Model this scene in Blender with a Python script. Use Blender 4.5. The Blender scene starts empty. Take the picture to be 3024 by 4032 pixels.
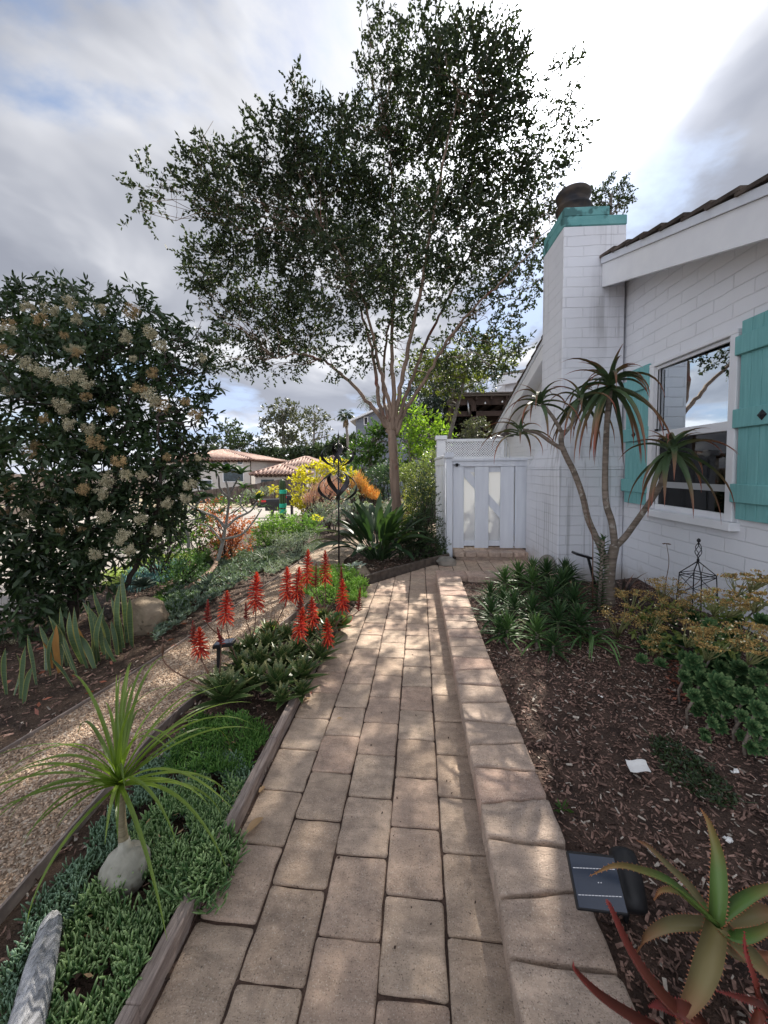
import bpy, math, random
import numpy as np

# ---------------------------------------------------------------- camera
F = 1514/1.82278; CX = 829.5; CYP = 1919/1.82278
PITCH = -math.radians(2.8); YAW = math.atan(78/1514); ROLL = 0.0074; H = 1.45
cf = np.array([-math.sin(YAW)*math.cos(PITCH), math.cos(YAW)*math.cos(PITCH), math.sin(PITCH)])
_r = np.array([math.cos(YAW), math.sin(YAW), 0.]); _u = np.cross(_r, cf)
cr = _r*math.cos(ROLL)-_u*math.sin(ROLL); cu = _u*math.cos(ROLL)+_r*math.sin(ROLL)
SC = bpy.context.scene
from mathutils import Matrix, Vector
cam_d = bpy.data.cameras.new("camera"); cam = bpy.data.objects.new("camera", cam_d)
SC.collection.objects.link(cam); SC.camera = cam
cam_d.sensor_fit = 'VERTICAL'; cam_d.sensor_height = 36; cam_d.sensor_width = 27
cam_d.lens = 36*1514/4032; cam_d.shift_y = -97/4032
cam_d.clip_start = 0.02; cam_d.clip_end = 3000
m = Matrix.Identity(4)
for i in range(3):
    m[i][0] = cr[i]; m[i][1] = cu[i]; m[i][2] = -cf[i]
m[0][3], m[1][3], m[2][3] = 0, 0, H
cam.matrix_world = m

# ---------------------------------------------------------------- light
def ray(x, y):
    d = cf*F+cr*(x-CX)-cu*(y-CYP); return d/np.linalg.norm(d)
SUN = ray(1168, 226)
EL = math.asin(SUN[2]); AZ = math.atan2(SUN[0], SUN[1])
sd = bpy.data.lights.new("sun", 'SUN'); sd.energy = 5.0; sd.angle = math.radians(0.5); sd.color = (1.0, 0.93, 0.82)
so = bpy.data.objects.new("sun", sd); SC.collection.objects.link(so)
so.rotation_euler = Vector(SUN).to_track_quat('Z', 'Y').to_euler(); so.location = (2, 8, 15)

def N(nt, typ, **kw):
    n = nt.nodes.new(typ)
    for k, v in kw.items():
        if k.startswith('i_'):
            key = k[2:]
            n.inputs[int(key) if key.isdigit() else key].default_value = v
        else: setattr(n, k, v)
    return n
def math_(nt, op, a, b=None, clamp=False, c=None):
    n = nt.nodes.new('ShaderNodeMath'); n.operation = op; n.use_clamp = clamp
    for i, q in enumerate((a, b, c)):
        if q is None: continue
        if isinstance(q, (int, float)): n.inputs[i].default_value = q
        else: nt.links.new(q, n.inputs[i])
    return n.outputs[0]
def ramp(nt, fac, stops, interp='LINEAR'):
    n = nt.nodes.new('ShaderNodeValToRGB'); n.color_ramp.interpolation = interp
    e = n.color_ramp.elements
    while len(e) < len(stops): e.new(0.5)
    for q, (p, c) in zip(e, stops):
        q.position = p; q.color = (c, c, c, 1) if isinstance(c, (int, float)) else (*c[:3], 1)
    nt.links.new(fac, n.inputs[0]); return n.outputs[0]
def mixc(nt, fac, a, b, typ='MIX'):
    n = nt.nodes.new('ShaderNodeMix'); n.data_type = 'RGBA'; n.blend_type = typ
    for i, q in ((0, fac), (6, a), (7, b)):
        if isinstance(q, (int, float)): n.inputs[i].default_value = q
        elif isinstance(q, tuple): n.inputs[i].default_value = (*q[:3], 1)
        else: nt.links.new(q, n.inputs[i])
    return n.outputs[2]

w = bpy.data.worlds.new("World"); SC.world = w; w.use_nodes = True
nt = w.node_tree; nt.nodes.clear(); L = nt.links
sky = N(nt, 'ShaderNodeTexSky', sky_type='NISHITA', sun_disc=False, sun_elevation=EL, sun_rotation=AZ, altitude=50, air_density=1.0, dust_density=1.2)
tc = N(nt, 'ShaderNodeTexCoord'); nrm = N(nt, 'ShaderNodeVectorMath', operation='NORMALIZE'); L.new(tc.outputs['Generated'], nrm.inputs[0])
sep = N(nt, 'ShaderNodeSeparateXYZ'); L.new(nrm.outputs[0], sep.inputs[0])
zz = math_(nt, 'ADD', math_(nt, 'MAXIMUM', sep.outputs[2], 0.0), 0.22)
cmb = N(nt, 'ShaderNodeCombineXYZ'); L.new(math_(nt, 'DIVIDE', sep.outputs[0], zz), cmb.inputs[0]); L.new(math_(nt, 'DIVIDE', sep.outputs[1], zz), cmb.inputs[1])
cmb.inputs[2].default_value = 15.7
n1 = N(nt, 'ShaderNodeTexNoise', i_Scale=1.15, i_Detail=7.0, i_Roughness=0.55, i_Distortion=0.35); L.new(cmb.outputs[0], n1.inputs['Vector'])
n2 = N(nt, 'ShaderNodeTexNoise', i_Scale=1.3, i_Detail=5.0, i_Roughness=0.5, i_Distortion=0.5); L.new(cmb.outputs[0], n2.inputs['Vector'])
cover = ramp(nt, n1.outputs[0], [(0.385, 0.0), (0.49, 1.0)], 'EASE')
dotn = N(nt, 'ShaderNodeVectorMath', operation='DOT_PRODUCT'); L.new(nrm.outputs[0], dotn.inputs[0]); dotn.inputs[1].default_value = tuple(SUN)
dp = math_(nt, 'MAXIMUM', dotn.outputs['Value'], 0.0)
glow = math_(nt, 'ADD', math_(nt, 'MULTIPLY', math_(nt, 'POWER', dp, 18.0), .30), math_(nt, 'MULTIPLY', math_(nt, 'POWER', dp, 90.0), 5.0))
cl = ramp(nt, n2.outputs[0], [(0.38, (0.31, 0.33, 0.39)), (0.49, (0.43, 0.45, 0.51)), (0.59, (0.76, 0.77, 0.81))])
gv = N(nt, 'ShaderNodeVectorMath', operation='SCALE'); L.new(cl, gv.inputs[0]); anti_fill = math_(nt, 'MULTIPLY', math_(nt, 'MAXIMUM', math_(nt, 'MULTIPLY_ADD', dotn.outputs['Value'], -1.0, c=0.25), 0.0), 1.5)  # added fill: unseen sky opposite the sun brightened to light facade and plants
low = math_(nt, 'MULTIPLY', math_(nt, 'POWER', math_(nt, 'SUBTRACT', 1.0, math_(nt, 'MAXIMUM', sep.outputs[2], 0.0)), 7.0), 0.75)  # thinner, brighter cloud low down
L.new(math_(nt, 'ADD', math_(nt, 'ADD', math_(nt, 'ADD', glow, 0.74), low), anti_fill), gv.inputs['Scale'])
skv = N(nt, 'ShaderNodeVectorMath', operation='SCALE'); L.new(sky.outputs[0], skv.inputs[0]); skv.inputs['Scale'].default_value = 0.11
# the visible sky gaps are lifted by thin veil cloud around the sun
vg = N(nt, 'ShaderNodeVectorMath', operation='SCALE', i_0=(1.0, 0.98, 0.95)); L.new(math_(nt, 'MULTIPLY', glow, 0.30), vg.inputs['Scale'])
skm = N(nt, 'ShaderNodeVectorMath', operation='MINIMUM', i_1=(0.42, 0.52, 0.72)); L.new(skv.outputs[0], skm.inputs[0])
sk2 = N(nt, 'ShaderNodeVectorMath', operation='ADD'); L.new(skm.outputs[0], sk2.inputs[0]); L.new(vg.outputs[0], sk2.inputs[1])
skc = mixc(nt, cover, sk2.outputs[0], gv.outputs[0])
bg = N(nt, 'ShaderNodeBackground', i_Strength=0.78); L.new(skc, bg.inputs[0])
wo = N(nt, 'ShaderNodeOutputWorld'); L.new(bg.outputs[0], wo.inputs[0])

SC.view_settings.view_transform = 'Standard'; SC.view_settings.look = 'None'
SC.view_settings.exposure = 0.98; SC.view_settings.gamma = 1.0
SC.render.engine = 'CYCLES'
SC.cycles.max_bounces = 8; SC.cycles.diffuse_bounces = 4; SC.cycles.glossy_bounces = 3; SC.cycles.transmission_bounces = 4
SC.cycles.transparent_max_bounces = 8; SC.cycles.caustics_reflective = False; SC.cycles.caustics_refractive = False
SC.cycles.use_denoising = True

# ---------------------------------------------------------------- placing and terrain
def G(x, y, z=0.):
    d = ray(x, y); return np.array([0, 0, H])+d*((z-H)/d[2])
def A(x, y, Y):
    d = ray(x, y); return np.array([0, 0, H])+d*(Y/d[1])
def PX(x, y, X):
    d = ray(x, y); return np.array([0, 0, H])+d*(X/d[0])
def hz(X, Y):
    X = np.asarray(X, float); Y = np.asarray(Y, float)
    yy = np.maximum(Y-12, 0); s = np.clip((2.5+.25*yy-X)/(3.5+.5*yy), 0, 1); s = s*s*(3-2*s)
    q = np.clip(Y-6.5, 0, 44); q = np.where(q < 4, q*q/8, q-2)
    return -0.068*q*s
def T(x, y):
    d = ray(x, y); o = np.array([0, 0, H]); t = 0.3
    while t < 120:
        p = o+d*t
        if p[2] < hz(p[0], p[1]): break
        t *= 1.004
    return o+d*t

# ---------------------------------------------------------------- mesh collector
class MB:
    def __init__(s, smooth=False): s.v = []; s.f = []; s.t = []; s.s = []; s.n = 0; s.sm = smooth
    def add(s, v, f, t=None, e=None):
        v = np.asarray(v, float).reshape(-1, 3); n = len(v)
        s.v.append(v)
        s.t.append(np.zeros(n) if t is None else np.broadcast_to(np.asarray(t, float), (n,)))
        s.s.append(np.zeros(n) if e is None else np.broadcast_to(np.asarray(e, float), (n,)))
        b = s.n
        if isinstance(f, np.ndarray): s.f.extend((f+b).tolist())
        else: s.f.extend([[i+b for i in q] for q in f])
        s.n += n; return s
    def box(s, lo, hi, rz=0, c=None, t=0, bev=0):
        lo = np.array(lo, float); hi = np.array(hi, float)
        if bev > 0:
            v = []; 
            for ax in range(3):
                for sx in (0, 1):
                    for sy in (0, 1):
                        for sz in (0, 1):
                            k = (sx, sy, sz)
                            p = np.array([(lo, hi)[k[i]][i]-(0 if i == ax else (bev if k[i] else -bev)) for i in range(3)])
                            v.append(p)
            v = np.array(v)
            if c is None: c = (lo+hi)/2
            id = lambda ax, a, b, d: ax*8+a*4+b*2+d
            f = []
            f.append([id(0,0,0,0), id(0,0,0,1), id(0,0,1,1), id(0,0,1,0)]); f.append([id(0,1,0,0), id(0,1,1,0), id(0,1,1,1), id(0,1,0,1)])
            f.append([id(1,0,0,0), id(1,1,0,0), id(1,1,0,1), id(1,0,0,1)]); f.append([id(1,0,1,0), id(1,0,1,1), id(1,1,1,1), id(1,1,1,0)])
            f.append([id(2,0,0,0), id(2,0,1,0), id(2,1,1,0), id(2,1,0,0)]); f.append([id(2,0,0,1), id(2,1,0,1), id(2,1,1,1), id(2,0,1,1)])
            for a in (0, 1):
                for b in (0, 1):
                    f.append([id(0,a,b,0), id(0,a,b,1), id(1,a,b,1), id(1,a,b,0)])
                    f.append([id(0,a,0,b), id(0,a,1,b), id(2,a,1,b), id(2,a,0,b)])
                    f.append([id(1,0,a,b), id(1,1,a,b), id(2,1,a,b), id(2,0,a,b)])
                    for d in (0, 1): f.append([id(0,a,b,d), id(1,a,b,d), id(2,a,b,d)])
        else:
            v = np.array([[(lo, hi)[i][0], (lo, hi)[j][1], (lo, hi)[k][2]] for i in (0, 1) for j in (0, 1) for k in (0, 1)])
            f = [[0, 1, 3, 2], [4, 6, 7, 5], [0, 4, 5, 1], [2, 3, 7, 6], [0, 2, 6, 4], [1, 5, 7, 3]]
        if rz:
            if c is None: c = (lo+hi)/2
            cc, ss = math.cos(rz), math.sin(rz); q = v-c
            v = np.stack([q[:, 0]*cc-q[:, 1]*ss, q[:, 0]*ss+q[:, 1]*cc, q[:, 2]], 1)+c
        return s.add(v, f, t)
    def bar(s, a, b, w, h, up=(0, 0, 1), bev=0):
        """box of section w (sideways) x h (along up) from a to b"""
        a = np.array(a, float); b = np.array(b, float); d = b-a; Ln = np.linalg.norm(d); d /= Ln
        sd_ = np.cross(d, up); sd_ /= np.linalg.norm(sd_); n = np.cross(sd_, d)
        q = MB(); q.box((-w/2, 0, -h/2), (w/2, Ln, h/2), bev=bev)
        v = q.v[0]; v = a+v[:, :1]*sd_+v[:, 1:2]*d+v[:, 2:]*n
        return s.add(v, q.f)
    def tube(s, pts, rad, sides=8, t=None, caps=True):
        pts = np.asarray(pts, float); n = len(pts); rad = np.broadcast_to(np.asarray(rad, float), (n,))
        tg = np.gradient(pts, axis=0); tg /= np.linalg.norm(tg, axis=1, keepdims=True)+1e-12
        ref = np.array([0, 0, 1.]) if abs(tg[0][2]) < .9 else np.array([1., 0, 0])
        V = []; a = np.arange(sides)*2*math.pi/sides; u = ref
        for i in range(n):
            u = u-tg[i]*np.dot(u, tg[i]); u /= np.linalg.norm(u)+1e-12; w_ = np.cross(tg[i], u)
            V.append(pts[i]+rad[i]*(np.cos(a)[:, None]*u+np.sin(a)[:, None]*w_))
        V = np.concatenate(V); f = []
        for i in range(n-1):
            for k in range(sides):
                k2 = (k+1) % sides; f.append([i*sides+k, i*sides+k2, (i+1)*sides+k2, (i+1)*sides+k])
        if caps: f.append(list(range(sides))[::-1]); f.append([(n-1)*sides+k for k in range(sides)])
        tt = np.repeat(np.linspace(0, 1, n) if t is None else np.broadcast_to(np.asarray(t, float), (n,)), sides)
        return s.add(V, f, tt)
    def lathe(s, c, prof, sides=16, axis=(0, 0, 1)):
        """prof: list of (r, h) along axis from c"""
        ax = np.array(axis, float); ax /= np.linalg.norm(ax)
        pts = [np.array(c)+ax*h for r, h in prof]; ref = np.array([0, 0, 1.]) if abs(ax[2]) < .9 else np.array([1., 0, 0])
        u = np.cross(ax, ref); u /= np.linalg.norm(u); w_ = np.cross(ax, u); a = np.arange(sides)*2*math.pi/sides
        V = np.concatenate([pts[i]+prof[i][0]*(np.cos(a)[:, None]*u+np.sin(a)[:, None]*w_) for i in range(len(prof))]); f = []
        for i in range(len(prof)-1):
            for k in range(sides):
                k2 = (k+1) % sides; f.append([i*sides+k, i*sides+k2, (i+1)*sides+k2, (i+1)*sides+k])
        f.append(list(range(sides))[::-1]); f.append([(len(prof)-1)*sides+k for k in range(sides)])
        return s.add(V, f)
    def ribbon(s, pts, wid, fold=.2, up=(0, 0, 1), thick=0.):
        pts = np.asarray(pts, float); n = len(pts); wid = np.broadcast_to(np.asarray(wid, float), (n,))[:, None]
        tg = np.gradient(pts, axis=0); tg /= np.linalg.norm(tg, axis=1, keepdims=True)+1e-12
        sd_ = np.cross(tg, np.array(up, float)); sd_ /= np.linalg.norm(sd_, axis=1, keepdims=True)+1e-9
        for i in range(1, n):
            if np.dot(sd_[i], sd_[i-1]) < 0: sd_[i] *= -1
        nn = np.cross(sd_, tg); Lf = pts+sd_*wid+nn*wid*fold; Rt = pts-sd_*wid+nn*wid*fold
        tt = np.linspace(0, 1, n)
        if thick:
            V = np.stack([Lf, pts+nn*wid*.05, Rt, pts-nn*wid*thick], 1).reshape(-1, 3); k = 4; e = np.tile([1, 0, 1, 0], n)
            f = [[i*4+j, i*4+(j+1) % 4, i*4+4+(j+1) % 4, i*4+4+j] for i in range(n-1) for j in range(4)]
        else:
            V = np.stack([Lf, pts, Rt], 1).reshape(-1, 3); k = 3; e = np.tile([1, 0, 1], n)
            f = [[i*3+j, i*3+j+1, i*3+j+4, i*3+j+3] for i in range(n-1) for j in range(2)]
        s.add(V, f, np.repeat(tt, k), e); return Lf, Rt, sd_
    def build(s, name, mat, parent=None, loc=None, **kw):
        me = bpy.data.meshes.new(name); V = np.concatenate(s.v)
        if loc is not None: V = V-np.array(loc, float)
        me.from_pydata(V.tolist(), [], s.f)
        for nm, arr in (('t', s.t), ('s', s.s)):
            at = me.attributes.new(nm, 'FLOAT', 'POINT'); at.data.foreach_set('value', np.concatenate(arr).astype(np.float32))
        if s.sm: me.polygons.foreach_set('use_smooth', [True]*len(me.polygons))
        me.materials.append(mat); me.update()
        o = bpy.data.objects.new(name, me); SC.collection.objects.link(o)
        if parent is not None: o.parent = parent
        elif loc is not None: o.location = tuple(loc)
        for k, v in kw.items(): o[k] = v
        return o
def thing(name, label, cat, loc=(0, 0, 0), group=None):
    o = bpy.data.objects.new(name, None); SC.collection.objects.link(o); o.location = tuple(float(q) for q in loc)
    o.empty_display_size = .1; o['label'] = label; o['category'] = cat
    if group: o['group'] = group
    return o
def tag(o, label, cat, group=None):
    o['label'] = label; o['category'] = cat
    if group: o['group'] = group
    return o
KIDS = {}
def dup(root, loc, rz=0, sc=1, label=None, group=None, parent=None, tilt=None):
    def cp(o, par):
        c = o.copy(); SC.collection.objects.link(c); c.parent = par
        for ch in list(o.children): cp(ch, c)
        return c
    c = cp(root, parent); c.location = tuple(float(q) for q in loc); c.rotation_euler = (tilt[0], tilt[1], rz) if tilt else (0, 0, rz); c.scale = (sc, sc, sc)
    if label: c['label'] = label
    if group: c['group'] = group
    return c
def arc(base, az, e0, e1, Ln, n=8, daz=0, pw=1.0):
    u = np.linspace(0, 1, n); e = e0+(e1-e0)*u**pw; a = az+daz*u
    d = np.stack([np.cos(e)*np.cos(a), np.cos(e)*np.sin(a), np.sin(e)], 1)*Ln/(n-1)
    p = np.zeros((n, 3)); p[1:] = np.cumsum((d[:-1]+d[1:])/2, 0); return p+np.array(base)
def spline(pts, n=10):
    """Catmull-Rom through points"""
    p = np.array(pts, float); p = np.vstack([2*p[0]-p[1], p, 2*p[-1]-p[-2]]); out = []
    for i in range(1, len(p)-2):
        for k in range(n):
            t = k/n; out.append(.5*((2*p[i])+(-p[i-1]+p[i+1])*t+(2*p[i-1]-5*p[i]+4*p[i+1]-p[i+2])*t*t+(-p[i-1]+3*p[i]-3*p[i+1]+p[i+2])*t**3))
    out.append(p[-2]); return np.array(out)
def unit(v): return v/(np.linalg.norm(v, axis=-1, keepdims=True)+1e-9)
def leaves(M, pos, d, L_, W_, rng, kind='kite', droop=.15, flat=None):
    n = len(pos); d = unit(d); r = rng.normal(size=(n, 3))
    if flat is not None: r = r*(1-flat)+np.array([0, 0, 1.])*flat*2
    sd_ = unit(np.cross(d, r)); L_ = np.broadcast_to(L_, (n,))[:, None]; W_ = np.broadcast_to(W_, (n,))[:, None]
    if kind == 'kite':
        V = np.stack([pos, pos+d*L_*.45+sd_*W_/2, pos+d*L_, pos+d*L_*.45-sd_*W_/2], 1); k = 4
        f = (np.arange(n)[:, None]*4+np.arange(4)).tolist()
        tt = np.tile([0, .45, 1, .45], n)
    else:
        z = np.array([0, 0, 1.])*droop; nn = np.cross(sd_, d)*W_*.12
        V = np.stack([pos, pos+d*L_*.3+sd_*W_*.42+nn-z*L_*.09, pos+d*L_*.3-sd_*W_*.42+nn-z*L_*.09, pos+d*L_*.68+sd_*W_*.42+nn-z*L_*.46, pos+d*L_*.68-sd_*W_*.42+nn-z*L_*.46, pos+d*L_-z*L_], 1); k = 6
        b = np.arange(n)*6; f = []
        for q in b.tolist(): f += [[q, q+2, q+1], [q+1, q+2, q+4, q+3], [q+3, q+4, q+5]]
        tt = np.tile([0, .3, .3, .68, .68, 1], n)
    b0 = M.n; V = V.reshape(-1, 3); M.v.append(V); M.t.append(tt.astype(float)); M.s.append(np.zeros(len(V)))
    M.f.extend([[i+b0 for i in q] for q in f]); M.n += len(V)
def ellipts(rng, n, c, r, shell=.5):
    d = unit(rng.normal(size=(n, 3))); rad = rng.random(n)**(1/3.); rad = shell+(1-shell)*rad if shell else rad
    return np.array(c)+d*rad[:, None]*np.array(r), d
def sprays(M, rng, centers, outd, twig=.22, k=9, L_=.06, W_=.032, kind='kite', spread=.9, flat=None, MS=None, droop=.15):
    """leafy twigs: k leaves along each twig"""
    n = len(centers); td = unit(outd+rng.normal(size=(n, 3))*spread)
    u = (np.arange(k)+.5)/k; P = centers[:, None, :]+td[:, None, :]*(u[None, :, None]*twig)
    P = P.reshape(-1, 3); D = np.repeat(td, k, 0)*.55+rng.normal(size=(n*k, 3))*.6
    leaves(M, P, D, L_*(.7+.6*rng.random(n*k)), W_*(.7+.6*rng.random(n*k)), rng, kind, droop, flat)
    if MS is not None:
        for i in range(0, n, 3): MS.tube([centers[i], centers[i]+td[i]*twig], [.004, .002], 3, caps=False)

# ---------------------------------------------------------------- materials
MATS = {}
def newmat(name):
    m_ = bpy.data.materials.new(name); m_.use_nodes = True; t_ = m_.node_tree; t_.nodes.clear()
    o = t_.nodes.new('ShaderNodeOutputMaterial'); MATS[name] = m_; return m_, t_, o
def noise(t_, scale, detail=4, vec=None, rough=.5, obj=True, dist=0, stretch=None):
    n = N(t_, 'ShaderNodeTexNoise', i_Scale=scale, i_Detail=float(detail), i_Roughness=rough, i_Distortion=dist)
    if vec is None:
        g = N(t_, 'ShaderNodeNewGeometry') if not obj else N(t_, 'ShaderNodeTexCoord')
        vec = g.outputs['Position'] if not obj else g.outputs['Object']
    if stretch:
        mp = N(t_, 'ShaderNodeMapping'); mp.inputs['Scale'].default_value = stretch; t_.links.new(vec, mp.inputs[0]); vec = mp.outputs[0]
    t_.links.new(vec, n.inputs['Vector']); return n.outputs[0]
def leafmat(name, c1, c2, tip=None, edge=None, trans=.35, rough=.45, tipstart=.5, spec=.4, stripes=None, edgestart=.5):
    m_, t_, o = newmat(name); g = N(t_, 'ShaderNodeNewGeometry')
    c3 = tuple(.5*(a+b) for a, b in zip(c1, c2))
    col = ramp(t_, g.outputs['Random Per Island'], [(0, c1), (.5, c3), (1, c2)])
    nz = noise(t_, 1.3, 2); col = mixc(t_, 1.0, col, math_(t_, 'MULTIPLY_ADD', nz, 1.6, c=.2), 'MULTIPLY')
    if stripes:
        at = N(t_, 'ShaderNodeAttribute', attribute_name='t')
        wv = N(t_, 'ShaderNodeTexNoise', noise_dimensions='1D', i_Scale=34.0, i_Detail=2.0); t_.links.new(at.outputs['Fac'], wv.inputs['W'])
        col = mixc(t_, ramp(t_, wv.outputs[0], [(.45, 0), (.55, 1)]), col, stripes)
    if tip:
        at = N(t_, 'ShaderNodeAttribute', attribute_name='t')
        q = math_(t_, 'ADD', at.outputs['Fac'], math_(t_, 'MULTIPLY', math_(t_, 'SUBTRACT', g.outputs['Random Per Island'], .5), .35))
        col = mixc(t_, ramp(t_, q, [(tipstart, 0), (1.0, 1)]), col, tip)
    if edge:
        at = N(t_, 'ShaderNodeAttribute', attribute_name='s')
        col = mixc(t_, ramp(t_, at.outputs['Fac'], [(edgestart, 0), (min(1, edgestart+.25), 1)]), col, edge)
    p = N(t_, 'ShaderNodeBsdfPrincipled', i_Roughness=rough); p.inputs['Specular IOR Level'].default_value = spec
    t_.links.new(col, p.inputs['Base Color'])
    tr = N(t_, 'ShaderNodeBsdfTranslucent'); tcol = mixc(t_, 1.0, col, (1.5, 1.6, .7), 'MULTIPLY'); t_.links.new(tcol, tr.inputs[0])
    mx = N(t_, 'ShaderNodeMixShader', i_0=trans); t_.links.new(p.outputs[0], mx.inputs[1]); t_.links.new(tr.outputs[0], mx.inputs[2])
    t_.links.new(mx.outputs[0], o.inputs[0]); return m_
def surf(name, c1, c2, scale=3., rough=.8, bump=.3, bscale=40, island=0., detail=6, metal=0., stretch=None, spots=None, bdist=.01, obj=True, spec=.3):
    m_, t_, o = newmat(name)
    col = ramp(t_, noise(t_, scale, detail, obj=obj, stretch=stretch), [(.32, c1), (.68, c2)])
    if island:
        g = N(t_, 'ShaderNodeNewGeometry')
        col = mixc(t_, 1.0, col, math_(t_, 'MULTIPLY_ADD', g.outputs['Random Per Island'], 2*island, c=1-island), 'MULTIPLY')
    if spots:
        col = mixc(t_, ramp(t_, noise(t_, spots[0], 3, obj=obj), [(spots[1], 0), (spots[1]+.06, 1)]), col, spots[2])
    p = N(t_, 'ShaderNodeBsdfPrincipled', i_Roughness=rough, i_Metallic=metal); p.inputs['Specular IOR Level'].default_value = spec
    t_.links.new(col, p.inputs['Base Color'])
    if bump:
        b = N(t_, 'ShaderNodeBump', i_Strength=bump, i_Distance=bdist); t_.links.new(noise(t_, bscale, 5, obj=obj, stretch=stretch), b.inputs['Height']); t_.links.new(b.outputs[0], p.inputs['Normal'])
    t_.links.new(p.outputs[0], o.inputs[0]); return m_
rng = np.random.default_rng(7)
STR = dict(kind='structure')
# ---------------------------------------------------------------- ground materials
def gravelmat():
    m_, t_, o = newmat('gravel'); tcx = N(t_, 'ShaderNodeTexCoord')
    v = N(t_, 'ShaderNodeTexVoronoi', i_Scale=85.0); t_.links.new(tcx.outputs['Object'], v.inputs['Vector'])
    sp_ = N(t_, 'ShaderNodeSeparateColor'); t_.links.new(v.outputs['Color'], sp_.inputs[0])
    col = ramp(t_, sp_.outputs[0], [(0, (.16, .105, .07)), (.35, (.32, .23, .16)), (.7, (.47, .36, .27)), (1, (.62, .53, .43))])
    col = mixc(t_, 1., col, math_(t_, 'MULTIPLY_ADD', noise(t_, 2.2, 4), .7, c=.62), 'MULTIPLY')
    p = N(t_, 'ShaderNodeBsdfPrincipled', i_Roughness=.9); t_.links.new(col, p.inputs['Base Color'])
    b = N(t_, 'ShaderNodeBump', i_Strength=1., i_Distance=.012, invert=True); t_.links.new(v.outputs['Distance'], b.inputs['Height']); t_.links.new(b.outputs[0], p.inputs['Normal'])
    t_.links.new(p.outputs[0], o.inputs[0]); return m_
M_gravel = gravelmat()
M_soil = surf('soil', (.035, .022, .016), (.10, .065, .045), scale=9, bump=1, bscale=70, bdist=.02, spots=(60, .63, (.20, .15, .11)))
M_soil_dark = surf('bark mulch', (.035, .021, .016), (.10, .062, .046), scale=14, bump=1, bscale=90, bdist=.02, spots=(80, .64, (.15, .10, .08)))
M_chip = surf('bark chips', (.085, .047, .036), (.26, .165, .13), scale=60, bump=0, island=.8)
M_chiplight = surf('pale chips', (.25, .20, .16), (.48, .43, .37), scale=60, bump=0, island=.35)
M_pebble = surf('pebbles', (.26, .17, .115), (.50, .375, .27), scale=90, bump=0, island=.6)
M_street = surf('concrete', (.27, .245, .225), (.36, .33, .30), scale=.6, bump=.2, bscale=60, rough=.95)
def pavermat(name, c1, c2, c3, dark=(.32, .24, .19)):
    m_, t_, o = newmat(name); g = N(t_, 'ShaderNodeNewGeometry')
    col = ramp(t_, g.outputs['Random Per Island'], [(0, c1), (.5, c2), (1, c3)])
    n_ = noise(t_, 4.5, 6, rough=.6); col = mixc(t_, ramp(t_, n_, [(.38, .55), (.62, 0)]), col, dark)
    n2_ = noise(t_, 17, 8, stretch=(1, 1.25, 1), rough=.75); col = mixc(t_, 1., col, math_(t_, 'MULTIPLY_ADD', n2_, 1.5, c=.25), 'MULTIPLY')
    n4_ = noise(t_, 1.7, 5, rough=.6); col = mixc(t_, ramp(t_, n4_, [(.52, 0), (.66, .45)]), col, dark)
    n3_ = noise(t_, 240, 3); col = mixc(t_, ramp(t_, n3_, [(.60, 0), (.70, .8)]), col, (.70, .62, .52))
    col = mixc(t_, ramp(t_, n3_, [(.31, .8), (.39, 0)]), col, (.07, .055, .04))
    p = N(t_, 'ShaderNodeBsdfPrincipled', i_Roughness=.88); t_.links.new(col, p.inputs['Base Color'])
    w_ = noise(t_, 9, 9, stretch=(.75, 1.9, 1), rough=.78, dist=.9)
    b = N(t_, 'ShaderNodeBump', i_Strength=1., i_Distance=.020); t_.links.new(w_, b.inputs['Height'])
    b2 = N(t_, 'ShaderNodeBump', i_Strength=.55, i_Distance=.003); t_.links.new(n3_, b2.inputs['Height']); t_.links.new(b.outputs[0], b2.inputs['Normal'])
    t_.links.new(b2.outputs[0], p.inputs['Normal']); t_.links.new(p.outputs[0], o.inputs[0]); return m_
M_paver = pavermat('paver stone', (.50, .365, .265), (.59, .455, .345), (.56, .39, .295))
M_cope = pavermat('coping stone', (.47, .345, .265), (.56, .43, .335), (.52, .345, .27), dark=(.32, .25, .215))
M_board = surf('weathered board', (.20, .155, .135), (.38, .31, .275), scale=16, bump=.6, bscale=60, stretch=(8, .6, 4), rough=.85)
M_board_dark = surf('old dark board', (.07, .055, .045), (.15, .12, .10), scale=14, bump=.5, bscale=50)
M_metaledge = surf('edging metal', (.16, .125, .11), (.30, .25, .22), scale=20, bump=.2)

# ground sheet
xs = np.concatenate([-np.geomspace(600, 12, 14), np.linspace(-11, 8, 77), np.geomspace(9, 600, 14)])
ys = np.concatenate([-np.geomspace(400, 3, 8), np.linspace(-2, 16, 73), np.geomspace(17, 900, 40)])
X, Y = np.meshgrid(xs, ys); Z = hz(X, Y)-.014+np.where((abs(X) < 11) & (Y < 16), (rng.random(X.shape)-.5)*.006, 0)
nx = len(xs); idx = np.arange(nx*len(ys)).reshape(len(ys), nx)
gm = MB(True); gm.add(np.stack([X, Y, Z], -1).reshape(-1, 3), np.stack([idx[:-1, :-1], idx[:-1, 1:], idx[1:, 1:], idx[1:, :-1]], -1).reshape(-1, 4))
gm.build('ground', M_soil, **STR)

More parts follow.
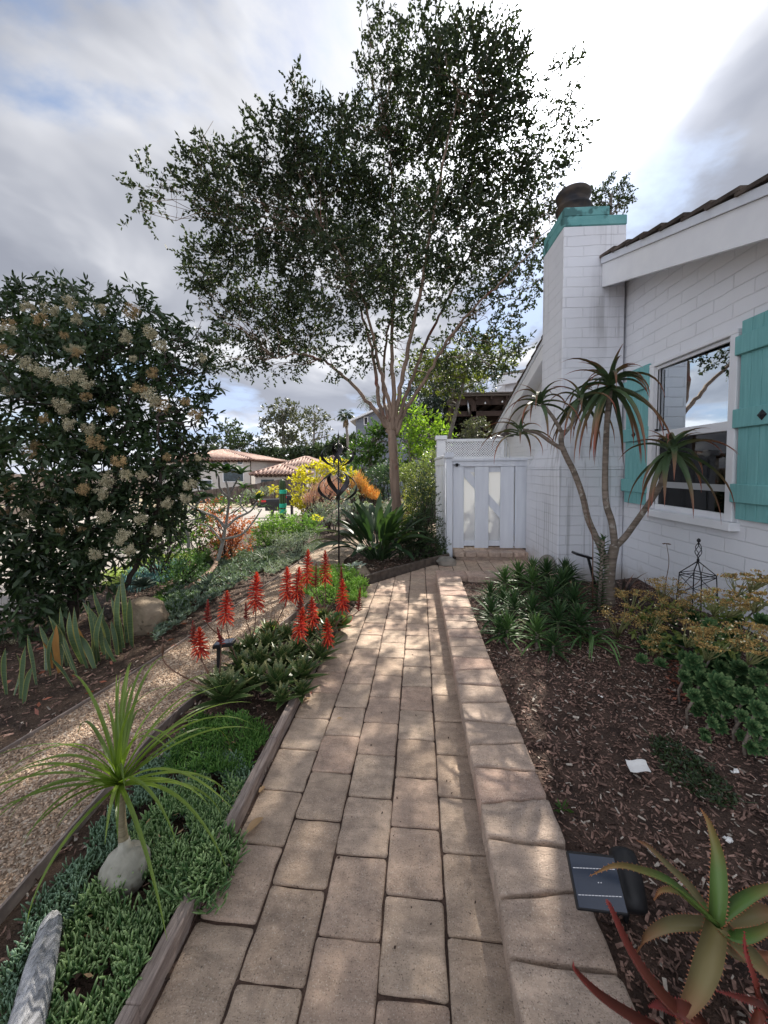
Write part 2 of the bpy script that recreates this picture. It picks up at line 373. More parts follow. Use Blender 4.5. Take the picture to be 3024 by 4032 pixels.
def resample(p, n):
    p = np.array(p, float); d = np.r_[0, np.cumsum(np.linalg.norm(np.diff(p, axis=0), axis=1))]; u = np.linspace(0, d[-1], n)
    return np.stack([np.interp(u, d, p[:, i]) for i in range(p.shape[1])], 1)
def strip(M, Lp, Rp, n, k, dz, jit=0.):
    a = resample(Lp, n); b = resample(Rp, n); u = np.linspace(0, 1, k)[None, :, None]
    q = a[:, None]*(1-u)+b[:, None]*u; z = hz(q[..., 0], q[..., 1])+dz+(rng.random(q.shape[:2])-.5)*jit
    id_ = np.arange(n*k).reshape(n, k)
    M.add(np.concatenate([q, z[..., None]], -1).reshape(-1, 3), np.stack([id_[:-1, :-1], id_[:-1, 1:], id_[1:, 1:], id_[1:, :-1]], -1).reshape(-1, 4))
GL = [(-2.45, .4), (-2.06, 1.81), (-1.91, 2.63), (-1.80, 3.6), (-1.73, 4.49), (-1.55, 6.8), (-1.0, 8.6), (.1, 9.9), (1.2, 10.6)]
GR = [(-1.25, .3), (-1.317, 1.16), (-1.36, 2.0), (-1.22, 3.0), (-1.0, 4.1), (-.85, 4.97), (-.95, 6.0), (-.75, 7.2), (.1, 8.4), (1.2, 9.0)]
q = MB(True); strip(q, GL, GR, 60, 8, .006, .006); q.build('gravel_path', M_gravel, **STR)
SL = [(-14, -6), (-14, 3), (-15, 10), (-16, 18), (-15, 26)]; SR = [(-4.0, -6), (-3.95, 3.5), (-3.75, 6), (-4.0, 10), (-4.4, 16), (-3.5, 26)]
q = MB(True); strip(q, SL, SR, 50, 12, .012); q.build('street', M_street, **STR)
# driveway beyond the street and dry land further off
q = MB(True); strip(q, [(-40, 27), (-45, 70)], [(-3.4, 27), (0, 70)], 20, 12, .01); q.build('far_ground', surf('dry ground', (.25, .2, .13), (.36, .31, .22), scale=.3, bump=0), **STR)

# gravel pebbles lying on the gravel sheet, the near ones
def octa(M, c, r, rng_):
    n = len(c); o8 = np.array([[1, 0, 0], [-1, 0, 0], [0, 1, 0], [0, -1, 0], [0, 0, 1], [0, 0, -1.]])
    R = rng_.normal(size=(n, 3, 3)); R, _ = np.linalg.qr(R); S = r[:, None, None]*(np.array([1, .75, .5])*(0.8+.4*rng_.random((n, 1, 3))))
    V = (o8[None]*S)@R+c[:, None]; f8 = np.array([[0, 2, 4], [2, 1, 4], [1, 3, 4], [3, 0, 4], [2, 0, 5], [1, 2, 5], [3, 1, 5], [0, 3, 5]])
    M.add(V.reshape(-1, 3), (np.arange(n)[:, None, None]*6+f8).reshape(-1, 3))
def within(Lp, Rp, n, y0, y1, pw=1.):
    Y_ = y0+(y1-y0)*rng.random(n)**pw; Lp = np.array(Lp); Rp = np.array(Rp)
    a = np.interp(Y_, Lp[:, 1], Lp[:, 0]); b = np.interp(Y_, Rp[:, 1], Rp[:, 0]); u = rng.random(n)
    return np.stack([a+(b-a)*u, Y_], 1)
c = within(GL[:6], GR[:6], 26000, .5, 5.5, 1.5); c = np.c_[c, hz(c[:, 0], c[:, 1])+.009]
q = MB(); octa(q, c, .0035+.0045*rng.random(len(c)), rng); q.build('gravel_pebbles', M_pebble, kind='stuff')

# ---------------------------------------------------------------- stones (pavers, coping)
def rounded(poly, r):
    out = []; n = len(poly)
    for i in range(n):
        a, b, c_ = poly[i-1], poly[i], poly[(i+1) % n]; da = a-b; dc = c_-b; la = np.linalg.norm(da); lc = np.linalg.norm(dc)
        ra = min(r, la*.4); rc = min(r, lc*.4); p = b+da/la*ra; q_ = b+dc/lc*rc
        out += [p, .25*p+.5*b+.25*q_, q_]
        m_ = max(1, int(lc/.05)); nxt = b+dc*(1-min(r, lc*.4)/lc)
        for k in range(1, m_): out.append(q_+(nxt-q_)*k/m_+rng.normal(size=2)*.0012)
    return np.array(out)
def stone(M, poly, z0, z1, bev=.008, r=.014, rough=.0, dz=None):
    P = rounded(np.array(poly, float), r); n = len(P); c_ = P.mean(0); d = c_-P; ln = np.linalg.norm(d, axis=1, keepdims=True)
    zt = (lambda p: z1+(dz(p) if dz else 0))
    rings = [(0, z0), (0, z1-bev*1.1), (.35*bev, z1-.35*bev), (1.3*bev, z1-.05*bev), (3*bev, z1)]
    V = []
    for k, (ins, z) in enumerate(rings):
        p = P+d/ln*ins+(rng.normal(size=P.shape)*rough if k in (1, 2) else 0)
        zz_ = np.full(n, z)+(dz(p) if dz else 0)+(rng.normal(size=n)*rough*.7 if k in (2, 3) else 0); V.append(np.c_[p, zz_])
    V.append(np.array([[c_[0], c_[1], z1+(float(dz(c_[None])[0]) if dz else 0)]]))
    V = np.concatenate(V); f = []
    for k in range(len(rings)-1):
        for i in range(n): j = (i+1) % n; f.append([k*n+i, k*n+j, (k+1)*n+j, (k+1)*n+i])
    b = (len(rings)-1)*n; cidx = len(rings)*n
    for i in range(n): f.append([b+i, b+(i+1) % n, cidx])
    M.add(V, f)
def clip(poly, p, nrm_):
    out = []; n = len(poly)
    for i in range(n):
        a, b = poly[i], poly[(i+1) % n]; da = np.dot(a-p, nrm_); db = np.dot(b-p, nrm_)
        if da >= 0: out.append(a)
        if da*db < 0: out.append(a+(b-a)*da/(da-db))
    return out
def area(p):
    p = np.array(p); return .5*abs(np.dot(p[:, 0], np.roll(p[:, 1], 1))-np.dot(p[:, 1], np.roll(p[:, 0], 1)))
LB = np.array([(-.698, .3), (-.69, .9), (-.672, 1.34), (-.645, 2.54), (-.61, 3.4), (-.44, 4.74), (.39, 5.70), (.72, 6.02)])
PD = np.array([.040, 1.]); PD /= np.linalg.norm(PD); PN = np.array([PD[1], -PD[0]])
base0 = np.array([-.488-.040*.91, 0.]); wd = .2015
phase = {-1: 1.129, 0: 1.001, 1: 1.127, 2: 1.009, 3: 1.149, 4: 1.02}
q = MB(True)
for cidx in range(-1, 15):
    s_ = phase.get(cidx, 1+rng.random()*.2)-.256*4
    while s_ < 6.2:
        ln = .256+rng.normal()*.0035
        a0 = base0+PN*(cidx*wd)+PD*s_; g = .0034; xl = -.10 if cidx == -1 else 0.
        poly = [a0+PN*(xl+g)+PD*g, a0+PN*(wd-g)+PD*g, a0+PN*(wd-g)+PD*(ln-g), a0+PN*(xl+g)+PD*(ln-g)]
        poly = [p+rng.normal(size=2)*.0015 for p in poly]; s_ += ln
        c_ = np.mean(poly, 0)
        if c_[1] < .2: continue
        if c_[1] < 4.72 and c_[0] > .62: continue
        if c_[0] > 1.94 or c_[1] > 6.13: continue
        for i in range(len(LB)-1):
            if LB[i][1]-.25 < c_[1] < LB[i+1][1]+.25 and len(poly) > 2:
                d = LB[i+1]-LB[i]; nn = np.array([d[1], -d[0]]); nn /= np.linalg.norm(nn); poly = clip(poly, LB[i]+nn*.006, nn)
        if len(poly) < 3 or area(poly) < .0035: continue
        h_ = rng.normal()*.0012; tl = rng.normal(size=2)*.006
        stone(q, poly, -.05, h_, bev=.006, r=.012, rough=.0008, dz=lambda p, c_=c_, tl=tl: (p-c_)@tl)
q.build('paver_path', M_paver, **STR)
q = MB(); strip(q, [(-.72, .2), (-.70, 1.33), (-.62, 3), (-.45, 4.74), (.4, 5.7), (.4, 6.1)], [(.5, .2), (.6, 4.6), (2.0, 4.7), (2.0, 5.2), (2.0, 5.7), (2.0, 6.1)], 24, 8, -.009, .002)
q.build('joint_sand', M_soil_dark, **STR)

# garden wall of coping blocks
WL = np.array([(.250, .2), (.272, .92), (.285, 1.24), (.302, 1.8), (.345, 3.1), (.385, 4.44), (.39, 4.66)]); WR = np.array([(.535, .2), (.547, .87), (.560, 1.45), (.585, 2.7), (.65, 4.07), (.675, 4.66)])
def along(Pl, y): return np.array([np.interp(y, Pl[:, 1], Pl[:, 0]), y])
q = MB(True); y = .3
skew = 0.; nsk0 = .01
while y < 4.58:
    ln = rng.uniform(.150, .172); y2 = min(y+ln, 4.6); nsk = (abs(nsk0)*.4+rng.uniform(.002, .012))*(-1 if nsk0 > 0 else 1); nsk0 = nsk; g = .0062
    pl = [along(WL, y+skew+g), along(WR, y-skew+g), along(WR, y2-nsk-g), along(WL, y2+nsk-g)]
    pl = [p+rng.normal(size=2)*.0012 for p in pl]; stone(q, pl, .075, .152+rng.normal()*.002, bev=.008, r=.013, rough=.0014)
    pl2 = [p+np.array([.012 if i in (0, 3) else -.012, 0]) for i, p in enumerate(pl)]
    stone(q, pl2, -.06, .074, bev=.008, r=.014, rough=.001)
    y = y2; skew = nsk
x = .44
ws = [(.395, .76), (.76, 1.00), (1.00, 1.22), (1.22, 1.46), (1.46, 1.7), (1.7, 1.95)]
for a_, b_ in ws:
    sk = rng.uniform(-.015, .015)
    stone(q, [(a_+.003, 4.61), (b_-.003+sk, 4.61), (b_-.003, 4.86), (a_+.003, 4.86)], .075, .152, bev=.009, r=.018, rough=.0016)
    stone(q, [(a_+.004, 4.622), (b_-.004, 4.622), (b_-.004, 4.85), (a_+.004, 4.85)], -.06, .074, bev=.008, r=.014, rough=.001)
WO0 = (.45, 2.4, 0); gw = thing('garden_wall', 'low pinkish block wall with tapered coping stones beside the paver path', 'garden wall', WO0)
q.build('blocks', M_cope, gw, WO0); q = MB()
_wl = [along(WL, v_) for v_ in np.linspace(.3, 4.6, 9)]; _wr = [along(WR, v_) for v_ in np.linspace(.3, 4.6, 9)]
for a_, b_ in zip(range(8), range(1, 9)):
    q.add([(_wl[a_][0]+.022, _wl[a_][1], .02), (_wr[a_][0]-.022, _wr[a_][1], .02), (_wr[b_][0]-.022, _wr[b_][1], .02), (_wl[b_][0]+.022, _wl[b_][1], .02), (_wl[a_][0]+.022, _wl[a_][1], .128), (_wr[a_][0]-.022, _wr[a_][1], .128), (_wr[b_][0]-.022, _wr[b_][1], .128), (_wl[b_][0]+.022, _wl[b_][1], .128)], [[4, 5, 6, 7], [0, 1, 5, 4], [1, 2, 6, 5], [2, 3, 7, 6], [3, 0, 4, 7]])
q.build('joint_fill', M_soil_dark, gw, WO0)

# brick step at the gate
q = MB(True); x = .80; i = 0
while x < 1.93:
    w_ = rng.uniform(.15, .21); x2 = min(x+w_, 1.95); sk = rng.uniform(-.02, .02)
    stone(q, [(x+.003, 6.03), (x2-.003, 6.03), (x2-.003+sk, 6.17), (x+.003+sk, 6.17)], .055, .125, bev=.009, r=.02, rough=.002)
    stone(q, [(x+.003, 6.176), (x2-.003, 6.176), (x2-.003, 6.5), (x+.003, 6.5)], .055, .124, bev=.006, r=.014)
    x = x2
q.box((.82, 6.045, -.05), (1.94, 6.5, .054), bev=.004)
tag(q.build('brick_step', M_cope), 'low brick step with a rounded front edge in front of the white gate', 'step')

# raised mulch on the right
q = MB(True)
RLm = [(.52, .1), (.55, 1.45), (.58, 2.7), (.64, 4.07), (.67, 4.62)]; RRm = [(2.9, .1), (2.9, 2), (2.9, 3.3), (2.9, 4.4), (2.9, 4.62)]
a = resample(RLm, 50); b = resample(RRm, 50); u = np.linspace(0, 1, 30)[None, :, None]; qq = a[:, None]*(1-u)+b[:, None]*u
z = .095+.02*np.sin(qq[..., 0]*5)*np.cos(qq[..., 1]*4)+(rng.random(qq.shape[:2])-.5)*.012+.03*np.clip(qq[..., 0]-1.6, 0, 1); id_ = np.arange(1500).reshape(50, 30)
def mz(x, y): return .095+.02*math.sin(x*5)*math.cos(y*4)+.03*min(max(x-1.6, 0), 1)
q.add(np.c_[qq.reshape(-1, 2), z.reshape(-1)], np.stack([id_[:-1, :-1], id_[:-1, 1:], id_[1:, 1:], id_[1:, :-1]], -1).reshape(-1, 4))
q.build('mulch_bed', M_soil_dark, **STR)
def chips(n, cxy, zf, L0, L1, mat, name, lift=.008):
    q = MB(); P = np.c_[cxy, [zf(a_, b_) for a_, b_ in cxy]]; P[:, 2] += lift*rng.random(n)
    d = rng.normal(size=(n, 3)); d[:, 2] *= .28; d = unit(d); s_ = unit(np.cross(d, np.array([0, 0, 1.])+rng.normal(size=(n, 3))*.45)); Ls = (L0+(L1-L0)*rng.random(n)**2)[:, None]; Ws = Ls*(.16+.25*rng.random((n, 1)))
    nn = np.cross(s_, d)*.0012
    V = np.stack([P-d*Ls/2-s_*Ws/2*.8, P+d*Ls/2-s_*Ws/2, P+d*Ls/2*.9+s_*Ws/2, P-d*Ls/2+s_*Ws/2*.7], 1); V2 = V+nn[:, None]*2
    V = np.concatenate([V, V2], 1).reshape(-1, 3); fb = np.array([[3, 2, 1, 0], [4, 5, 6, 7], [0, 1, 5, 4], [1, 2, 6, 5], [2, 3, 7, 6], [3, 0, 4, 7]])
    q.add(V, (np.arange(n)[:, None, None]*8+fb).reshape(-1, 4)); return q.build(name, mat, kind='stuff')
n = 34000; cc = np.c_[.58+2.14*rng.random(n), .45+4.1*rng.random(n)**1.25]
chips(n, cc, mz, .008, .034, M_chip, 'bark_chips')
n = 2300; cc = np.c_[.60+2.1*rng.random(n), .45+4.1*rng.random(n)**1.2]
chips(n, cc, mz, .010, .034, M_chiplight, 'pale_bark_chips', .016)
zt = lambda a_, b_: float(hz(a_, b_))-.008
n = 9000; c1 = within([(-3.7, .6), (-3.6, 6.5)], GL[:6], 5200, .9, 6.4, 1.2); c2 = np.c_[-.9+1.9*rng.random(2600), 5.0+3.2*rng.random(2600)]
c2 = c2[(c2[:, 1] > 4.95+1.15*(c2[:, 0]+.45))]; c3 = within(GR[:6], LB[:6], 1500, .6, 4.7)
cc = np.r_[c1, c2, c3]; chips(len(cc), cc, zt, .015, .05, M_chip, 'mulch_chips', .012)
cc = np.r_[c1[:300], c2[:700], c3[:420]]; chips(len(cc), cc, zt, .012, .04, M_chiplight, 'pale_mulch_chips', .018)

# timber edging boards, metal edging
def board(M, pts, w_, z0, z1):
    for a_, b_ in zip(pts[:-1], pts[1:]): M.bar((a_[0], a_[1], (z0+z1)/2), (b_[0], b_[1], (z0+z1)/2), w_, z1-z0, bev=.004)
off = -.028
off = -.024
q = MB(); board(q, [(-.698+off, .3), (-.690+off, .9), (-.680+off, 1.19)], .042, -.05, .062)
tag(q.build('edging_board', M_board), 'pale weathered timber edging board, nearest length, ending at a split in the crassula mat', 'edging board')
q = MB(); board(q, [(-.679+off, 1.196), (-.662+off, 1.9), (-.645+off, 2.54), (-.63+off, 3.0)], .042, -.05, .058)
tag(q.build('edging_board', M_board), 'pale weathered timber edging board running up to the red-flowered aloes', 'edging board')
q = MB(); pts = spline([(-.50, 4.76), (-.30, 5.02), (.02, 5.36), (.36, 5.72), (.70, 6.06)], 5); board(q, pts[:, :2], .045, -.05, .10)
tag(q.build('edging_board', M_board_dark), 'dark curved edging board behind the path, running towards the gate', 'edging board')
def edging(P, label, h_=.028):
    q = MB(); p = resample(P, 24); p3 = np.c_[p, hz(p[:, 0], p[:, 1])+.012]
    for a_, b_ in zip(p3[:-1], p3[1:]): q.bar(a_, b_, .010, h_)
    tag(q.build('metal_edging', M_metaledge), label, 'garden edging')
edging(GL[:7], 'thin metal edging between the gravel path and the snake plants')
edging(GR[:5], 'thin pale edging between the gravel path and the low green succulents', .05)
# ---------------------------------------------------------------- house
def brickpaint(name, base, streak=False, rowh=.122, bw=.40):
    m_, t_, o = newmat(name); tcx = N(t_, 'ShaderNodeTexCoord'); sp_ = N(t_, 'ShaderNodeSeparateXYZ'); t_.links.new(tcx.outputs['Object'], sp_.inputs[0])
    cb = N(t_, 'ShaderNodeCombineXYZ'); wob = noise(t_, 3.5, 4)
    t_.links.new(math_(t_, 'ADD', sp_.outputs[0], sp_.outputs[1]), cb.inputs[0])
    t_.links.new(math_(t_, 'ADD', sp_.outputs[2], math_(t_, 'MULTIPLY', wob, .03)), cb.inputs[1])
    br = N(t_, 'ShaderNodeTexBrick', offset=.5); t_.links.new(cb.outputs[0], br.inputs['Vector'])
    br.inputs['Scale'].default_value = 1.; br.inputs['Brick Width'].default_value = bw; br.inputs['Row Height'].default_value = rowh
    br.inputs['Mortar Size'].default_value = .006; br.inputs['Mortar Smooth'].default_value = .6
    br.inputs['Color1'].default_value = (1, 1, 1, 1); br.inputs['Color2'].default_value = (.95, .95, .96, 1); br.inputs['Mortar'].default_value = (.88, .88, .885, 1)
    col = mixc(t_, 1., base, br.outputs['Color'], 'MULTIPLY')
    worn = noise(t_, 3.0, 5); fade = ramp(t_, worn, [(.35, .15), (.65, 1)])
    col = mixc(t_, fade, base, col)
    col = mixc(t_, ramp(t_, noise(t_, .9, 6, rough=.6), [(.45, 0), (.75, .35)]), col, tuple(c_*.8 for c_ in base))
    dz_ = ramp(t_, math_(t_, 'ADD', sp_.outputs[2], math_(t_, 'MULTIPLY', noise(t_, 6, 5), .5)), [(.30, .55), (.52, 0)]); col = mixc(t_, dz_, col, (.36, .31, .26))
    if streak:
        s1 = noise(t_, 1., 3, stretch=(20, 20, .5)); s2 = noise(t_, 1.3, 3, stretch=(1, 1, .6))
        mk = math_(t_, 'MULTIPLY', ramp(t_, s1, [(.52, 0), (.64, 1)]), ramp(t_, s2, [(.45, 0), (.6, .55)]))
        col = mixc(t_, mk, col, (.30, .30, .31))
    p = N(t_, 'ShaderNodeBsdfPrincipled', i_Roughness=.62); t_.links.new(col, p.inputs['Base Color'])
    h_ = math_(t_, 'MULTIPLY', br.outputs['Fac'], math_(t_, 'MULTIPLY_ADD', worn, 1.6, c=-.1, clamp=True))
    b = N(t_, 'ShaderNodeBump', i_Strength=.75, i_Distance=.010, invert=True); t_.links.new(h_, b.inputs['Height'])
    b2 = N(t_, 'ShaderNodeBump', i_Strength=.35, i_Distance=.006); t_.links.new(noise(t_, 28, 5), b2.inputs['Height']); t_.links.new(b.outputs[0], b2.inputs['Normal'])
    t_.links.new(b2.outputs[0], p.inputs['Normal']); t_.links.new(p.outputs[0], o.inputs[0]); return m_
M_wall = brickpaint('painted brick', (.78, .79, .82))
M_chim = brickpaint('chimney brick', (.74, .75, .79), True)
M_white = surf('white paint', (.74, .75, .78), (.80, .81, .83), scale=5, rough=.5, bump=.12, bscale=30)
M_gatewhite = surf('gate paint', (.62, .65, .71), (.70, .73, .78), scale=4, rough=.5, bump=.15, bscale=25, stretch=(3, 3, .4))
M_teal = surf('teal paint', (.16, .40, .40), (.21, .48, .475), scale=7, rough=.6, bump=.35, bscale=40, stretch=(2, 8, .6))
M_tealcap = surf('teal masonry', (.11, .31, .31), (.17, .39, .39), scale=6, rough=.7, bump=.3, spots=(5, .56, (.06, .16, .16)))
M_iron = surf('black iron', (.012, .012, .013), (.03, .03, .032), scale=20, rough=.5, bump=.1, metal=.3)
M_shingle = surf('brown shingle', (.045, .035, .03), (.12, .095, .08), scale=9, rough=.9, bump=.8, bscale=60, island=.4)
M_flue = surf('rusted flue', (.03, .03, .035), (.10, .075, .055), scale=6, rough=.6, bump=.2, metal=.3)
def glassmat(name, refl, tint, through):
    m_, t_, o = newmat(name); g = N(t_, 'ShaderNodeBsdfGlossy', i_Roughness=.0); g.inputs[0].default_value = (*tint, 1)
    tr = N(t_, 'ShaderNodeBsdfTransparent'); tr.inputs[0].default_value = (through, through, through, 1)
    fr = N(t_, 'ShaderNodeFresnel', i_IOR=1.5); k = math_(t_, 'ADD', fr.outputs[0], refl, clamp=True)
    mx = N(t_, 'ShaderNodeMixShader'); t_.links.new(k, mx.inputs[0]); t_.links.new(tr.outputs[0], mx.inputs[1]); t_.links.new(g.outputs[0], mx.inputs[2]); t_.links.new(mx.outputs[0], o.inputs[0]); return m_
M_glass = glassmat('window glass', .66, (.88, .95, 1.), .5)
M_screen = glassmat('screened glass', .015, (.6, .6, .6), .35)
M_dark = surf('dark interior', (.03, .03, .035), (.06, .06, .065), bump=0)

XW = 2.73; HL = (XW, 0, 0)
house = thing('house', 'white painted brick house gable with teal shutters and a teal-capped chimney', 'house', HL)
q = MB()
wy0, wy1, wz0, wz1 = 3.36, 4.33, .99, 2.52
def rl(y): return 4.02-.312*(5.4-y) if y < 5.4 else 4.02-.33*(y-5.4)
def wpanel(y0, y1, z0, z1f):
    a_, b_ = (z1f(y0), z1f(y1)); t_ = .28
    v = [(XW, y0, z0), (XW, y1, z0), (XW, y1, b_), (XW, y0, a_)]; v += [(XW+t_, p[1], p[2]) for p in v]
    q.add(v, [[3, 2, 1, 0], [4, 5, 6, 7], [0, 1, 5, 4], [1, 2, 6, 5], [2, 3, 7, 6], [3, 0, 4, 7]])
wpanel(-.5, wy0, -.2, rl); wpanel(wy0, wy1, -.2, lambda y: wz0); 
wpanel(wy0, wy1, wz1, rl); wpanel(wy1, 5.4, -.2, rl); wpanel(5.4, 11.9, -.2, rl)
q.build('wall', M_wall, house, HL)
q = MB(); q.box((XW, -.5, -.2), (XW+6, -.2, 2.1)); q.box((XW, 11.6, -.5), (XW+6, 11.9, 1.9)); q.box((XW+6, -.5, -.2), (XW+6.2, 11.9, 2.1)); q.build('back_wall', M_wall, house, HL)
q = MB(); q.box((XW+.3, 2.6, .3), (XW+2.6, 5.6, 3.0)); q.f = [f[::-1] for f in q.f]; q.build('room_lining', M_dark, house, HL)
# roof: two slopes with stepped shingle edge, fascia, soffit
XR = 2.42
def roofslab(y0, z0, y1, z1, x0, x1, th, name, mat, step=.0):
    q = MB(); v = [(x0, y0, z0), (x1, y0, z0), (x1, y1, z1), (x0, y1, z1)]; v += [(p[0], p[1], p[2]+th) for p in v]
    q.add(v, [[3, 2, 1, 0], [4, 5, 6, 7], [0, 1, 5, 4], [1, 2, 6, 5], [2, 3, 7, 6], [3, 0, 4, 7]]); return q
def fz(y): return (4.13-.312*(5.4-y)) if y < 5.4 else 4.13-.33*(y-5.4)
q = MB()
for (ya, yb) in ((-.9, 4.93), (5.72, 10.75)):
    n = int(abs(yb-ya)/.27)
    for i in range(n):
        a_ = ya+(yb-ya)*i/n; b_ = ya+(yb-ya)*(i+1)/n+.0
        if ya < 5: lo_, hi_ = a_-.05, b_
        else: lo_, hi_ = a_, b_+.05
        x_ = XR-.05+rng.random()*.02
        zlo = fz(lo_)+(.055 if ya < 5 else .02); zhi = fz(hi_)+(.02 if ya < 5 else .055)
        v = [(x_, lo_, zlo-.02), (x_+6, lo_, zlo-.02), (x_+6, hi_, zhi-.02), (x_, hi_, zhi-.02)]; v += [(p[0], p[1], p[2]+.03) for p in v]
        q.add(v, [[3, 2, 1, 0], [4, 5, 6, 7], [0, 1, 5, 4], [1, 2, 6, 5], [2, 3, 7, 6], [3, 0, 4, 7]])
v = [(2.75, 4.9, fz(4.9)), (8, 4.9, fz(4.9)), (8, 5.4, 4.14), (2.75, 5.4, 4.14), (8, 5.75, fz(5.75)), (2.75, 5.75, fz(5.75))]
v += [(p[0], p[1], p[2]+.05) for p in v]; q.add(v, [[3, 2, 1, 0], [5, 4, 2, 3], [6, 7, 8, 9], [9, 8, 10, 11], [0, 3, 9, 6], [3, 5, 11, 9]])
q.build('roof', M_shingle, house, HL)
q = MB()
def rake(M, ya, yb, x, th, dtop, dbot):
    v = [(x, ya, fz(ya)-dbot), (x, yb, fz(yb)-dbot), (x, yb, fz(yb)-dtop), (x, ya, fz(ya)-dtop)]; v += [(x+th, p[1], p[2]) for p in v]
    M.add(v, [[3, 2, 1, 0], [4, 5, 6, 7], [0, 1, 5, 4], [1, 2, 6, 5], [2, 3, 7, 6], [3, 0, 4, 7]])
rake(q, -.9, 4.925, XR, .04, .07, .345); rake(q, 5.73, 10.7, XR, .04, .07, .30)
q.build('fascia', M_white, house, HL)
q = MB(); rake(q, -.9, 4.92, XR-.02, .018, -.005, .068); rake(q, 5.74, 10.7, XR-.02, .018, -.005, .068); q.build('trim_board', M_gatewhite, house, HL)
q = MB()
for ya, yb in ((-.9, 4.92), (5.74, 10.7)):
    v = [(XR+.042, ya, fz(ya)-.20), (XW+.02, ya, fz(ya)-.20), (XW+.02, yb, fz(yb)-.20), (XR+.042, yb, fz(yb)-.20)]; v += [(p[0], p[1], p[2]+.02) for p in v]
    q.add(v, [[3, 2, 1, 0], [4, 5, 6, 7], [0, 1, 5, 4], [1, 2, 6, 5], [2, 3, 7, 6], [3, 0, 4, 7]])
q.build('soffit', M_white, house, HL)
# chimney
q = MB(); xc = 1.96
q.box((xc, 4.93, 1.62), (2.70, 5.62, 4.37), bev=.008)
q.box((xc-.03, 4.90, -.1), (2.72, 6.17, 1.42), bev=.01)
v = [(xc-.03, 4.90, 1.421), (2.72, 4.90, 1.421), (2.72, 6.17, 1.421), (xc-.03, 6.17, 1.421), (xc, 4.93, 1.66), (2.70, 4.93, 1.66), (2.70, 5.62, 1.75), (xc, 5.62, 1.75)]
q.add(v, [[0, 1, 5, 4], [1, 2, 6, 5], [2, 3, 7, 6], [3, 0, 4, 7]])
ch = q.build('chimney', M_chim, house, HL)
q = MB(); q.box((xc-.005, 4.925, 4.372), (2.705, 5.625, 4.49), bev=.01); q.box((xc+.002, 4.932, 4.492), (2.50, 5.62, 4.60), bev=.008); q.build('chimney_cap', M_tealcap, ch, HL)
q = MB(True); q.lathe((2.22, 5.30, 4.60), [(.215, 0), (.20, .02), (.19, .17), (.215, .19), (.215, .21), (.185, .23), (.175, .28), (.17, .30), (.205, .33), (.215, .38), (.19, .41), (.15, .405)], 28); q.build('flue', M_flue, ch, HL)
# window
q = MB(); fy0, fy1 = wy0-.075, wy1+.075
q.box((XW-.045, fy0, wz1), (XW+.1, fy1, wz1+.035), bev=.004); q.box((XW-.045, fy0, wz0), (XW+.1, wy0, wz1-.001), bev=.004); q.box((XW-.045, wy1, wz0), (XW+.1, fy1, wz1-.001), bev=.004)
q.box((XW-.02, wy0+.001, 1.745), (XW+.06, wy1-.001, 1.825), bev=.004)
q.box((XW+.0, wy0+.001, wz0+.001), (XW+.07, wy1-.001, wz0+.055), bev=.004)
q.box((XW+.008, wy1-.03, wz0+.056), (XW+.05, wy1-.001, 1.744)); q.box((XW+.008, wy0+.001, wz0+.056), (XW+.05, wy0+.025, 1.744))
win = q.build('window', M_white, house, HL)
q = MB(); q.box((XW-.085, fy0-.03, wz0-.075), (XW+.02, fy1+.03, wz0-.004), bev=.005); q.build('sill', M_white, win, HL)
q = MB(); v = [(XW+.047, wy0+.001, 1.826), (XW+.016, wy1-.001, 1.826), (XW+.016, wy1-.001, wz1-.001), (XW+.047, wy0+.001, wz1-.001)]; v += [(p[0]+.004, p[1], p[2]) for p in v]; q.add(v, [[3, 2, 1, 0], [4, 5, 6, 7], [0, 1, 5, 4], [1, 2, 6, 5], [2, 3, 7, 6], [3, 0, 4, 7]]); q.build('pane', M_glass, win, HL)
q = MB(); q.box((XW+.022, wy0+.026, wz0+.056), (XW+.027, wy1-.031, 1.744)); q.build('pane', M_screen, win, HL)
q = MB(); q.box((XW+.012, wy0+.02, 1.23), (XW+.02, wy1-.03, 1.29)); q.build('screen_bar', surf('grey bar', (.35, .36, .37), (.42, .43, .44), bump=0), win, HL)
q = MB(); q.box((XW-.012, wy0+.002, 1.826), (XW+.012, wy0+.034, wz1-.002), bev=.003); q.box((XW-.012, wy1-.034, 1.826), (XW+.012, wy1-.002, wz1-.002), bev=.003); q.box((XW-.012, wy0+.035, wz1-.034), (XW+.012, wy1-.035, wz1-.002), bev=.003); q.build('sash', M_white, win, HL)
q = MB(); q.box((XW-.02, wy1-.040, 1.83), (XW-.0125, wy1-.035, wz1-.04)); q.box((XW-.04, wy1-.06, 1.828), (XW-.0125, wy1-.035, 1.85)); q.build('weatherstrip', M_iron, win, HL)
def shutter(y0, y1, z0, z1):
    q = MB(); n = 5; w_ = (y1-y0)/n
    for i in range(n): q.box((XW-.038, y0+w_*i+.0015, z0), (XW-.012, y0+w_*(i+1)-.0015, z1), bev=.003)
    s_ = q.build('shutter', M_teal, house, HL)
    for zc in (z0+.21, (z0+z1)/2+.02, z1-.19):
        q = MB(); q.box((XW-.064, y0-.03, zc-.075), (XW-.0385, y1+.03, zc+.075), bev=.005); q.build('batten', M_teal, s_, HL)
    for yb in ((y0+y1)/2,):
        q = MB(); zc = (z0+z1)/2+.02; c_ = np.array([XW-.066, yb, zc]); r_ = .042
        q.add([c_+[0, r_, 0], c_+[0, 0, r_], c_+[0, -r_, 0], c_+[0, 0, -r_], c_+[-.018, 0, 0]], [[0, 1, 4], [1, 2, 4], [2, 3, 4], [3, 0, 4], [3, 2, 1, 0]]); q.build('iron_stud', M_iron, s_, HL)
shutter(2.79, 3.26, 1.02, 2.60); shutter(4.42, 4.84, 1.02, 2.58)
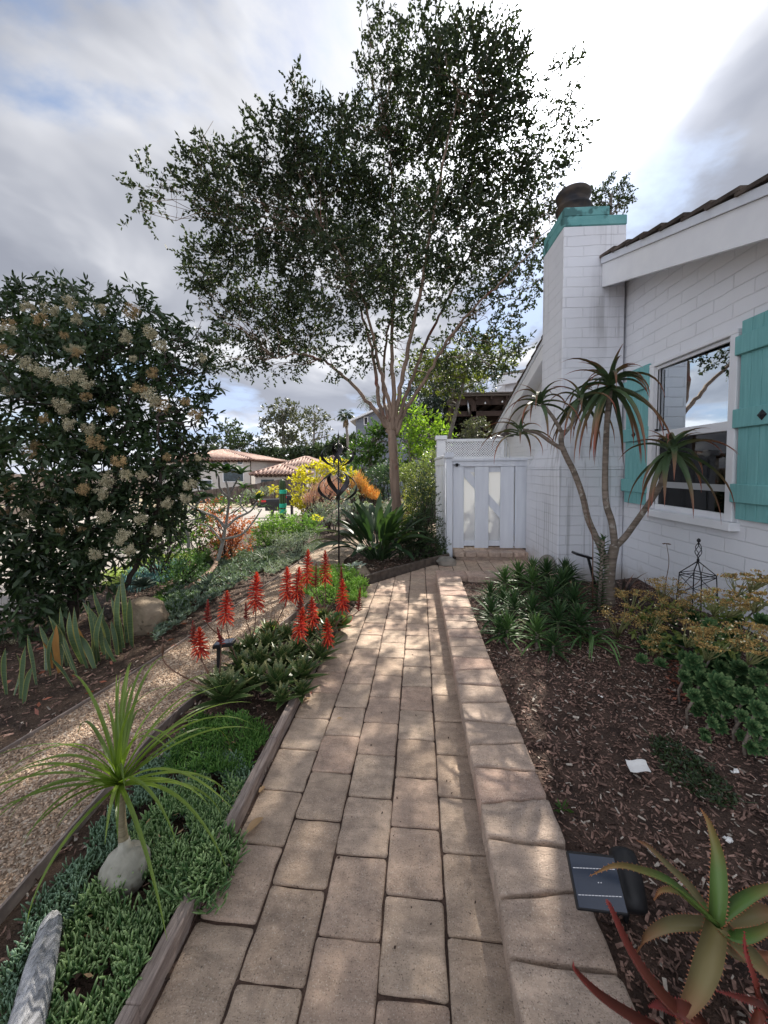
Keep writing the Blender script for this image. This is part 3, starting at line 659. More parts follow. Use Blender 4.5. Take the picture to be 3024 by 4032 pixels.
# small far window with teal shutter beyond the chimney
q = MB(); q.box((XW-.03, 7.1, 1.15), (XW-.012, 7.5, 2.2), bev=.003); q.build('small_shutter', M_teal, house, HL)
q = MB(); q.box((XW-.03, 7.56, 1.1), (XW-.01, 8.1, 2.25), bev=.003); q.build('door_panel', M_white, house, HL)

# lamp and shower
L0 = (2.25, 8.6, 2.17); lamp = thing('wall_lamp', 'black barn lamp on a gooseneck arm on the white wall behind the gate', 'wall lamp', L0)
q = MB(True); q.lathe((2.25, 8.6, 2.13), [(.16, 0), (.155, .02), (.10, .06), (.05, .085), (.045, .15), (.035, .16)], 20); q.build('lamp_shade', M_flue, lamp, L0)
q = MB(True); q.tube(spline([(2.25, 8.6, 2.28), (2.25, 8.6, 2.36), (2.32, 8.6, 2.43), (2.45, 8.6, 2.40), (2.6, 8.6, 2.30), (2.73, 8.6, 2.28)], 6), .012, 8); q.build('gooseneck_arm', M_iron, lamp, L0)
M_chrome = surf('dull chrome', (.45, .46, .48), (.6, .61, .63), rough=.3, metal=.9, bump=0)
q = MB(True); q.tube(spline([(2.09, 8.0, .6), (2.09, 8.0, 1.6), (2.09, 8.0, 1.98), (2.04, 8.0, 2.06), (1.93, 8.0, 2.09), (1.80, 8.0, 2.06)], 6), .012, 8)
q.tube(spline([(2.16, 8.0, .6), (2.16, 8.0, 1.6), (2.13, 8.0, 1.92), (2.05, 8.0, 2.03)], 6), .008, 6); q.lathe((1.78, 8.0, 2.035), [(.06, 0), (.06, .012), (.02, .03)], 14)
tag(q.build('outdoor_shower', M_chrome), 'chrome outdoor shower pipe with a round head behind the gate', 'shower')

# ---------------------------------------------------------------- gate and fences
GO = (1.37, 6.25, .125); gate = thing('garden_gate', 'white wooden garden gate with wide slats and a diagonal brace', 'gate', GO)
for a_, b_ in ((.79, .965), (1.14, 1.36), (1.545, 1.76), (1.778, 1.955)):
    q = MB(); q.box((a_, 6.235, .155), (b_, 6.255, 1.47), bev=.003); q.build('slat', M_gatewhite, gate, GO)
q = MB(); q.box((.785, 6.225, 1.472), (1.96, 6.265, 1.56), bev=.004); q.box((.76, 6.20, 1.562), (1.96, 6.29, 1.60), bev=.004); q.build('top_rail', M_gatewhite, gate, GO)
q = MB(); q.box((.785, 6.2655, 1.38), (1.955, 6.29, 1.55), bev=.003); q.build('rail', M_gatewhite, gate, GO)
q = MB(); q.box((.785, 6.257, .185), (1.955, 6.29, .27), bev=.003); q.build('rail', M_gatewhite, gate, GO)
q = MB(); q.bar((.86, 6.274, 1.53), (1.86, 6.274, .36), .12, .026, up=(0, 1, 0)); q.build('brace', M_gatewhite, gate, GO)
def sheer():
    m_, t_, o = newmat('frosted sheet'); a_ = N(t_, 'ShaderNodeBsdfTranslucent'); a_.inputs[0].default_value = (.86, .87, .86, 1); d_ = N(t_, 'ShaderNodeBsdfDiffuse'); d_.inputs[0].default_value = (.8, .8, .8, 1)
    mx = N(t_, 'ShaderNodeMixShader', i_0=.68); t_.links.new(a_.outputs[0], mx.inputs[1]); t_.links.new(d_.outputs[0], mx.inputs[2]); t_.links.new(mx.outputs[0], o.inputs[0]); return m_
q = MB(); q.box((.79, 6.294, .27), (1.95, 6.298, 1.5)); q.build('backing_sheet', sheer(), gate, GO)
q = MB(True); q.tube([(.74, 6.215, 1.50), (.90, 6.215, 1.50)], .006, 8); q.box((.83, 6.20, 1.475), (.87, 6.224, 1.525), bev=.004); q.box((.70, 6.205, 1.485), (.72, 6.222, 1.515)); q.build('latch', M_iron, gate, GO)
FO = (.72, 6.3, 0); pf = thing('side_fence', 'white board side fence running back from the gate post', 'fence', FO)
q = MB(); q.box((.685, 6.2, -.05), (.782, 6.3, 1.61), bev=.005); q.box((.66, 6.17, 1.612), (.80, 6.33, 1.70), bev=.006); q.build('gate_post', M_gatewhite, pf, FO)
y = 6.31; q = MB()
while y < 8.1: q.box((.668+rng.normal()*.003, y, -.1), (.690, y+.135, 1.62), bev=.003); y += .142
q.build('board', M_white, pf, FO)
q = MB(); q.box((.645, 6.335, 1.622), (.72, 8.15, 1.66), bev=.004); q.box((.655, 6.335, 1.50), (.667, 8.15, 1.60), bev=.003); q.build('rail', M_white, pf, FO)
LO = (1.4, 8.2, 0); lf = thing('lattice_fence', 'white fence with a lattice panel along its top behind the gate', 'fence', LO)
q = MB(); q.box((.70, 8.14, -.2), (.88, 8.30, 2.04), bev=.006); q.box((.67, 8.10, 2.042), (.91, 8.34, 2.13), bev=.01); q.box((2.03, 8.17, -.2), (2.10, 8.24, 2.06), bev=.004); q.build('post', M_white, lf, LO)
q = MB(); q.box((.882, 8.18, 2.0), (2.028, 8.24, 2.06), bev=.004); q.build('rail', M_white, lf, LO)
q = MB(); q.box((.882, 8.18, 1.62), (2.7, 8.24, 1.68), bev=.004); q.build('rail', M_white, lf, LO)
q = MB(); x = .885
while x < 2.68: q.box((x, 8.20, -.2), (min(x+.14, 2.7), 8.22, 1.618), bev=.002); x += .146
q.build('board', M_white, lf, LO)
q = MB(); st = .052; X0, X1, Z0, Z1 = .882, 2.028, 1.681, 1.999
for sgn, yy in ((1, 8.205), (-1, 8.214)):
    k = X0-(Z1-Z0)
    while k < X1+(Z1-Z0):
        # line x = k + s*(z-Z0)
        pts = []
        za, zb = Z0, Z1
        f_ = lambda z: k+(z-Z0)*sgn+(0 if sgn > 0 else (Z1-Z0)*.0)
        if sgn > 0: za = max(Z0, Z0+(X0-k)); zb = min(Z1, Z0+(X1-k))
        else: za = max(Z0, Z0+(k-X1)); zb = min(Z1, Z0+(k-X0))
        if zb-za > .01: q.bar((f_(za), yy, za), (f_(zb), yy, zb), .008, .022, up=(0, 1, 0)) if False else q.bar((f_(za), yy, za), (f_(zb), yy, zb), .0185, .006, up=(0, 1, 0))
        k += st
q.build('lattice', M_white, lf, LO)

# ---------------------------------------------------------------- patio cover, white gabled house, grey house
M_brown = surf('dark stained timber', (.035, .022, .018), (.07, .045, .036), scale=5, bump=.3)
PO = (4, 16, 0); pg = thing('patio_cover', 'dark brown timber patio cover with corrugated roof behind the fence', 'patio cover', PO)
q = MB(); q.box((2.0, 15.7, 4.33), (7.5, 20, 4.40))
for i in range(90): q.tube([(2.0+i*.0618, 15.6, 4.43), (2.0+i*.0618, 20, 4.47)], .03, 6)
q.build('roof', surf('corrugated sheet', (.12, .10, .09), (.2, .17, .15), bump=0), pg, PO)
q = MB(); q.box((2.1, 15.9, 4.0), (7.5, 16.05, 4.32)); 
for x in np.arange(2.3, 7.4, .6): q.box((x, 15.75, 4.18), (x+.06, 19.9, 4.325))
q.box((2.15, 15.9, 3.55), (7.5, 16.02, 3.75)); q.build('beam', M_brown, pg, PO)
for x, y_ in ((2.75, 16.0), (2.35, 19.5), (5.4, 16.0)):
    q = MB(); q.box((x, y_-.1, 0), (x+.2, y_+.1, 4.0)); q.build('post', M_brown, pg, PO)
q = MB(); q.box((2.1, 19.8, 0), (7.5, 19.9, 4.3)); q.box((2.05, 16.6, 0), (2.1, 19.8, 4.2)); q.box((2.0, 15.6, 0), (7.6, 15.75, 2.35)); q.build('screen_wall', M_brown, pg, PO)
for i, (px_, py_) in enumerate(((1048, 873), (1085, 870))):
    c_ = A(px_, py_, 15.8); q = MB(True); q.lathe(c_, [(.01, .09), (.035, .05), (.04, .02), (.015, 0)], 8); q.build('light_bulb', M_white, pg, PO)
q = MB(True); q.tube([A(1010, 865, 15.85), A(1012, 880, 15.85), A(1013, 895, 15.85)], .03, 6); q.build('hanging_chain', M_chrome, pg, PO)
WO = (7, 24, 0); wg = thing('gabled_house', 'white house with a pale shingled gable behind the patio cover', 'house', WO)
a_ = A(1076, 812, 24); b_ = A(1180, 790, 24)
q = MB(); q.box((a_[0]+.5, 24.3, 0), (13, 30, a_[2]-.4)); q.build('wall', M_wall, wg, WO)
q = MB(); q.bar((a_[0], 24, a_[2]-.35), (13, 24, a_[2]+.75), .3, .5); q.build('fascia', M_white, wg, WO)
q = MB(); v = [(a_[0]-.2, 23.8, a_[2]-.05), (13.2, 23.8, a_[2]+1.1), (13.2, 30.2, a_[2]+2.3), (a_[0]+.3, 30.2, a_[2]+1.2)]; v += [(p[0], p[1], p[2]+.12) for p in v]
q.add(v, [[3, 2, 1, 0], [4, 5, 6, 7], [0, 1, 5, 4], [1, 2, 6, 5], [2, 3, 7, 6], [3, 0, 4, 7]]); q.build('roof', surf('pale shingle', (.25, .22, .2), (.4, .36, .33), scale=6, bump=.5, stretch=(1, 1, 3)), wg, WO)
GO2 = (-3, 38, -2); gh = thing('grey_house', 'grey-blue gabled house above the trees beside the palm', 'house', GO2)
M_grey = surf('grey siding', (.17, .19, .23), (.21, .23, .27), scale=1, bump=.3, bscale=8, stretch=(.1, .1, 5))
q = MB(); x0 = -4.7; x1 = 3.5; ze = 6.2; zr = 7.9; xm = -.6
q.add([(x0, 38, -2), (x1, 38, -2), (x1, 38, ze), (xm, 38, zr), (x0, 38, ze), (x0, 47, -2), (x1, 47, -2), (x1, 47, ze), (xm, 47, zr), (x0, 47, ze)], [[0, 1, 2, 3, 4], [9, 8, 7, 6, 5], [0, 4, 9, 5], [1, 6, 7, 2], [2, 7, 8, 3], [4, 3, 8, 9]])
q.build('wall', M_grey, gh, GO2)
q = MB()
for (xa, za, xb, zb) in ((x0-.5, ze-.15, xm, zr+.06), (xm, zr+.06, x1+.5, ze-.15)):
    v = [(xa, 37.4, za), (xb, 37.4, zb), (xb, 47.5, zb), (xa, 47.5, za)]; v += [(p[0], p[1], p[2]+.18) for p in v]; q.add(v, [[3, 2, 1, 0], [4, 5, 6, 7], [0, 1, 5, 4], [1, 2, 6, 5], [2, 3, 7, 6], [3, 0, 4, 7]])
q.build('roof', M_white, gh, GO2)
wx0 = A(787, 900, 38)[0]; wx1 = A(794, 900, 38)[0]; q = MB(); q.box((wx0-.06, 37.95, 5.75), (wx1+.06, 38.0, 6.55)); wq = q.build('window', M_white, gh, GO2)
q = MB(); q.box((wx0+.02, 37.93, 5.83), (wx1-.02, 37.948, 6.47)); q.build('pane', M_dark, wq, GO2)

# ---------------------------------------------------------------- tile-roofed villa
M_stucco = surf('pale stucco', (.52, .49, .46), (.60, .57, .53), scale=.5, bump=.1)
def tilemat():
    m_, t_, o = newmat('clay tile'); g = N(t_, 'ShaderNodeNewGeometry'); col = ramp(t_, noise(t_, 2.2, 5), [(.3, (.20, .11, .085)), (.5, (.30, .185, .15)), (.7, (.42, .32, .28))])
    p = N(t_, 'ShaderNodeBsdfPrincipled', i_Roughness=.8); t_.links.new(col, p.inputs['Base Color']); t_.links.new(p.outputs[0], o.inputs[0]); return m_
M_tile = tilemat(); M_bark2 = None
def hiproof(M, x0, x1, y0, y1, ze, zr, ridge=None):
    """hip roof built of rows of barrel tiles down each slope"""
    w_ = (x1-x0)/2; d_ = (y1-y0)/2; k = min(w_, d_); xm, ym = (x0+x1)/2, (y0+y1)/2
    if w_ < d_: r0, r1 = np.array([xm, y0+k, zr]), np.array([xm, y1-k, zr])
    else: r0, r1 = np.array([x0+k, ym, zr]), np.array([x1-k, ym, zr])
    c = [np.array([x0, y0, ze]), np.array([x1, y0, ze]), np.array([x1, y1, ze]), np.array([x0, y1, ze])]
    if w_ < d_: faces = [(c[0], c[1], r0, r0), (c[1], c[2], r1, r0), (c[2], c[3], r1, r1), (c[3], c[0], r0, r1)]
    else: faces = [(c[0], c[1], r1, r0), (c[1], c[2], r1, r1), (c[2], c[3], r0, r1), (c[3], c[0], r0, r0)]
    for a_, b_, cc_, dd in faces:
        M.add([a_, b_, cc_, dd], [[0, 1, 2, 3]]); e = b_-a_; Ln = np.linalg.norm(e); e = e/Ln; n = max(3, int(Ln/.42))
        nu = np.cross(e, (dd-a_)); nu /= np.linalg.norm(nu)
        up = (dd-a_)-e*np.dot(dd-a_, e); uL = np.linalg.norm(up); up = up/uL
        s0, s1 = np.dot(dd-a_, e), np.dot(cc_-a_, e)
        for i in range(n):
            s_ = (i+.5)*Ln/n; h_ = uL*min(1, s_/max(s0, 1e-3), (Ln-s_)/max(Ln-s1, 1e-3))
            if h_ > .3: p = a_+e*s_-up*.12; M.tube([p, p+up*h_], .14, 6)
    for a_, b_ in ((c[0], r0), (c[1], r0 if w_ < d_ else r1), (c[2], r1), (c[3], r1 if w_ < d_ else r0), (r0, r1)):
        if np.linalg.norm(b_-a_) > .1: M.tube([a_, b_], .17, 6)
VO = (-20, 50, -3); vl = thing('tile_roof_villa', 'pale stucco villa with red clay tile hip roofs across the street', 'villa', VO)
blocks = [(-33, -19.2, 48, 63.5, 2.75, 4.3), (-17.6, -11.6, 43, 49, .95, 2.0), (-18.5, -11.2, 54, 64, 1.85, 3.3), (-13.5, -9.6, 60, 66, 2.3, 3.5), (-9.5, -4.5, 58, 66, 1.3, 2.3)]
for x0, x1, y0, y1, ze, zr in blocks: q = MB(); q.box((x0+.5, y0+.5, -3.3), (x1-.5, y1-.5, ze-.06)); q.build('wall', M_stucco, vl, VO)
q = MB(); q.box((-7.5, 50, -3), (-6.1, 51.3, 2.2)); q.build('chimney', M_stucco, vl, VO)
for x0, x1, y0, y1, ze, zr in blocks:
    q = MB(True); hiproof(q, x0, x1, y0, y1, ze, zr); q.build('roof', M_tile, vl, VO)
for x0, x1, y0, y1, ze, zr in blocks[:3]:
    q = MB(); q.box((x0+.1, y0+.1, ze-.22), (x1-.1, y1-.1, ze-.065))
    for x in np.arange(x0+.6, x1-.5, .55): q.box((x, y0+.02, ze-.36), (x+.22, y0+.5, ze-.225))
    q.build('eaves', surf('brown eaves', (.06, .035, .025), (.1, .06, .045), bump=0), vl, VO)
M_gl2 = surf('dark glazing', (.02, .035, .045), (.05, .08, .10), rough=.15, bump=0, spec=.6)
for x0, x1, z0, z1 in [(A(a_, 1000, 48.4)[0], A(b_, 1000, 48.4)[0], A(440, c_, 48.4)[2], A(440, d_, 48.4)[2]) for a_, b_, c_, d_ in ((455, 465, 1004, 996), (482, 492, 1003, 995), (514, 523, 1003, 995), (482, 524, 1040, 1012), (430, 455, 1058, 1038))]:
    q = MB(); q.box((x0-.12, 48.44, z0-.12), (x1+.12, 48.5, z1+.12)); wq = q.build('window', M_white, vl, VO)
    q = MB(); q.box((x0, 48.40, z0), (x1, 48.438, z1)); q.build('pane', M_gl2, wq, VO)
q = MB()
for xa in (-16.4, -14.2): q.box((xa, 43.44, -1.6), (xa+1.5, 43.5, .3))
q.build('garage_door', M_gl2, vl, VO)
q = MB(True); q.tube([(-19.6, 48.4, -3), (-19.6, 48.4, 2.5)], .06, 6); q.build('downpipe', M_brown, vl, VO)

# brown fence across the street
M_fence = surf('grey brown fence', (.07, .055, .048), (.14, .11, .095), scale=3, bump=.2, island=.35)
fa = A(400, 1063, 42); fb = A(528, 1049, 40); fc = A(660, 1026, 38); FO2 = tuple(fb*[1, 1, 0]+[0, 0, -2.8])
bf = thing('board_fence', 'long brown board fence below the tile-roofed villa', 'fence', FO2)
q = MB(); qp = MB()
for a_, b_ in ((fa, fb), (fb, fc)):
    Ln = np.linalg.norm((b_-a_)[:2]); n = int(Ln/.16)
    for i in range(n):
        p = a_+(b_-a_)*(i+.5)/n; an = math.atan2(b_[1]-a_[1], b_[0]-a_[0]); q.box((p[0]-.07, p[1]-.012, p[2]-1.9), (p[0]+.07, p[1]+.012, p[2]+rng.normal()*.015), rz=an)
    for i in range(0, n+1, 15):
        p = a_+(b_-a_)*i/n; qp.box((p[0]-.07, p[1]-.1, p[2]-1.9), (p[0]+.07, p[1]-.03, p[2]+.05))
q.build('boards', M_fence, bf, FO2); qp.build('post', M_fence, bf, FO2)

# mailboxes
M_black = surf('black steel', (.012, .012, .014), (.022, .022, .025), rough=.35, bump=.05, spec=.5)
M_red = surf('red flag', (.55, .03, .03), (.6, .04, .04), bump=0, rough=.4)
def mailbox(px_, y_top, Yd, ln, lab, wd_=.45):
    a_ = A(px_, y_top, Yd); z0 = float(hz(a_[0], a_[1])); Lc = (a_[0], a_[1], z0); mb = thing('mailbox', lab, 'mailbox', Lc)
    zt = a_[2]; q = MB(); rz = .25
    prof = [(-wd_/2, 0), (-wd_/2, .22), (-wd_*.32, .30), (wd_*.32, .30), (wd_/2, .22), (wd_/2, 0)]
    V = [(x_, p[0], p[1]) for x_ in (-ln/2, ln/2) for p in prof]; cc, ss = math.cos(rz), math.sin(rz)
    V = [(a_[0]+v[0]*cc-v[1]*ss, a_[1]+v[0]*ss+v[1]*cc, zt-.30+v[2]) for v in V]
    q.add(V, [[i, (i+1) % 6, 6+(i+1) % 6, 6+i] for i in range(6)]+[list(range(6))[::-1], list(range(6, 12))]); q.build('box', M_black, mb, Lc)
    q = MB(); q.box((a_[0]-ln*.25, a_[1]-.08, zt-.45), (a_[0]+ln*.25, a_[1]+.08, zt-.305), bev=.01); q.box((a_[0]-.05, a_[1]-.05, z0-.1), (a_[0]+.05, a_[1]+.05, zt-.44)); q.build('post', M_black, mb, Lc)
    q = MB(); q.box((a_[0]-ln*.42, a_[1]-wd_*.75, zt-.09), (a_[0]-ln*.12, a_[1]-wd_*.72, zt-.02)); q.build('flag', M_red, mb, Lc)
mailbox(588, 1078, 14.5, 1.05, 'black mailbox with a red flag on a post, nearer the frangipani'); mailbox(630, 1070, 16.5, 1.0, 'black mailbox with a red flag behind the cactus with green ties')
# ---------------------------------------------------------------- plant materials
B_crape = surf('smooth tan bark', (.12, .083, .063), (.28, .20, .15), scale=3, stretch=(3, 3, .5), bump=.4, bscale=14, rough=.75, spots=(2.2, .60, (.16, .06, .045)))
B_grey = surf('grey bark', (.13, .115, .10), (.26, .24, .21), scale=5, bump=.5, bscale=20)
B_dark = surf('dark bark', (.04, .03, .025), (.09, .07, .06), scale=5, bump=.5)
L_crape = leafmat('dark glossy leaf', (.022, .036, .022), (.046, .064, .032), trans=.24, rough=.6, spec=.2)
L_toyon = leafmat('leathery leaf', (.020, .042, .018), (.052, .085, .034), trans=.18, rough=.42, spec=.4)
L_far = leafmat('far foliage', (.03, .055, .028), (.07, .10, .05), trans=.25)
L_euc = leafmat('grey foliage', (.06, .07, .05), (.12, .13, .09), trans=.25)
L_conifer = leafmat('dark conifer', (.022, .042, .028), (.05, .075, .05), trans=.15)
L_bright = leafmat('yellow green leaf', (.10, .20, .03), (.26, .38, .06), trans=.45)
L_mid = leafmat('mid green leaf', (.035, .085, .022), (.085, .155, .04), trans=.4)
L_yellow = leafmat('golden leaf', (.40, .36, .03), (.62, .55, .06), trans=.4)
L_orange = leafmat('orange stems', (.80, .40, .12), (.84, .58, .22), trans=.08)
L_coral = leafmat('coral stems', (.66, .36, .29), (.76, .58, .46), trans=.06)
L_grey = leafmat('silver leaf', (.20, .25, .20), (.34, .39, .32), trans=.15, rough=.7)
L_blue = leafmat('blue green leaf', (.09, .14, .10), (.20, .26, .20), trans=.15, rough=.6)
L_red = leafmat('red leaf', (.30, .07, .04), (.45, .16, .09), trans=.35)
L_dkshrub = leafmat('small dark leaf', (.03, .06, .025), (.08, .12, .05), trans=.25)
FL_cream = surf('cream florets', (.33, .30, .18), (.55, .50, .35), scale=30, bump=0, island=.35)
FL_tan = surf('tan florets', (.28, .19, .09), (.46, .34, .17), scale=30, bump=0, island=.35)

def R_(px_r, Yd): return px_r*Yd/831.
def blobs2world(bl, Yd):
    out = []
    for b in bl:
        cx_, cy_, rx, ry = b[:4]; dy = b[4] if len(b) > 4 else 0; dens = b[5] if len(b) > 5 else 1
        c_ = A(cx_, cy_, Yd+dy); out.append((c_, np.array([R_(rx, Yd+dy), R_((rx+ry)/2, Yd+dy)*(b[6] if len(b) > 6 else .9), R_(ry, Yd+dy)]), dens))
    return out
def grow(M, p0, p1, r0, r1, rng_, wob=.06, n=6, sides=7):
    p0 = np.array(p0, float); p1 = np.array(p1, float); u = np.linspace(0, 1, n)[:, None]; Ln = np.linalg.norm(p1-p0)
    P = p0+(p1-p0)*u+rng_.normal(size=(n, 3))*wob*Ln*.5*np.sin(u*math.pi); M.tube(P, np.linspace(r0, r1, n), sides); return P
def tree(name, label, cat, bl, Yd, trunk, limbs=(), lm=L_crape, bm=B_crape, cov=2., twig=.22, k=9, L_=.06, W_=.03, seed=1, shell=.35, group=None, kind='kite', subr=.012, sub_from=None, spread=.9, flat=None, nsub=3, up=.3):
    r = np.random.default_rng(seed); W = blobs2world(bl, Yd); base = np.array(trunk[0], float); t_ = thing(name, label, cat, base, group)
    MT = MB(True); MC = MB(); ends = []
    tp = spline(trunk[:-1], 6) if len(trunk) > 3 else np.array(trunk[:-1]); r0, r1 = trunk[-1]; MT.tube(tp, np.linspace(r0, r1, len(tp))*(1+.05*np.sin(np.arange(len(tp)))), 12)
    ends.append(tp[len(tp)//2:])
    for lp, a_, b_ in limbs:
        P = spline(lp, 7); P = P+r.normal(size=P.shape)*.012; MT.tube(P, np.linspace(a_, b_, len(P)), 9); ends.append(P[len(P)//4:])
    E_ = np.concatenate(ends)
    for c_, rad, dens in W:
        n = max(4, int(cov*dens*math.pi*rad[0]*rad[2]/(L_*W_*(.3 if kind == 'kite' else .4)*k)))
        pos, d = ellipts(r, n, c_, rad, shell); d = d.copy(); d[:, 2] += up
        sprays(MC, r, pos, d, twig, k, L_, W_, kind, spread, flat, MT if twig > .15 else None)
        for j in range(nsub):
            tgt, _ = ellipts(r, 1, c_, rad*.7, 0); tgt = tgt[0]; dd = np.linalg.norm(E_-tgt, axis=1)+np.where(E_[:, 2] > tgt[2]+.1, 3, 0); s_ = E_[np.argmin(dd)]
            P = grow(MT, s_, tgt, subr, subr*.35, r, .12, 7, 5)
            for m_ in range(3):
                q_ = P[r.integers(3, 7)]; grow(MT, q_, q_+r.normal(size=3)*rad*.45+[0, 0, rad[2]*.25], subr*.4, .003, r, .1, 4, 4)
    MT.build('trunk', bm, t_, base); MC.build('crown', lm, t_, base); return t_

# ---------------------------------------------------------------- the big multi-limbed tree
tb = T(862, 1163); TY = tb[1]
def TA(x, y, dy=0): return A(x, y, TY+dy)
trunk = [tb+[0, 0, -.1], TA(860, 1120), TA(853, 1050), TA(850, 985), TA(846, 930), (.112, .086)]
limbs = [([TA(846, 940), TA(820, 900), TA(780, 850), TA(735, 805), TA(690, 775), TA(640, 765), TA(590, 775)], .05, .012),
 ([TA(845, 935), TA(822, 880), TA(812, 820), TA(800, 740, .3), TA(770, 640, .6), TA(730, 520, .8), TA(690, 400, .9)], .05, .012),
 ([TA(847, 935), TA(838, 860), TA(818, 790), TA(800, 700, -.3), TA(760, 590, -.5), TA(700, 500, -.8)], .05, .010),
 ([TA(850, 930), TA(850, 840), TA(845, 750, .3), TA(850, 620, .5), TA(850, 470, .4), TA(840, 300, 0)], .055, .012),
 ([TA(852, 930), TA(862, 850), TA(880, 760, -.2), TA(905, 640, -.6), TA(930, 500, -1.0), TA(960, 340, -1.2), TA(990, 200, -1.0)], .055, .012),
 ([TA(854, 935), TA(868, 880), TA(890, 820, .3), TA(920, 740, .6), TA(970, 640, .9), TA(1030, 520, 1.0), TA(1080, 400, 1.0)], .05, .012),
 ([TA(855, 940), TA(880, 880), TA(925, 810, -.2), TA(965, 740, -.4), TA(1010, 680, -.6), TA(1080, 610, -.9), TA(1150, 540, -1.1)], .045, .01),
 ([TA(965, 745, -.3), TA(1000, 700), TA(1050, 660, .3), TA(1120, 640, .5)], .02, .008),
 ([TA(846, 935), TA(835, 890), TA(828, 830, .5), TA(840, 700, 1.2), TA(880, 560, 1.5), TA(900, 420, 1.6)], .045, .012)]
CR = [(480, 400, 85, 75, -1.2), (330, 405, 45, 38, -1.4, .55), (300, 440, 22, 38, -1.4, .5), (400, 400, 40, 14, -1.3, .6), (440, 570, 55, 45, -.8), (430, 640, 26, 22, -.6, .6), (550, 470, 110, 95, -1), (550, 600, 120, 80, -.3), (560, 700, 100, 55, .2, .9), (500, 770, 75, 38, 0, .75), (600, 790, 60, 28, .1, .7), (640, 700, 70, 70, .8, .8),
 (590, 330, 75, 60, -1.2), (655, 275, 42, 55, -1, .7), (645, 215, 22, 45, -1, .4), (700, 330, 90, 75, -.8), (780, 330, 85, 85, .3), (710, 450, 120, 95, 0), (800, 520, 120, 110, .9), (720, 590, 110, 85, -.9), (800, 660, 90, 70, .5, .7), (740, 770, 60, 40, -.2, .6), (860, 760, 50, 50, .5, .3),
 (810, 180, 40, 55, 0, .7), (790, 40, 16, 42, 0, .5), (800, 110, 10, 50, 0, .3), (840, 90, 30, 55, -.2, .6), (910, 130, 60, 75, -.4), (900, 260, 80, 80, .2), (1030, 135, 88, 62, -.5), (1010, 85, 50, 28, -.5, .7), (1000, 220, 110, 100, -1), (1090, 190, 55, 70, -.5), (960, 370, 110, 90, .4), (1080, 330, 80, 75, -.3, .9), (1060, 440, 90, 75, .9), (960, 500, 110, 80, -.9),
 (1215, 180, 36, 45, -.3, .5), (1225, 300, 34, 45, -.2, .5), (1170, 330, 48, 70, .1, .6), (1150, 430, 60, 55, -.3, .8), (1110, 540, 75, 55, .6, .8), (1010, 590, 90, 55, .2, .8), (1130, 610, 50, 30, .4, .6), (910, 620, 80, 60, -.6, .7), (1060, 680, 75, 45, -.2, .6), (1080, 760, 55, 42, .3, .75), (1000, 760, 60, 40, .9, .6), (940, 820, 45, 28, .9, .6), (1100, 240, 30, 40, -.2, .5)]
tree('spreading_tree', 'tall multi-limbed tree with smooth tan bark and a wide dark crown beside the path', 'tree', CR, TY, trunk, limbs, cov=1.75, twig=.27, k=13, L_=.074, W_=.040, seed=3, shell=.3, subr=.010, nsub=3)

# ---------------------------------------------------------------- big flowering shrub on the left
sb = G(150, 1345); SY = sb[1]
def SA(x, y, dy=0): return A(x, y, SY+.35+dy)
BL = [(60, 700, 70, 70, .3), (10, 760, 70, 90, 0), (130, 680, 50, 60, .6), (190, 700, 60, 60, .2, .9), (290, 700, 60, 65, .5, .9), (120, 800, 100, 90, -.2), (240, 790, 100, 80, .1), (340, 760, 60, 60, .5, .75), (400, 760, 45, 55, .6, .55), (60, 900, 110, 90, -.5), (200, 910, 110, 80, 0), (320, 880, 90, 80, .3), (410, 860, 35, 50, .5, .5), (100, 1020, 110, 90, -.6), (240, 1020, 100, 80, -.2), (350, 1000, 70, 80, .2, .8), (410, 960, 30, 60, .4, .5), (60, 1130, 100, 70, -.6), (180, 1130, 100, 60, -.5), (300, 1110, 90, 60, 0, .8), (380, 1100, 50, 40, .2, .6), (10, 1200, 80, 60, -.6, 1.2), (130, 1210, 90, 50, -.3, 1.2), (240, 1185, 70, 45, -.2, 1.), (30, 1300, 70, 80, -.7, 1.2), (110, 1280, 60, 50, -.5, .9), (190, 1260, 50, 30, -.4, .6), (20, 1390, 40, 40, -.8, .5), (330, 1160, 50, 30, .1, .5), (430, 800, 30, 60, .6, .5), (430, 720, 26, 30, .6, .35), (430, 920, 24, 50, .5, .5), (400, 1010, 40, 50, .3, .6), (330, 1050, 60, 60, 0, .8)]
tw = [([sb, SA(180, 1280), SA(150, 1180), SA(100, 1050), SA(60, 900)], .04, .015), ([sb, SA(200, 1250), SA(230, 1130), SA(260, 1000), SA(280, 850)], .035, .012), ([sb, SA(170, 1280), SA(190, 1150), SA(180, 950), SA(190, 780)], .035, .012), ([sb+[-.2, .2, 0], SA(80, 1280), SA(30, 1150), SA(0, 1000), SA(-10, 850)], .035, .012), ([sb+[.3, .1, 0], SA(290, 1230), SA(330, 1130), SA(350, 1010), SA(340, 900)], .03, .012), ([G(170, 1340), SA(110, 1360), SA(60, 1390, -.5)], .03, .015)]
fs = tree('flowering_shrub', 'large dark leathery shrub with cream flower clusters between the gravel and the street', 'shrub', BL, SY+.35, [sb+[0, 0, -.1], sb+[.02, .05, .25], sb+[.03, .1, .4], (.06, .05)], tw, lm=L_toyon, bm=B_dark, cov=2.8, twig=.16, k=10, L_=.088, W_=.028, seed=11, shell=.4, kind='long', subr=.012, nsub=2, spread=.8)
r = np.random.default_rng(5)
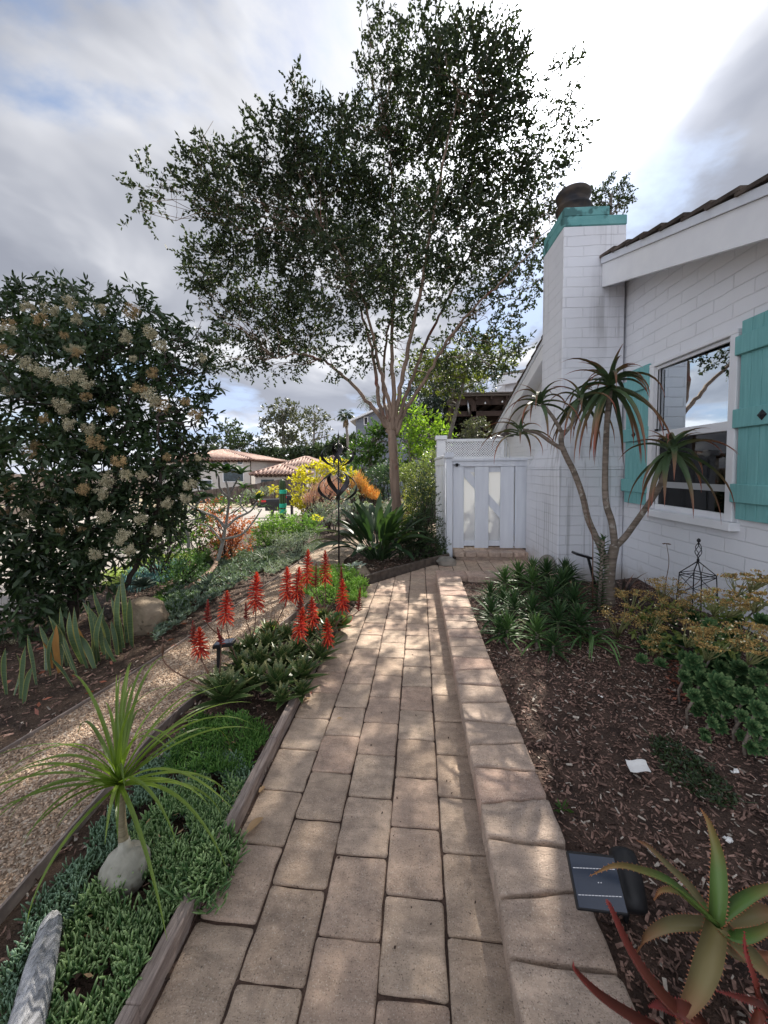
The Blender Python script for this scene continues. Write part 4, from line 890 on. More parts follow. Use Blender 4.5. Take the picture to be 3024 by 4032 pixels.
FC = [(85, 665, 22), (60, 640, 20), (105, 640, 22), (150, 625, 22), (215, 640, 18), (165, 660, 18), (285, 645, 22), (320, 690, 24), (345, 720, 20), (270, 700, 20), (20, 690, 22), (10, 730, 20), (60, 760, 24), (85, 775, 26), (130, 790, 28), (165, 780, 24), (185, 800, 20), (325, 830, 30), (300, 815, 22), (350, 850, 24), (330, 780, 18), (210, 930, 26), (190, 900, 20), (130, 850, 26), (150, 890, 22), (100, 880, 18), (75, 940, 22), (65, 960, 18), (255, 970, 20), (270, 1000, 18), (230, 1010, 26), (215, 1040, 22), (90, 1000, 24), (110, 1040, 30), (60, 1085, 22), (75, 1060, 18), (5, 1085, 20), (25, 1030, 22), (10, 1000, 20), (180, 1030, 20), (265, 1135, 26), (280, 1160, 20), (220, 1090, 22), (300, 1095, 20), (340, 1120, 18), (205, 1170, 20), (410, 1020, 20), (400, 1050, 18), (420, 870, 20), (400, 840, 16), (435, 745, 14), (30, 1370, 26), (360, 1060, 18), (150, 1080, 18), (305, 1000, 16), (170, 725, 16), (240, 860, 16), (20, 820, 18)]
for b_ in range(16):
    j_ = r.integers(0, 20); FC.append((BL[j_][0]+r.normal()*BL[j_][2]*.5, BL[j_][1]+r.normal()*BL[j_][3]*.45, r.uniform(9, 16)))
FC = [f_ for f_ in FC if f_[0] < 450][:98]
def panicle(seed_, mat_):
    rr = np.random.default_rng(seed_); q = MB(); n = 520; c_ = ellipts(rr, 13, (0, 0, 0), (.85, .85, .75), .3)[0]
    for c1_ in c_: q.tube([(0, 0, -.3), c1_*.5, c1_], .010, 3)
    P = c_[rr.integers(0, 13, n)]+rr.normal(size=(n, 3))*.17; d = rr.normal(size=(n, 3)); octa(q, P, .05+.045*rr.random(n), rr)
    return q
for i, (x, y, s_) in enumerate(FC):
    q = panicle(100+i, None); c_ = SA(x, y, -.85+.25*r.random()); sc_ = R_(s_, c_[1])*.78
    v = np.concatenate(q.v)*sc_+c_; q.v = [v]; q.build('flower_cluster', FL_tan if r.random() < .34 else FL_cream, fs, sb)

# ---------------------------------------------------------------- far trees
def simpletree(name, label, cat, bl, Yd, basexy, wid, **kw):
    b = A(basexy[0], basexy[1], Yd); z = float(hz(b[0], b[1])); b[2] = max(z, b[2]) if kw.pop('onhill', False) else z
    c0 = A(bl[0][0], bl[0][1], Yd); m_ = (b+c0)/2
    return tree(name, label, cat, bl, Yd, [b, m_, c0, (wid, wid*.5)], (), **kw)
kw = dict(bm=B_grey, twig=1.0, k=9, kind='kite', shell=.2, nsub=2, subr=.12)
simpletree('conifer_tree', 'bushy dark tree behind the villa roof, next to the flowering shrub', 'tree', [(497, 945, 30, 32), (480, 965, 35, 22), (520, 960, 28, 22), (545, 965, 25, 20), (440, 970, 20, 22), (497, 925, 16, 14)], 72, (500, 1005), .4, lm=L_far, cov=1.6, L_=.62, W_=.34, seed=21, **kw)
simpletree('eucalyptus_tree', 'tall airy grey-green tree behind the villa, the tallest of the far trees', 'tree', [(610, 885, 28, 24), (595, 915, 32, 25, 0, .9), (630, 920, 35, 28, 0, .9), (600, 950, 42, 22), (650, 955, 30, 22), (575, 900, 18, 14, 0, .6), (640, 890, 18, 16, 0, .6)], 75, (615, 1005), .45, lm=L_euc, cov=1.6, L_=.6, W_=.28, seed=22, **kw)
simpletree('eucalyptus_tree', 'smaller drooping grey-green tree with gaps in its crown, left of the palm', 'tree', [(680, 895, 24, 14, 0, .8), (690, 910, 22, 18, 0, .6), (700, 930, 14, 22, 0, .45), (670, 915, 14, 20, 0, .5), (712, 945, 8, 14, 0, .4)], 73, (672, 1005), .3, lm=L_euc, cov=1.6, L_=.55, W_=.26, seed=23, **kw)
q = MB(); rr = np.random.default_rng(31)
for (cx_, cy_, rx, ry) in [(700, 975, 30, 14), (735, 965, 24, 16), (660, 985, 30, 16), (620, 985, 35, 14), (570, 985, 30, 12), (770, 975, 20, 18), (760, 955, 14, 10), (800, 985, 25, 14)]:
    c_ = A(cx_, cy_, 68); pos, d = ellipts(rr, 260, c_, (R_(rx, 68), 2.5, R_(ry, 68)), .3); sprays(q, rr, pos, d, .8, 6, .6, .33)
tag(q.build('far_woodland', L_far, kind='stuff'), 'far row of dark tree tops behind the tile-roofed villa', 'woodland')
# palm
pb = A(755, 990, 62); pb[2] = -3; pc = A(747, 899, 62); PT = thing('fan_palm', 'tall fan palm with a skirt of dead fronds beside the grey house', 'palm', pb)
q = MB(True); q.tube([pb, (pb+pc)/2+[.15, 0, 0], pc], [.32, .24, .2], 8); q.build('trunk', B_grey, PT, pb)
q = MB(); rr = np.random.default_rng(3)
for i in range(46):
    az = rr.random()*6.28; e0 = rr.uniform(-.1, 1.35); P = arc(pc, az, e0, e0-1.1, 2.0, 5); q.ribbon(P[:4], [.02, .02, .02, .02]); tip = P[3]; dirn = unit(P[3]-P[2])
    for j in range(9):
        a_ = (j-4)*.28; sd_ = unit(np.cross(dirn, [0, 0, 1.])); d_ = unit(dirn*math.cos(a_)+sd_*math.sin(a_)+np.array([0, 0, -.25])); q.ribbon([P[2], P[2]+d_*.35, P[2]+d_*.75+[0, 0, -.12]], [.03, .06, .01])
q.build('crown', L_far, PT, pb)
q = MB()
for i in range(60):
    az = rr.random()*6.28; st_ = pc-[0, 0, rr.uniform(.2, 1.2)]; q.ribbon(arc(st_, az, -.6, -1.5, rr.uniform(.7, 1.2), 4), [.1, .14, .1, .02])
q.build('frond_skirt', leafmat('dead frond', (.16, .12, .07), (.26, .20, .12), trans=.1), PT, pb)
# second palm top above the grey house
pb = A(812, 990, 55); pb[2] = -2; pc = A(800, 868, 55); PT = thing('feather_palm', 'dark palm top showing over the grey house roof', 'palm', pb)
q = MB(True); q.tube([pb, pc], [.3, .22], 8); q.build('trunk', B_grey, PT, pb); q = MB()
for i in range(40):
    az = rr.random()*6.28; e0 = rr.uniform(.0, 1.3); P = arc(pc, az, e0, e0-1.3, 2.0, 7)
    for j in range(2, 7):
        dv = unit(P[j]-P[j-1]); s_ = unit(np.cross(dv, [0, 0, 1.]))
        for sg in (-1, 1): q.ribbon([P[j], P[j]+(dv*.5+s_*sg*.7+[0, 0, -.3])*.6], [.05, .01])
q.build('crown', L_far, PT, pb)
# dark conifers right of trunk and broadleaf trees behind gate
kw = dict(bm=B_grey, kind='kite', shell=.2, nsub=3)
simpletree('dark_pine', 'tall dark feathery pine behind the gate and the spreading tree', 'tree', [(940, 850, 50, 60), (900, 880, 35, 60), (960, 890, 40, 60), (920, 930, 50, 40), (990, 860, 30, 60, 0, .8), (940, 800, 40, 40, 0, .8), (1030, 820, 50, 30, 2, .8)], 19, (930, 1000), .16, lm=L_conifer, cov=1.6, twig=.5, k=14, L_=.24, W_=.045, seed=24, subr=.05, **kw)
simpletree('leafy_tree', 'green-gold leafy tree spreading in front of the dark patio cover', 'tree', [(1010, 790, 60, 28), (950, 790, 45, 30), (1070, 770, 45, 25, 0, .8), (930, 830, 35, 22, 0, .8), (1010, 830, 40, 18, 0, .7), (1030, 745, 40, 14, 0, .5), (970, 870, 10, 30, 0, .8), (900, 790, 30, 25, 0, .7)], 11.5, (925, 1000), .08, lm=leafmat('gold green leaf', (.05, .075, .02), (.15, .17, .04), trans=.45), cov=1.6, twig=.28, k=9, L_=.13, W_=.05, seed=25, subr=.025, **kw)
simpletree('broadleaf_tree', 'rounded green tree with bright outer leaves between the spinner and the trunk', 'tree', [(800, 962, 42, 30), (772, 985, 30, 26), (830, 948, 32, 32), (795, 1008, 35, 24), (850, 912, 18, 26, 0, .8), (822, 925, 16, 14, 0, .7)], 15, (800, 1060), .12, lm=L_mid, cov=1.6, twig=.3, k=10, L_=.17, W_=.07, seed=26, subr=.04, **kw)
simpletree('citrus_tree', 'bright yellow-green leafy tree to the right of the tan trunk', 'tree', [(880, 900, 28, 42), (905, 950, 30, 40), (930, 930, 30, 28), (955, 940, 16, 22), (880, 960, 20, 40, 0, .8), (905, 1000, 30, 24, 0, .8), (870, 1010, 22, 22, 0, .6)], 13, (895, 1075), .08, lm=L_bright, cov=1.6, twig=.28, k=9, L_=.15, W_=.06, seed=27, subr=.03, **kw)
simpletree('young_tree', 'small pale-leaved tree rising just behind the lattice panel', 'tree', [(1030, 925, 18, 25), (1015, 935, 20, 18, 0, .8), (1040, 940, 16, 14, 0, .8)], 10.5, (1025, 1000), .03, lm=L_euc, cov=1.6, twig=.16, k=8, L_=.085, W_=.035, seed=28, subr=.012, **kw)
simpletree('chimney_tree', 'tree top showing beyond the black chimney flue', 'tree', [(1320, 420, 38, 26), (1300, 440, 30, 20, 0, .9), (1345, 425, 18, 18, 0, .5)], 16, (1290, 900), .12, lm=L_crape, cov=1.6, twig=.3, k=10, L_=.13, W_=.06, seed=29, subr=.03, bm=B_grey, kind='kite', shell=.2, nsub=3)
# ---------------------------------------------------------------- shrubs of the middle distance
def shrub(name, label, cat, bl, Yd, lm, L_=.05, W_=.02, cov=1.8, seed=1, twig=.15, k=9, kind='kite', spread=.9, up=.5, base=None, bm=B_dark, group=None, shell=.15, stems=6, flat=None):
    r = np.random.default_rng(seed); W = blobs2world(bl, Yd); c0 = W[0][0]
    if base is None: base = np.array([c0[0], c0[1], float(hz(c0[0], c0[1]))])
    t_ = thing(name, label, cat, base, group); M = MB(); MS = MB(True)
    for c_, rad, dens in W:
        n = max(3, int(cov*dens*math.pi*rad[0]*rad[2]/(L_*W_*(.3 if kind == 'kite' else .4)*k))); pos, d = ellipts(r, n, c_, rad, shell); d = d.copy(); d[:, 2] += up
        sprays(M, r, pos, d, twig, k, L_, W_, kind, spread, flat)
        for j in range(stems):
            tgt = c_+r.normal(size=3)*rad*.35; P = grow(MS, base+[r.normal()*.03, r.normal()*.03, -.03], tgt, .012*max(1, Yd/6), .004, r, .12, 6, 5)
    MS.build('stem', bm, t_, base); M.build('foliage', lm, t_, base); return t_
def stickbush(name, label, bl, Yd, mat, n, seed, L0=.10, w_=.010):
    """bush of bare upright pencil stems"""
    r = np.random.default_rng(seed); W = blobs2world(bl, Yd); c0 = W[0][0]; base = np.array([c0[0], c0[1], float(hz(c0[0], c0[1]))]); t_ = thing(name, label, 'succulent bush', base); M = MB(); MS = MB(True)
    for c_, rad, dens in W:
        pos, d = ellipts(r, int(n*dens), c_, rad, .1); d = unit(d*.5+np.array([0, 0, .9])+r.normal(size=d.shape)*.35)
        for i in range(6): grow(MS, base, c_+r.normal(size=3)*rad*.4, .03, .012, r, .1, 5, 5)
        for p, dd in zip(pos, d):
            for j in range(5):
                dv = unit(dd+r.normal(size=3)*.28); Ln = L0*(.7+.8*r.random()); M.ribbon([p, p+dv*Ln*.5, p+dv*Ln], [w_, w_, w_*.4], .6); p = p+dv*Ln*.55
    MS.build('stem', B_dark, t_, base); M.build('pencil_stems', mat, t_, base); return t_
shrub('golden_shrub', 'golden yellow leafy shrub beside the mailboxes, behind the wind spinner', 'shrub', [(655, 1060, 30, 42), (685, 1022, 38, 22), (720, 1005, 30, 14), (665, 1095, 20, 26, 0, .7), (750, 1030, 18, 18)], 12, L_yellow, .10, .06, seed=41, twig=.12, k=7)
stickbush('pencil_bush', 'coral pink pencil-stem succulent bush behind the wind spinner', [(670, 1086, 7, 10), (682, 1072, 6, 16), (695, 1064, 7, 18), (709, 1070, 6, 18), (722, 1060, 6, 18), (738, 1074, 7, 14), (705, 1096, 30, 8)], 10, L_coral, 80, 42, L0=.085, w_=.006)
stickbush('pencil_bush', 'bright orange pencil-stem bush to the left of the tan trunk', [(764, 1064, 5, 14), (773, 1050, 5, 18), (783, 1056, 5, 15), (792, 1068, 5, 8), (806, 1077, 9, 3)], 9.5, L_orange, 90, 43, L0=.075, w_=.006)
shrub('twiggy_shrub', 'sparse pale twiggy shrub below the coral pencil bush', 'shrub', [(715, 1105, 45, 24), (690, 1115, 30, 18)], 9, L_grey, .05, .016, cov=.8, seed=44)
shrub('rounded_shrub', 'dusky green rounded shrub behind the orange pencil bush', 'shrub', [(818, 1045, 36, 34), (835, 1020, 22, 18), (800, 1070, 26, 22)], 12.5, leafmat('dusky leaf', (.07, .13, .08), (.13, .20, .13)), .09, .03, seed=45)
shrub('dark_hedge', 'dark low hedge behind the villa end of the garden', 'hedge', [(770, 1010, 60, 20), (850, 1020, 60, 26), (720, 1000, 20, 12)], 18, L_far, .14, .07, seed=46)
shrub('prickly_pear', 'pale grey-green leathery clump in front of the orange pencil bush', 'cactus', [(760, 1085, 32, 26), (782, 1100, 22, 20), (745, 1110, 20, 14)], 8.6, L_grey, .12, .09, seed=47, twig=.08, k=4, cov=1.3)
shrub('silver_shrub', 'silver green low shrub in the sun behind the strap-leaf clump', 'shrub', [(820, 1110, 30, 14), (790, 1120, 30, 12), (845, 1095, 18, 12)], 8.6, L_grey, .045, .02, seed=48)
shrub('yarrow', 'yellow-topped feathery plant between the tan trunk and the side fence', 'flowering plant', [(893, 1085, 26, 18), (905, 1065, 24, 14), (880, 1110, 20, 20), (915, 1045, 20, 16)], 8.4, leafmat('yellow feathery', (.30, .32, .06), (.55, .55, .16), trans=.4), .04, .014, seed=49, kind='kite', cov=1.2)
shrub('garden_shrub', 'mixed green shrub behind the yellow yarrow by the side fence', 'shrub', [(900, 1030, 28, 34), (925, 1050, 18, 40), (880, 1050, 18, 26), (930, 1000, 18, 26), (860, 1020, 14, 20)], 10, leafmat('light twiggy leaf', (.10, .14, .07), (.24, .28, .12), trans=.4), .07, .02, seed=50, cov=1.3)
fb_ = G(905, 1200)
shrub('upright_shrub', 'dark small-leaved upright shrub growing against the side fence', 'shrub', [(900, 1160, 34, 48), (905, 1090, 24, 44), (925, 1050, 14, 30), (918, 1140, 34, 44), (885, 1190, 28, 22), (940, 1180, 24, 26), (935, 1100, 10, 40, 0, .7), (940, 1195, 18, 14)], fb_[1]-.05, L_dkshrub, .034, .016, seed=51, twig=.12, k=12, base=np.array([fb_[0], fb_[1], 0]), cov=1.5)
pts = T(870, 1130); shrub('dry_tuft', 'dry tan grassy tuft at the foot of the tan trunk', 'grass tuft', [(885, 1125, 16, 22), (878, 1150, 14, 14)], 8.2, leafmat('dry straw', (.28, .20, .10), (.45, .34, .18)), .10, .006, seed=52, cov=.8, k=5)

shrub('fence_shrub', 'grey-green shrub at the foot of the brown board fence', 'shrub', [(545, 1066, 20, 9), (575, 1062, 16, 8)], 30, L_grey, .16, .06, seed=71)
shrub('fence_shrub', 'yellow-green shrub at the foot of the brown board fence, beside the cactus', 'shrub', [(594, 1060, 12, 11), (562, 1068, 8, 6)], 27, L_yellow, .15, .07, seed=72)
shrub('street_bush', 'dark green bush at the street edge under the flowering shrub', 'bush', [(345, 1175, 40, 30), (300, 1200, 36, 24), (385, 1165, 24, 24)], 4.9, L_mid, .06, .026, seed=73, cov=1.1)
shrub('street_hedge', 'long low green hedge along the street edge behind the frangipanis', 'hedge', [(350, 1130, 40, 24), (300, 1150, 40, 26), (400, 1120, 36, 22), (450, 1105, 34, 20), (500, 1092, 30, 16), (540, 1085, 24, 12), (250, 1180, 40, 24)], 7.0, leafmat('hedge leaf', (.05, .10, .04), (.13, .20, .07), trans=.35), .06, .022, seed=75, cov=.9)
shrub('leafy_bush', 'loose green bush between the two frangipanis', 'bush', [(435, 1150, 26, 30), (450, 1185, 24, 20), (415, 1160, 16, 20)], 5.6, leafmat('olive leaf', (.06, .12, .04), (.17, .25, .08), trans=.4), .07, .024, seed=74, cov=1.1)
shrub('leafy_bush', 'light green leafy bush in front of the black mailboxes', 'bush', [(590, 1150, 36, 30), (565, 1165, 26, 26), (605, 1130, 26, 20)], 7.2, leafmat('light leaf', (.08, .17, .04), (.20, .32, .09), trans=.45), .07, .018, seed=61)
shrub('leafy_bush', 'fresh green low bush with a yellow bloom below the golden shrub', 'bush', [(650, 1135, 40, 18), (635, 1150, 36, 16), (670, 1145, 24, 12)], 7.6, leafmat('fresh leaf', (.07, .16, .04), (.15, .26, .07), trans=.4), .05, .02, seed=62)
q = MB(); r = np.random.default_rng(9); c_ = A(685, 1118, 7.4); pos, d = ellipts(r, 60, c_, (.11, .08, .05), .2); leaves(q, pos, d, .035, .03, r); tag(q.build('yellow_bloom', leafmat('yellow petals', (.75, .68, .05), (.85, .8, .12))), 'small bright yellow flower head above the fresh green low bush', 'flower')
shrub('red_shrub', 'rusty red-leaved shrub behind the bare grey frangipani', 'shrub', [(485, 1150, 40, 36), (500, 1175, 40, 26), (520, 1140, 26, 26), (460, 1105, 26, 20, 0, .6), (455, 1160, 20, 20, 0, .6)], 5.9, L_red, .055, .018, seed=63, cov=1.1)
shrub('round_bush', 'small dense green bush beside the curved driftwood branch', 'bush', [(400, 1235, 36, 26), (385, 1255, 26, 18), (420, 1215, 22, 18)], 4.6, leafmat('bush leaf', (.05, .12, .04), (.13, .23, .08), trans=.35), .035, .016, seed=64, base=np.r_[G(400, 1262)[:2], 0])
shrub('silver_mound', 'silvery grey-green mounding plant beside the gravel path edge', 'mounding plant', [(625, 1185, 34, 18), (660, 1170, 26, 14), (610, 1170, 24, 14)], 6.3, L_grey, .035, .014, seed=65, base=np.r_[G(630, 1200)[:2], 0])
for i, (x, y, w_, l_) in enumerate([(640, 1215, 16, 0)]): pass

# ---------------------------------------------------------------- low succulent mats (stuff)
def fingers(name, pts, zf, L0, L1, rad, mat, seed, lean=.55, per=1, sides=4, **k_):
    """short plump fingers pointing up and out"""
    r = np.random.default_rng(seed); n = len(pts); B = np.c_[pts, [zf(a_, b_) for a_, b_ in pts]]
    d = unit(np.c_[r.normal(size=(n, 2))*lean, np.ones(n)]); Ln = (L0+(L1-L0)*r.random(n))[:, None]; R0 = rad*(.7+.6*r.random(n))[:, None]
    a_ = unit(np.cross(d, r.normal(size=(n, 3)))); b_ = np.cross(d, a_); V = []
    bend = r.normal(size=(n, 3))*.18
    for h_, s_ in ((0, .7), (.45, 1.), (.85, .8)):
        for j in range(sides):
            th = 2*math.pi*j/sides; V.append(B+(d+bend*h_)*Ln*h_+(a_*math.cos(th)+b_*math.sin(th))*R0*s_)
    V.append(B+(d+bend)*Ln); V = np.stack(V, 1); m_ = V.shape[1]; f = []
    for k in range(2):
        for j in range(sides): j2 = (j+1) % sides; f.append([k*sides+j, k*sides+j2, (k+1)*sides+j2, (k+1)*sides+j])
    f3 = [[2*sides+j, 2*sides+(j+1) % sides, 3*sides] for j in range(sides)]
    q = MB(True); F4 = (np.arange(n)[:, None, None]*m_+np.array(f)).reshape(-1, 4); F3 = (np.arange(n)[:, None, None]*m_+np.array(f3)).reshape(-1, 3)
    tt = np.tile([0]*sides+[.45]*sides+[.85]*sides+[1], n); q.add(V.reshape(-1, 3), F4, tt); q.f.extend(F3.tolist()); return q.build(name, mat, **k_)
def poly_pts(poly, n, r, z=0, power=1.):
    """random points in a ground polygon given in photo points"""
    P = np.array([G(x, y, z)[:2] for x, y in poly]); lo, hi = P.min(0), P.max(0); out = []
    while len(out) < n:
        c = lo+(hi-lo)*r.random((n*2, 2)); ins = np.zeros(len(c), bool); j = len(P)-1
        for i in range(len(P)):
            xi, yi = P[i]; xj, yj = P[j]; m_ = ((yi > c[:, 1]) != (yj > c[:, 1])) & (c[:, 0] < (xj-xi)*(c[:, 1]-yi)/(yj-yi+1e-12)+xi); ins ^= m_; j = i
        out += list(c[ins])
    return np.array(out[:n])
r = np.random.default_rng(77)
def patchy(pp, thr=-.55): return pp[(np.sin(pp[:, 0]*31+1.3*np.sin(pp[:, 1]*23))+np.cos(pp[:, 1]*27+pp[:, 0]*11)+r.normal(size=len(pp))*.35) > thr*1.6]
L_finger = leafmat('green fingers', (.05, .13, .04), (.19, .32, .10), trans=.2, tip=(.30, .42, .19), tipstart=.6, rough=.4)
L_fingerblue = leafmat('blue fingers', (.055, .11, .055), (.14, .22, .11), trans=.2, tip=(.22, .34, .24), tipstart=.6)
L_moss = leafmat('fine bright sedum', (.12, .25, .03), (.24, .42, .07), trans=.4, tip=(.34, .50, .10))
def bumpz(h0, amp, sc, bx=0): return lambda x, y: h0+amp*(math.sin(x*sc+bx)*math.cos(y*sc*1.3+bx)+.6*math.sin(x*sc*2.3+y*sc*1.9))
zf = bumpz(.035, .014, 14)
pp = poly_pts([(10, 2330), (120, 2060), (260, 1870), (330, 1760), (440, 1700), (500, 1700), (525, 1720), (470, 1830), (400, 1960), (330, 2080), (230, 2330)], 6000, r)
pp = pp[pp[:, 0] < np.interp(pp[:, 1], LB[:, 1], LB[:, 0])-.055]; pp = patchy(pp); fingers('finger_succulent', pp, zf, .022, .048, .0034, L_finger, 1, kind='stuff')
pp = poly_pts([(360, 1720), (430, 1640), (540, 1640), (545, 1680), (470, 1840), (360, 1860)], 2600, r); fingers('blue_finger_succulent', patchy(pp), bumpz(.02, .008, 14), .02, .04, .003, L_fingerblue, 2, kind='stuff')
pp = poly_pts([(-10, 2180), (60, 1990), (150, 1880), (250, 1750), (330, 1650), (360, 1620), (400, 1620), (340, 1740), (250, 1880), (150, 2060), (40, 2300)], 3300, r); fingers('dark_finger_succulent', patchy(pp, -.35), bumpz(.02, .008, 16), .02, .045, .0032, L_fingerblue, 3, kind='stuff')
# a tuft of the same plant spilling over the board onto the path
pp = np.c_[-.69+np.clip(r.normal(size=900)*.042, -.1, .085), 1.25+np.clip(r.normal(size=900)*.06, -.11, .11)]; fingers('trailing_succulent', pp, lambda x, y: .012+.065*abs(math.sin(x*913+y*517))*(1 if x < -.65 else .7), .025, .05, .0035, L_finger, 4, lean=.9, kind='stuff')
pp = poly_pts([(350, 1690), (400, 1590), (430, 1560), (560, 1575), (585, 1600), (540, 1680), (460, 1700)], 2600, r); fingers('fine_green_sedum', pp, bumpz(.045, .02, 12), .02, .05, .0026, leafmat('deep sedum', (.03, .10, .018), (.08, .19, .03), trans=.3, tip=(.13, .26, .05)), 5, lean=.8, kind='stuff')
pp = poly_pts([(640, 1300), (660, 1260), (700, 1240), (760, 1250), (792, 1275), (792, 1310), (760, 1330), (690, 1320)], 3000, r); fingers('bright_sedum', pp, bumpz(.11, .04, 9), .03, .07, .0042, L_moss, 6, lean=.9, kind='stuff')
def mat_rosettes(name, poly, n, seed, mat, L_=.028, z0=.02, cov=9, kind_='kite'):
    r = np.random.default_rng(seed); c_ = poly_pts(poly, n, r); q = MB(); P = np.repeat(c_, cov, 0); N_ = len(P); an = r.random(N_)*6.283; e = r.uniform(.1, 1.2, N_)
    d = np.c_[np.cos(an)*np.cos(e), np.sin(an)*np.cos(e), np.sin(e)]; P3 = np.c_[P, hz(P[:, 0], P[:, 1])+z0*(.4+1.2*np.repeat(r.random(n), cov))]
    leaves(q, P3, d, L_*(.7+.6*r.random(N_)), L_*.36, r, kind_, 0.0, .5); return q.build(name, mat, kind='stuff')
mat_rosettes('blue_sedum_mat', [(330, 1400), (345, 1330), (380, 1260), (450, 1215), (520, 1190), (600, 1190), (600, 1215), (520, 1265), (430, 1320), (380, 1360)], 1700, 1, L_blue, .045, .04)
mat_rosettes('green_sedum_mat', [(330, 1300), (360, 1270), (420, 1290), (400, 1330), (350, 1340)], 350, 2, L_mid, .04, .03)
mat_rosettes('pale_ground_cover', [(190, 1260), (240, 1235), (340, 1205), (430, 1190), (430, 1205), (340, 1235), (250, 1275)], 900, 3, leafmat('lime ground cover', (.22, .30, .10), (.38, .44, .18)), .035, .03)
mat_rosettes('silver_mat', [(560, 1235), (600, 1205), (660, 1185), (690, 1172), (700, 1180), (640, 1215), (590, 1245)], 700, 4, L_grey, .035, .03)
mat_rosettes('sunny_ground_cover', [(830, 1118), (850, 1100), (900, 1095), (930, 1110), (900, 1125)], 900, 5, leafmat('pale straw cover', (.30, .30, .16), (.5, .48, .3)), .05, .04)
pp = poly_pts([(250, 1275), (280, 1240), (340, 1225), (400, 1215), (410, 1240), (350, 1262), (290, 1285)], 900, r); fingers('chalk_sticks', pp, lambda x, y: .01, .06, .12, .0055, leafmat('chalk blue', (.10, .24, .24), (.20, .36, .34), trans=.1, rough=.7), 7, lean=.3, kind='stuff')
# dark creeping plant on the bark mulch
def creeper(name, label, poly, n, seed, mat, L_=.02):
    r = np.random.default_rng(seed); c_ = poly_pts(poly, n, r, .12); q = MB(); P = np.c_[c_, [mz(a_, b_)+.015*r.random() for a_, b_ in c_]]
    for i in range(0, n, 9): q.tube([P[i], P[i]+[r.normal()*.03, r.normal()*.03, .01]], .0015, 3)
    leaves(q, P, np.c_[r.normal(size=(n, 2)), .6*np.ones(n)], L_*(.6+.8*r.random(n)), L_*.45, r); return tag(q.build(name, mat), label, 'creeping plant')
creeper('creeping_plant', 'dark low creeping plant lying across the bark mulch beyond the white paper', [(1400, 1590), (1440, 1580), (1530, 1650), (1600, 1720), (1590, 1745), (1520, 1720), (1440, 1660)], 1000, 8, leafmat('dark creeper', (.018, .035, .015), (.05, .08, .03), trans=.2))
creeper('weed', 'tiny green weed seedling near the wall of coping blocks', [(1212, 1740), (1222, 1735), (1226, 1752), (1214, 1756)], 8, 9, L_mid, .03)

# ---------------------------------------------------------------- rosette builders
def aleaf(M, base, az, e0, e1, Ln, w_, thick=.5, n=7, teeth=0, r=None, daz=0, prof=None, fold=.35):
    P = arc(base, az, e0, e1, Ln, n, daz); u = np.linspace(0, 1, n)
    W_ = w_*(prof(u) if prof else (1-u**1.6)*.98+.02*(1-u)); W_[-1] = w_*.02; Lf, Rt, sd_ = M.ribbon(P, W_, fold=fold, thick=thick)
    if teeth:
        for E_, sg in ((Lf, 1), (Rt, -1)):
            for k in range(teeth):
                t_ = (k+.6)/teeth*(n-1); i = min(int(t_), n-2); f_ = t_-i; p = E_[i]*(1-f_)+E_[i+1]*f_; tg = unit(P[i+1]-P[i]); s_ = sd_[i]*sg
                h_ = w_*.16*(1-.5*k/teeth)+.0012; M.add([p-tg*h_*.6, p+tg*h_*.6, p+s_*h_+tg*h_*.4], [[0, 1, 2]], .9, 1)
def rosette(M, c, n, L0, L1, w_, rings, r, e_in=1.35, e_out=.15, droop=.3, thick=.5, teeth=0, nseg=6, prof=None, fold=.35):
    k = 0
    for i in range(n):
        u = (i+.5)/n; az = i*2.39996+r.normal()*.08; e0 = e_in+(e_out-e_in)*u+r.normal()*.05; Ln = (L0+(L1-L0)*min(1, u*1.3))*(.9+.2*r.random())
        b = np.array(c)+np.array([math.cos(az), math.sin(az), 0])*w_*.6*u+[0, 0, rings*(1-u)]
        aleaf(M, b, az, e0+.05, e0-droop*(.4+u), Ln, w_*(.75+.25*u), thick, nseg, teeth, r, r.normal()*.08, prof, fold)

# spiny aloes along the path, some with red flower spikes
L_aloe = leafmat('toothed aloe leaf', (.040, .080, .024), (.085, .14, .04), tip=(.20, .19, .07), tipstart=.7, trans=.12, rough=.4, edge=(.38, .40, .20), edgestart=.93)
L_stalk = leafmat('flower stalk', (.10, .055, .035), (.16, .08, .05), trans=.05)
L_bloom = leafmat('red tubular flowers', (.36, .014, .012), (.80, .07, .03), tip=(.80, .18, .07), tipstart=.6, trans=.3)
L_budm = leafmat('dark red buds', (.22, .03, .025), (.36, .05, .035), trans=.2)
protos = []
for s_ in range(3):
    r = np.random.default_rng(200+s_); t_ = thing('spiny_aloe', 'proto', 'aloe', (0, 0, 0)); q = MB(); rosette(q, (0, 0, .02), 24, .055, .135, .0235, .05, r, 1.4, .22, .05, .40, 7, 6); q.build('rosette', L_aloe, t_); protos.append(t_)
AP = [(487, 1530, 1.15, 'toothed aloe rosette nearest the split board, at the front of the clump', None), (470, 1505, .9, None, 0), (545, 1500, .95, None, 0), (600, 1500, 1.0, None, 0), (655, 1480, .95, None, 0), (690, 1440, .9, None, 0), (705, 1410, .85, None, 0), (560, 1455, 1., None, 0), (610, 1450, 1., None, 0), (520, 1465, .85, None, 0), (645, 1430, .95, None, 0), (580, 1415, .95, None, 0), (540, 1420, .85, None, 0), (670, 1395, .85, None, 0), (620, 1395, .9, None, 0), (710, 1375, .8, None, 0), (580, 1385, .8, None, 0), (510, 1430, .7, None, 0), (660, 1365, .7, None, 0), (700, 1350, .7, None, 0), (650, 1510, .6, None, 0), (610, 1530, .6, None, 0)]
grp = 'spiny aloe rosettes massed along the path'; al = []
r = np.random.default_rng(66)
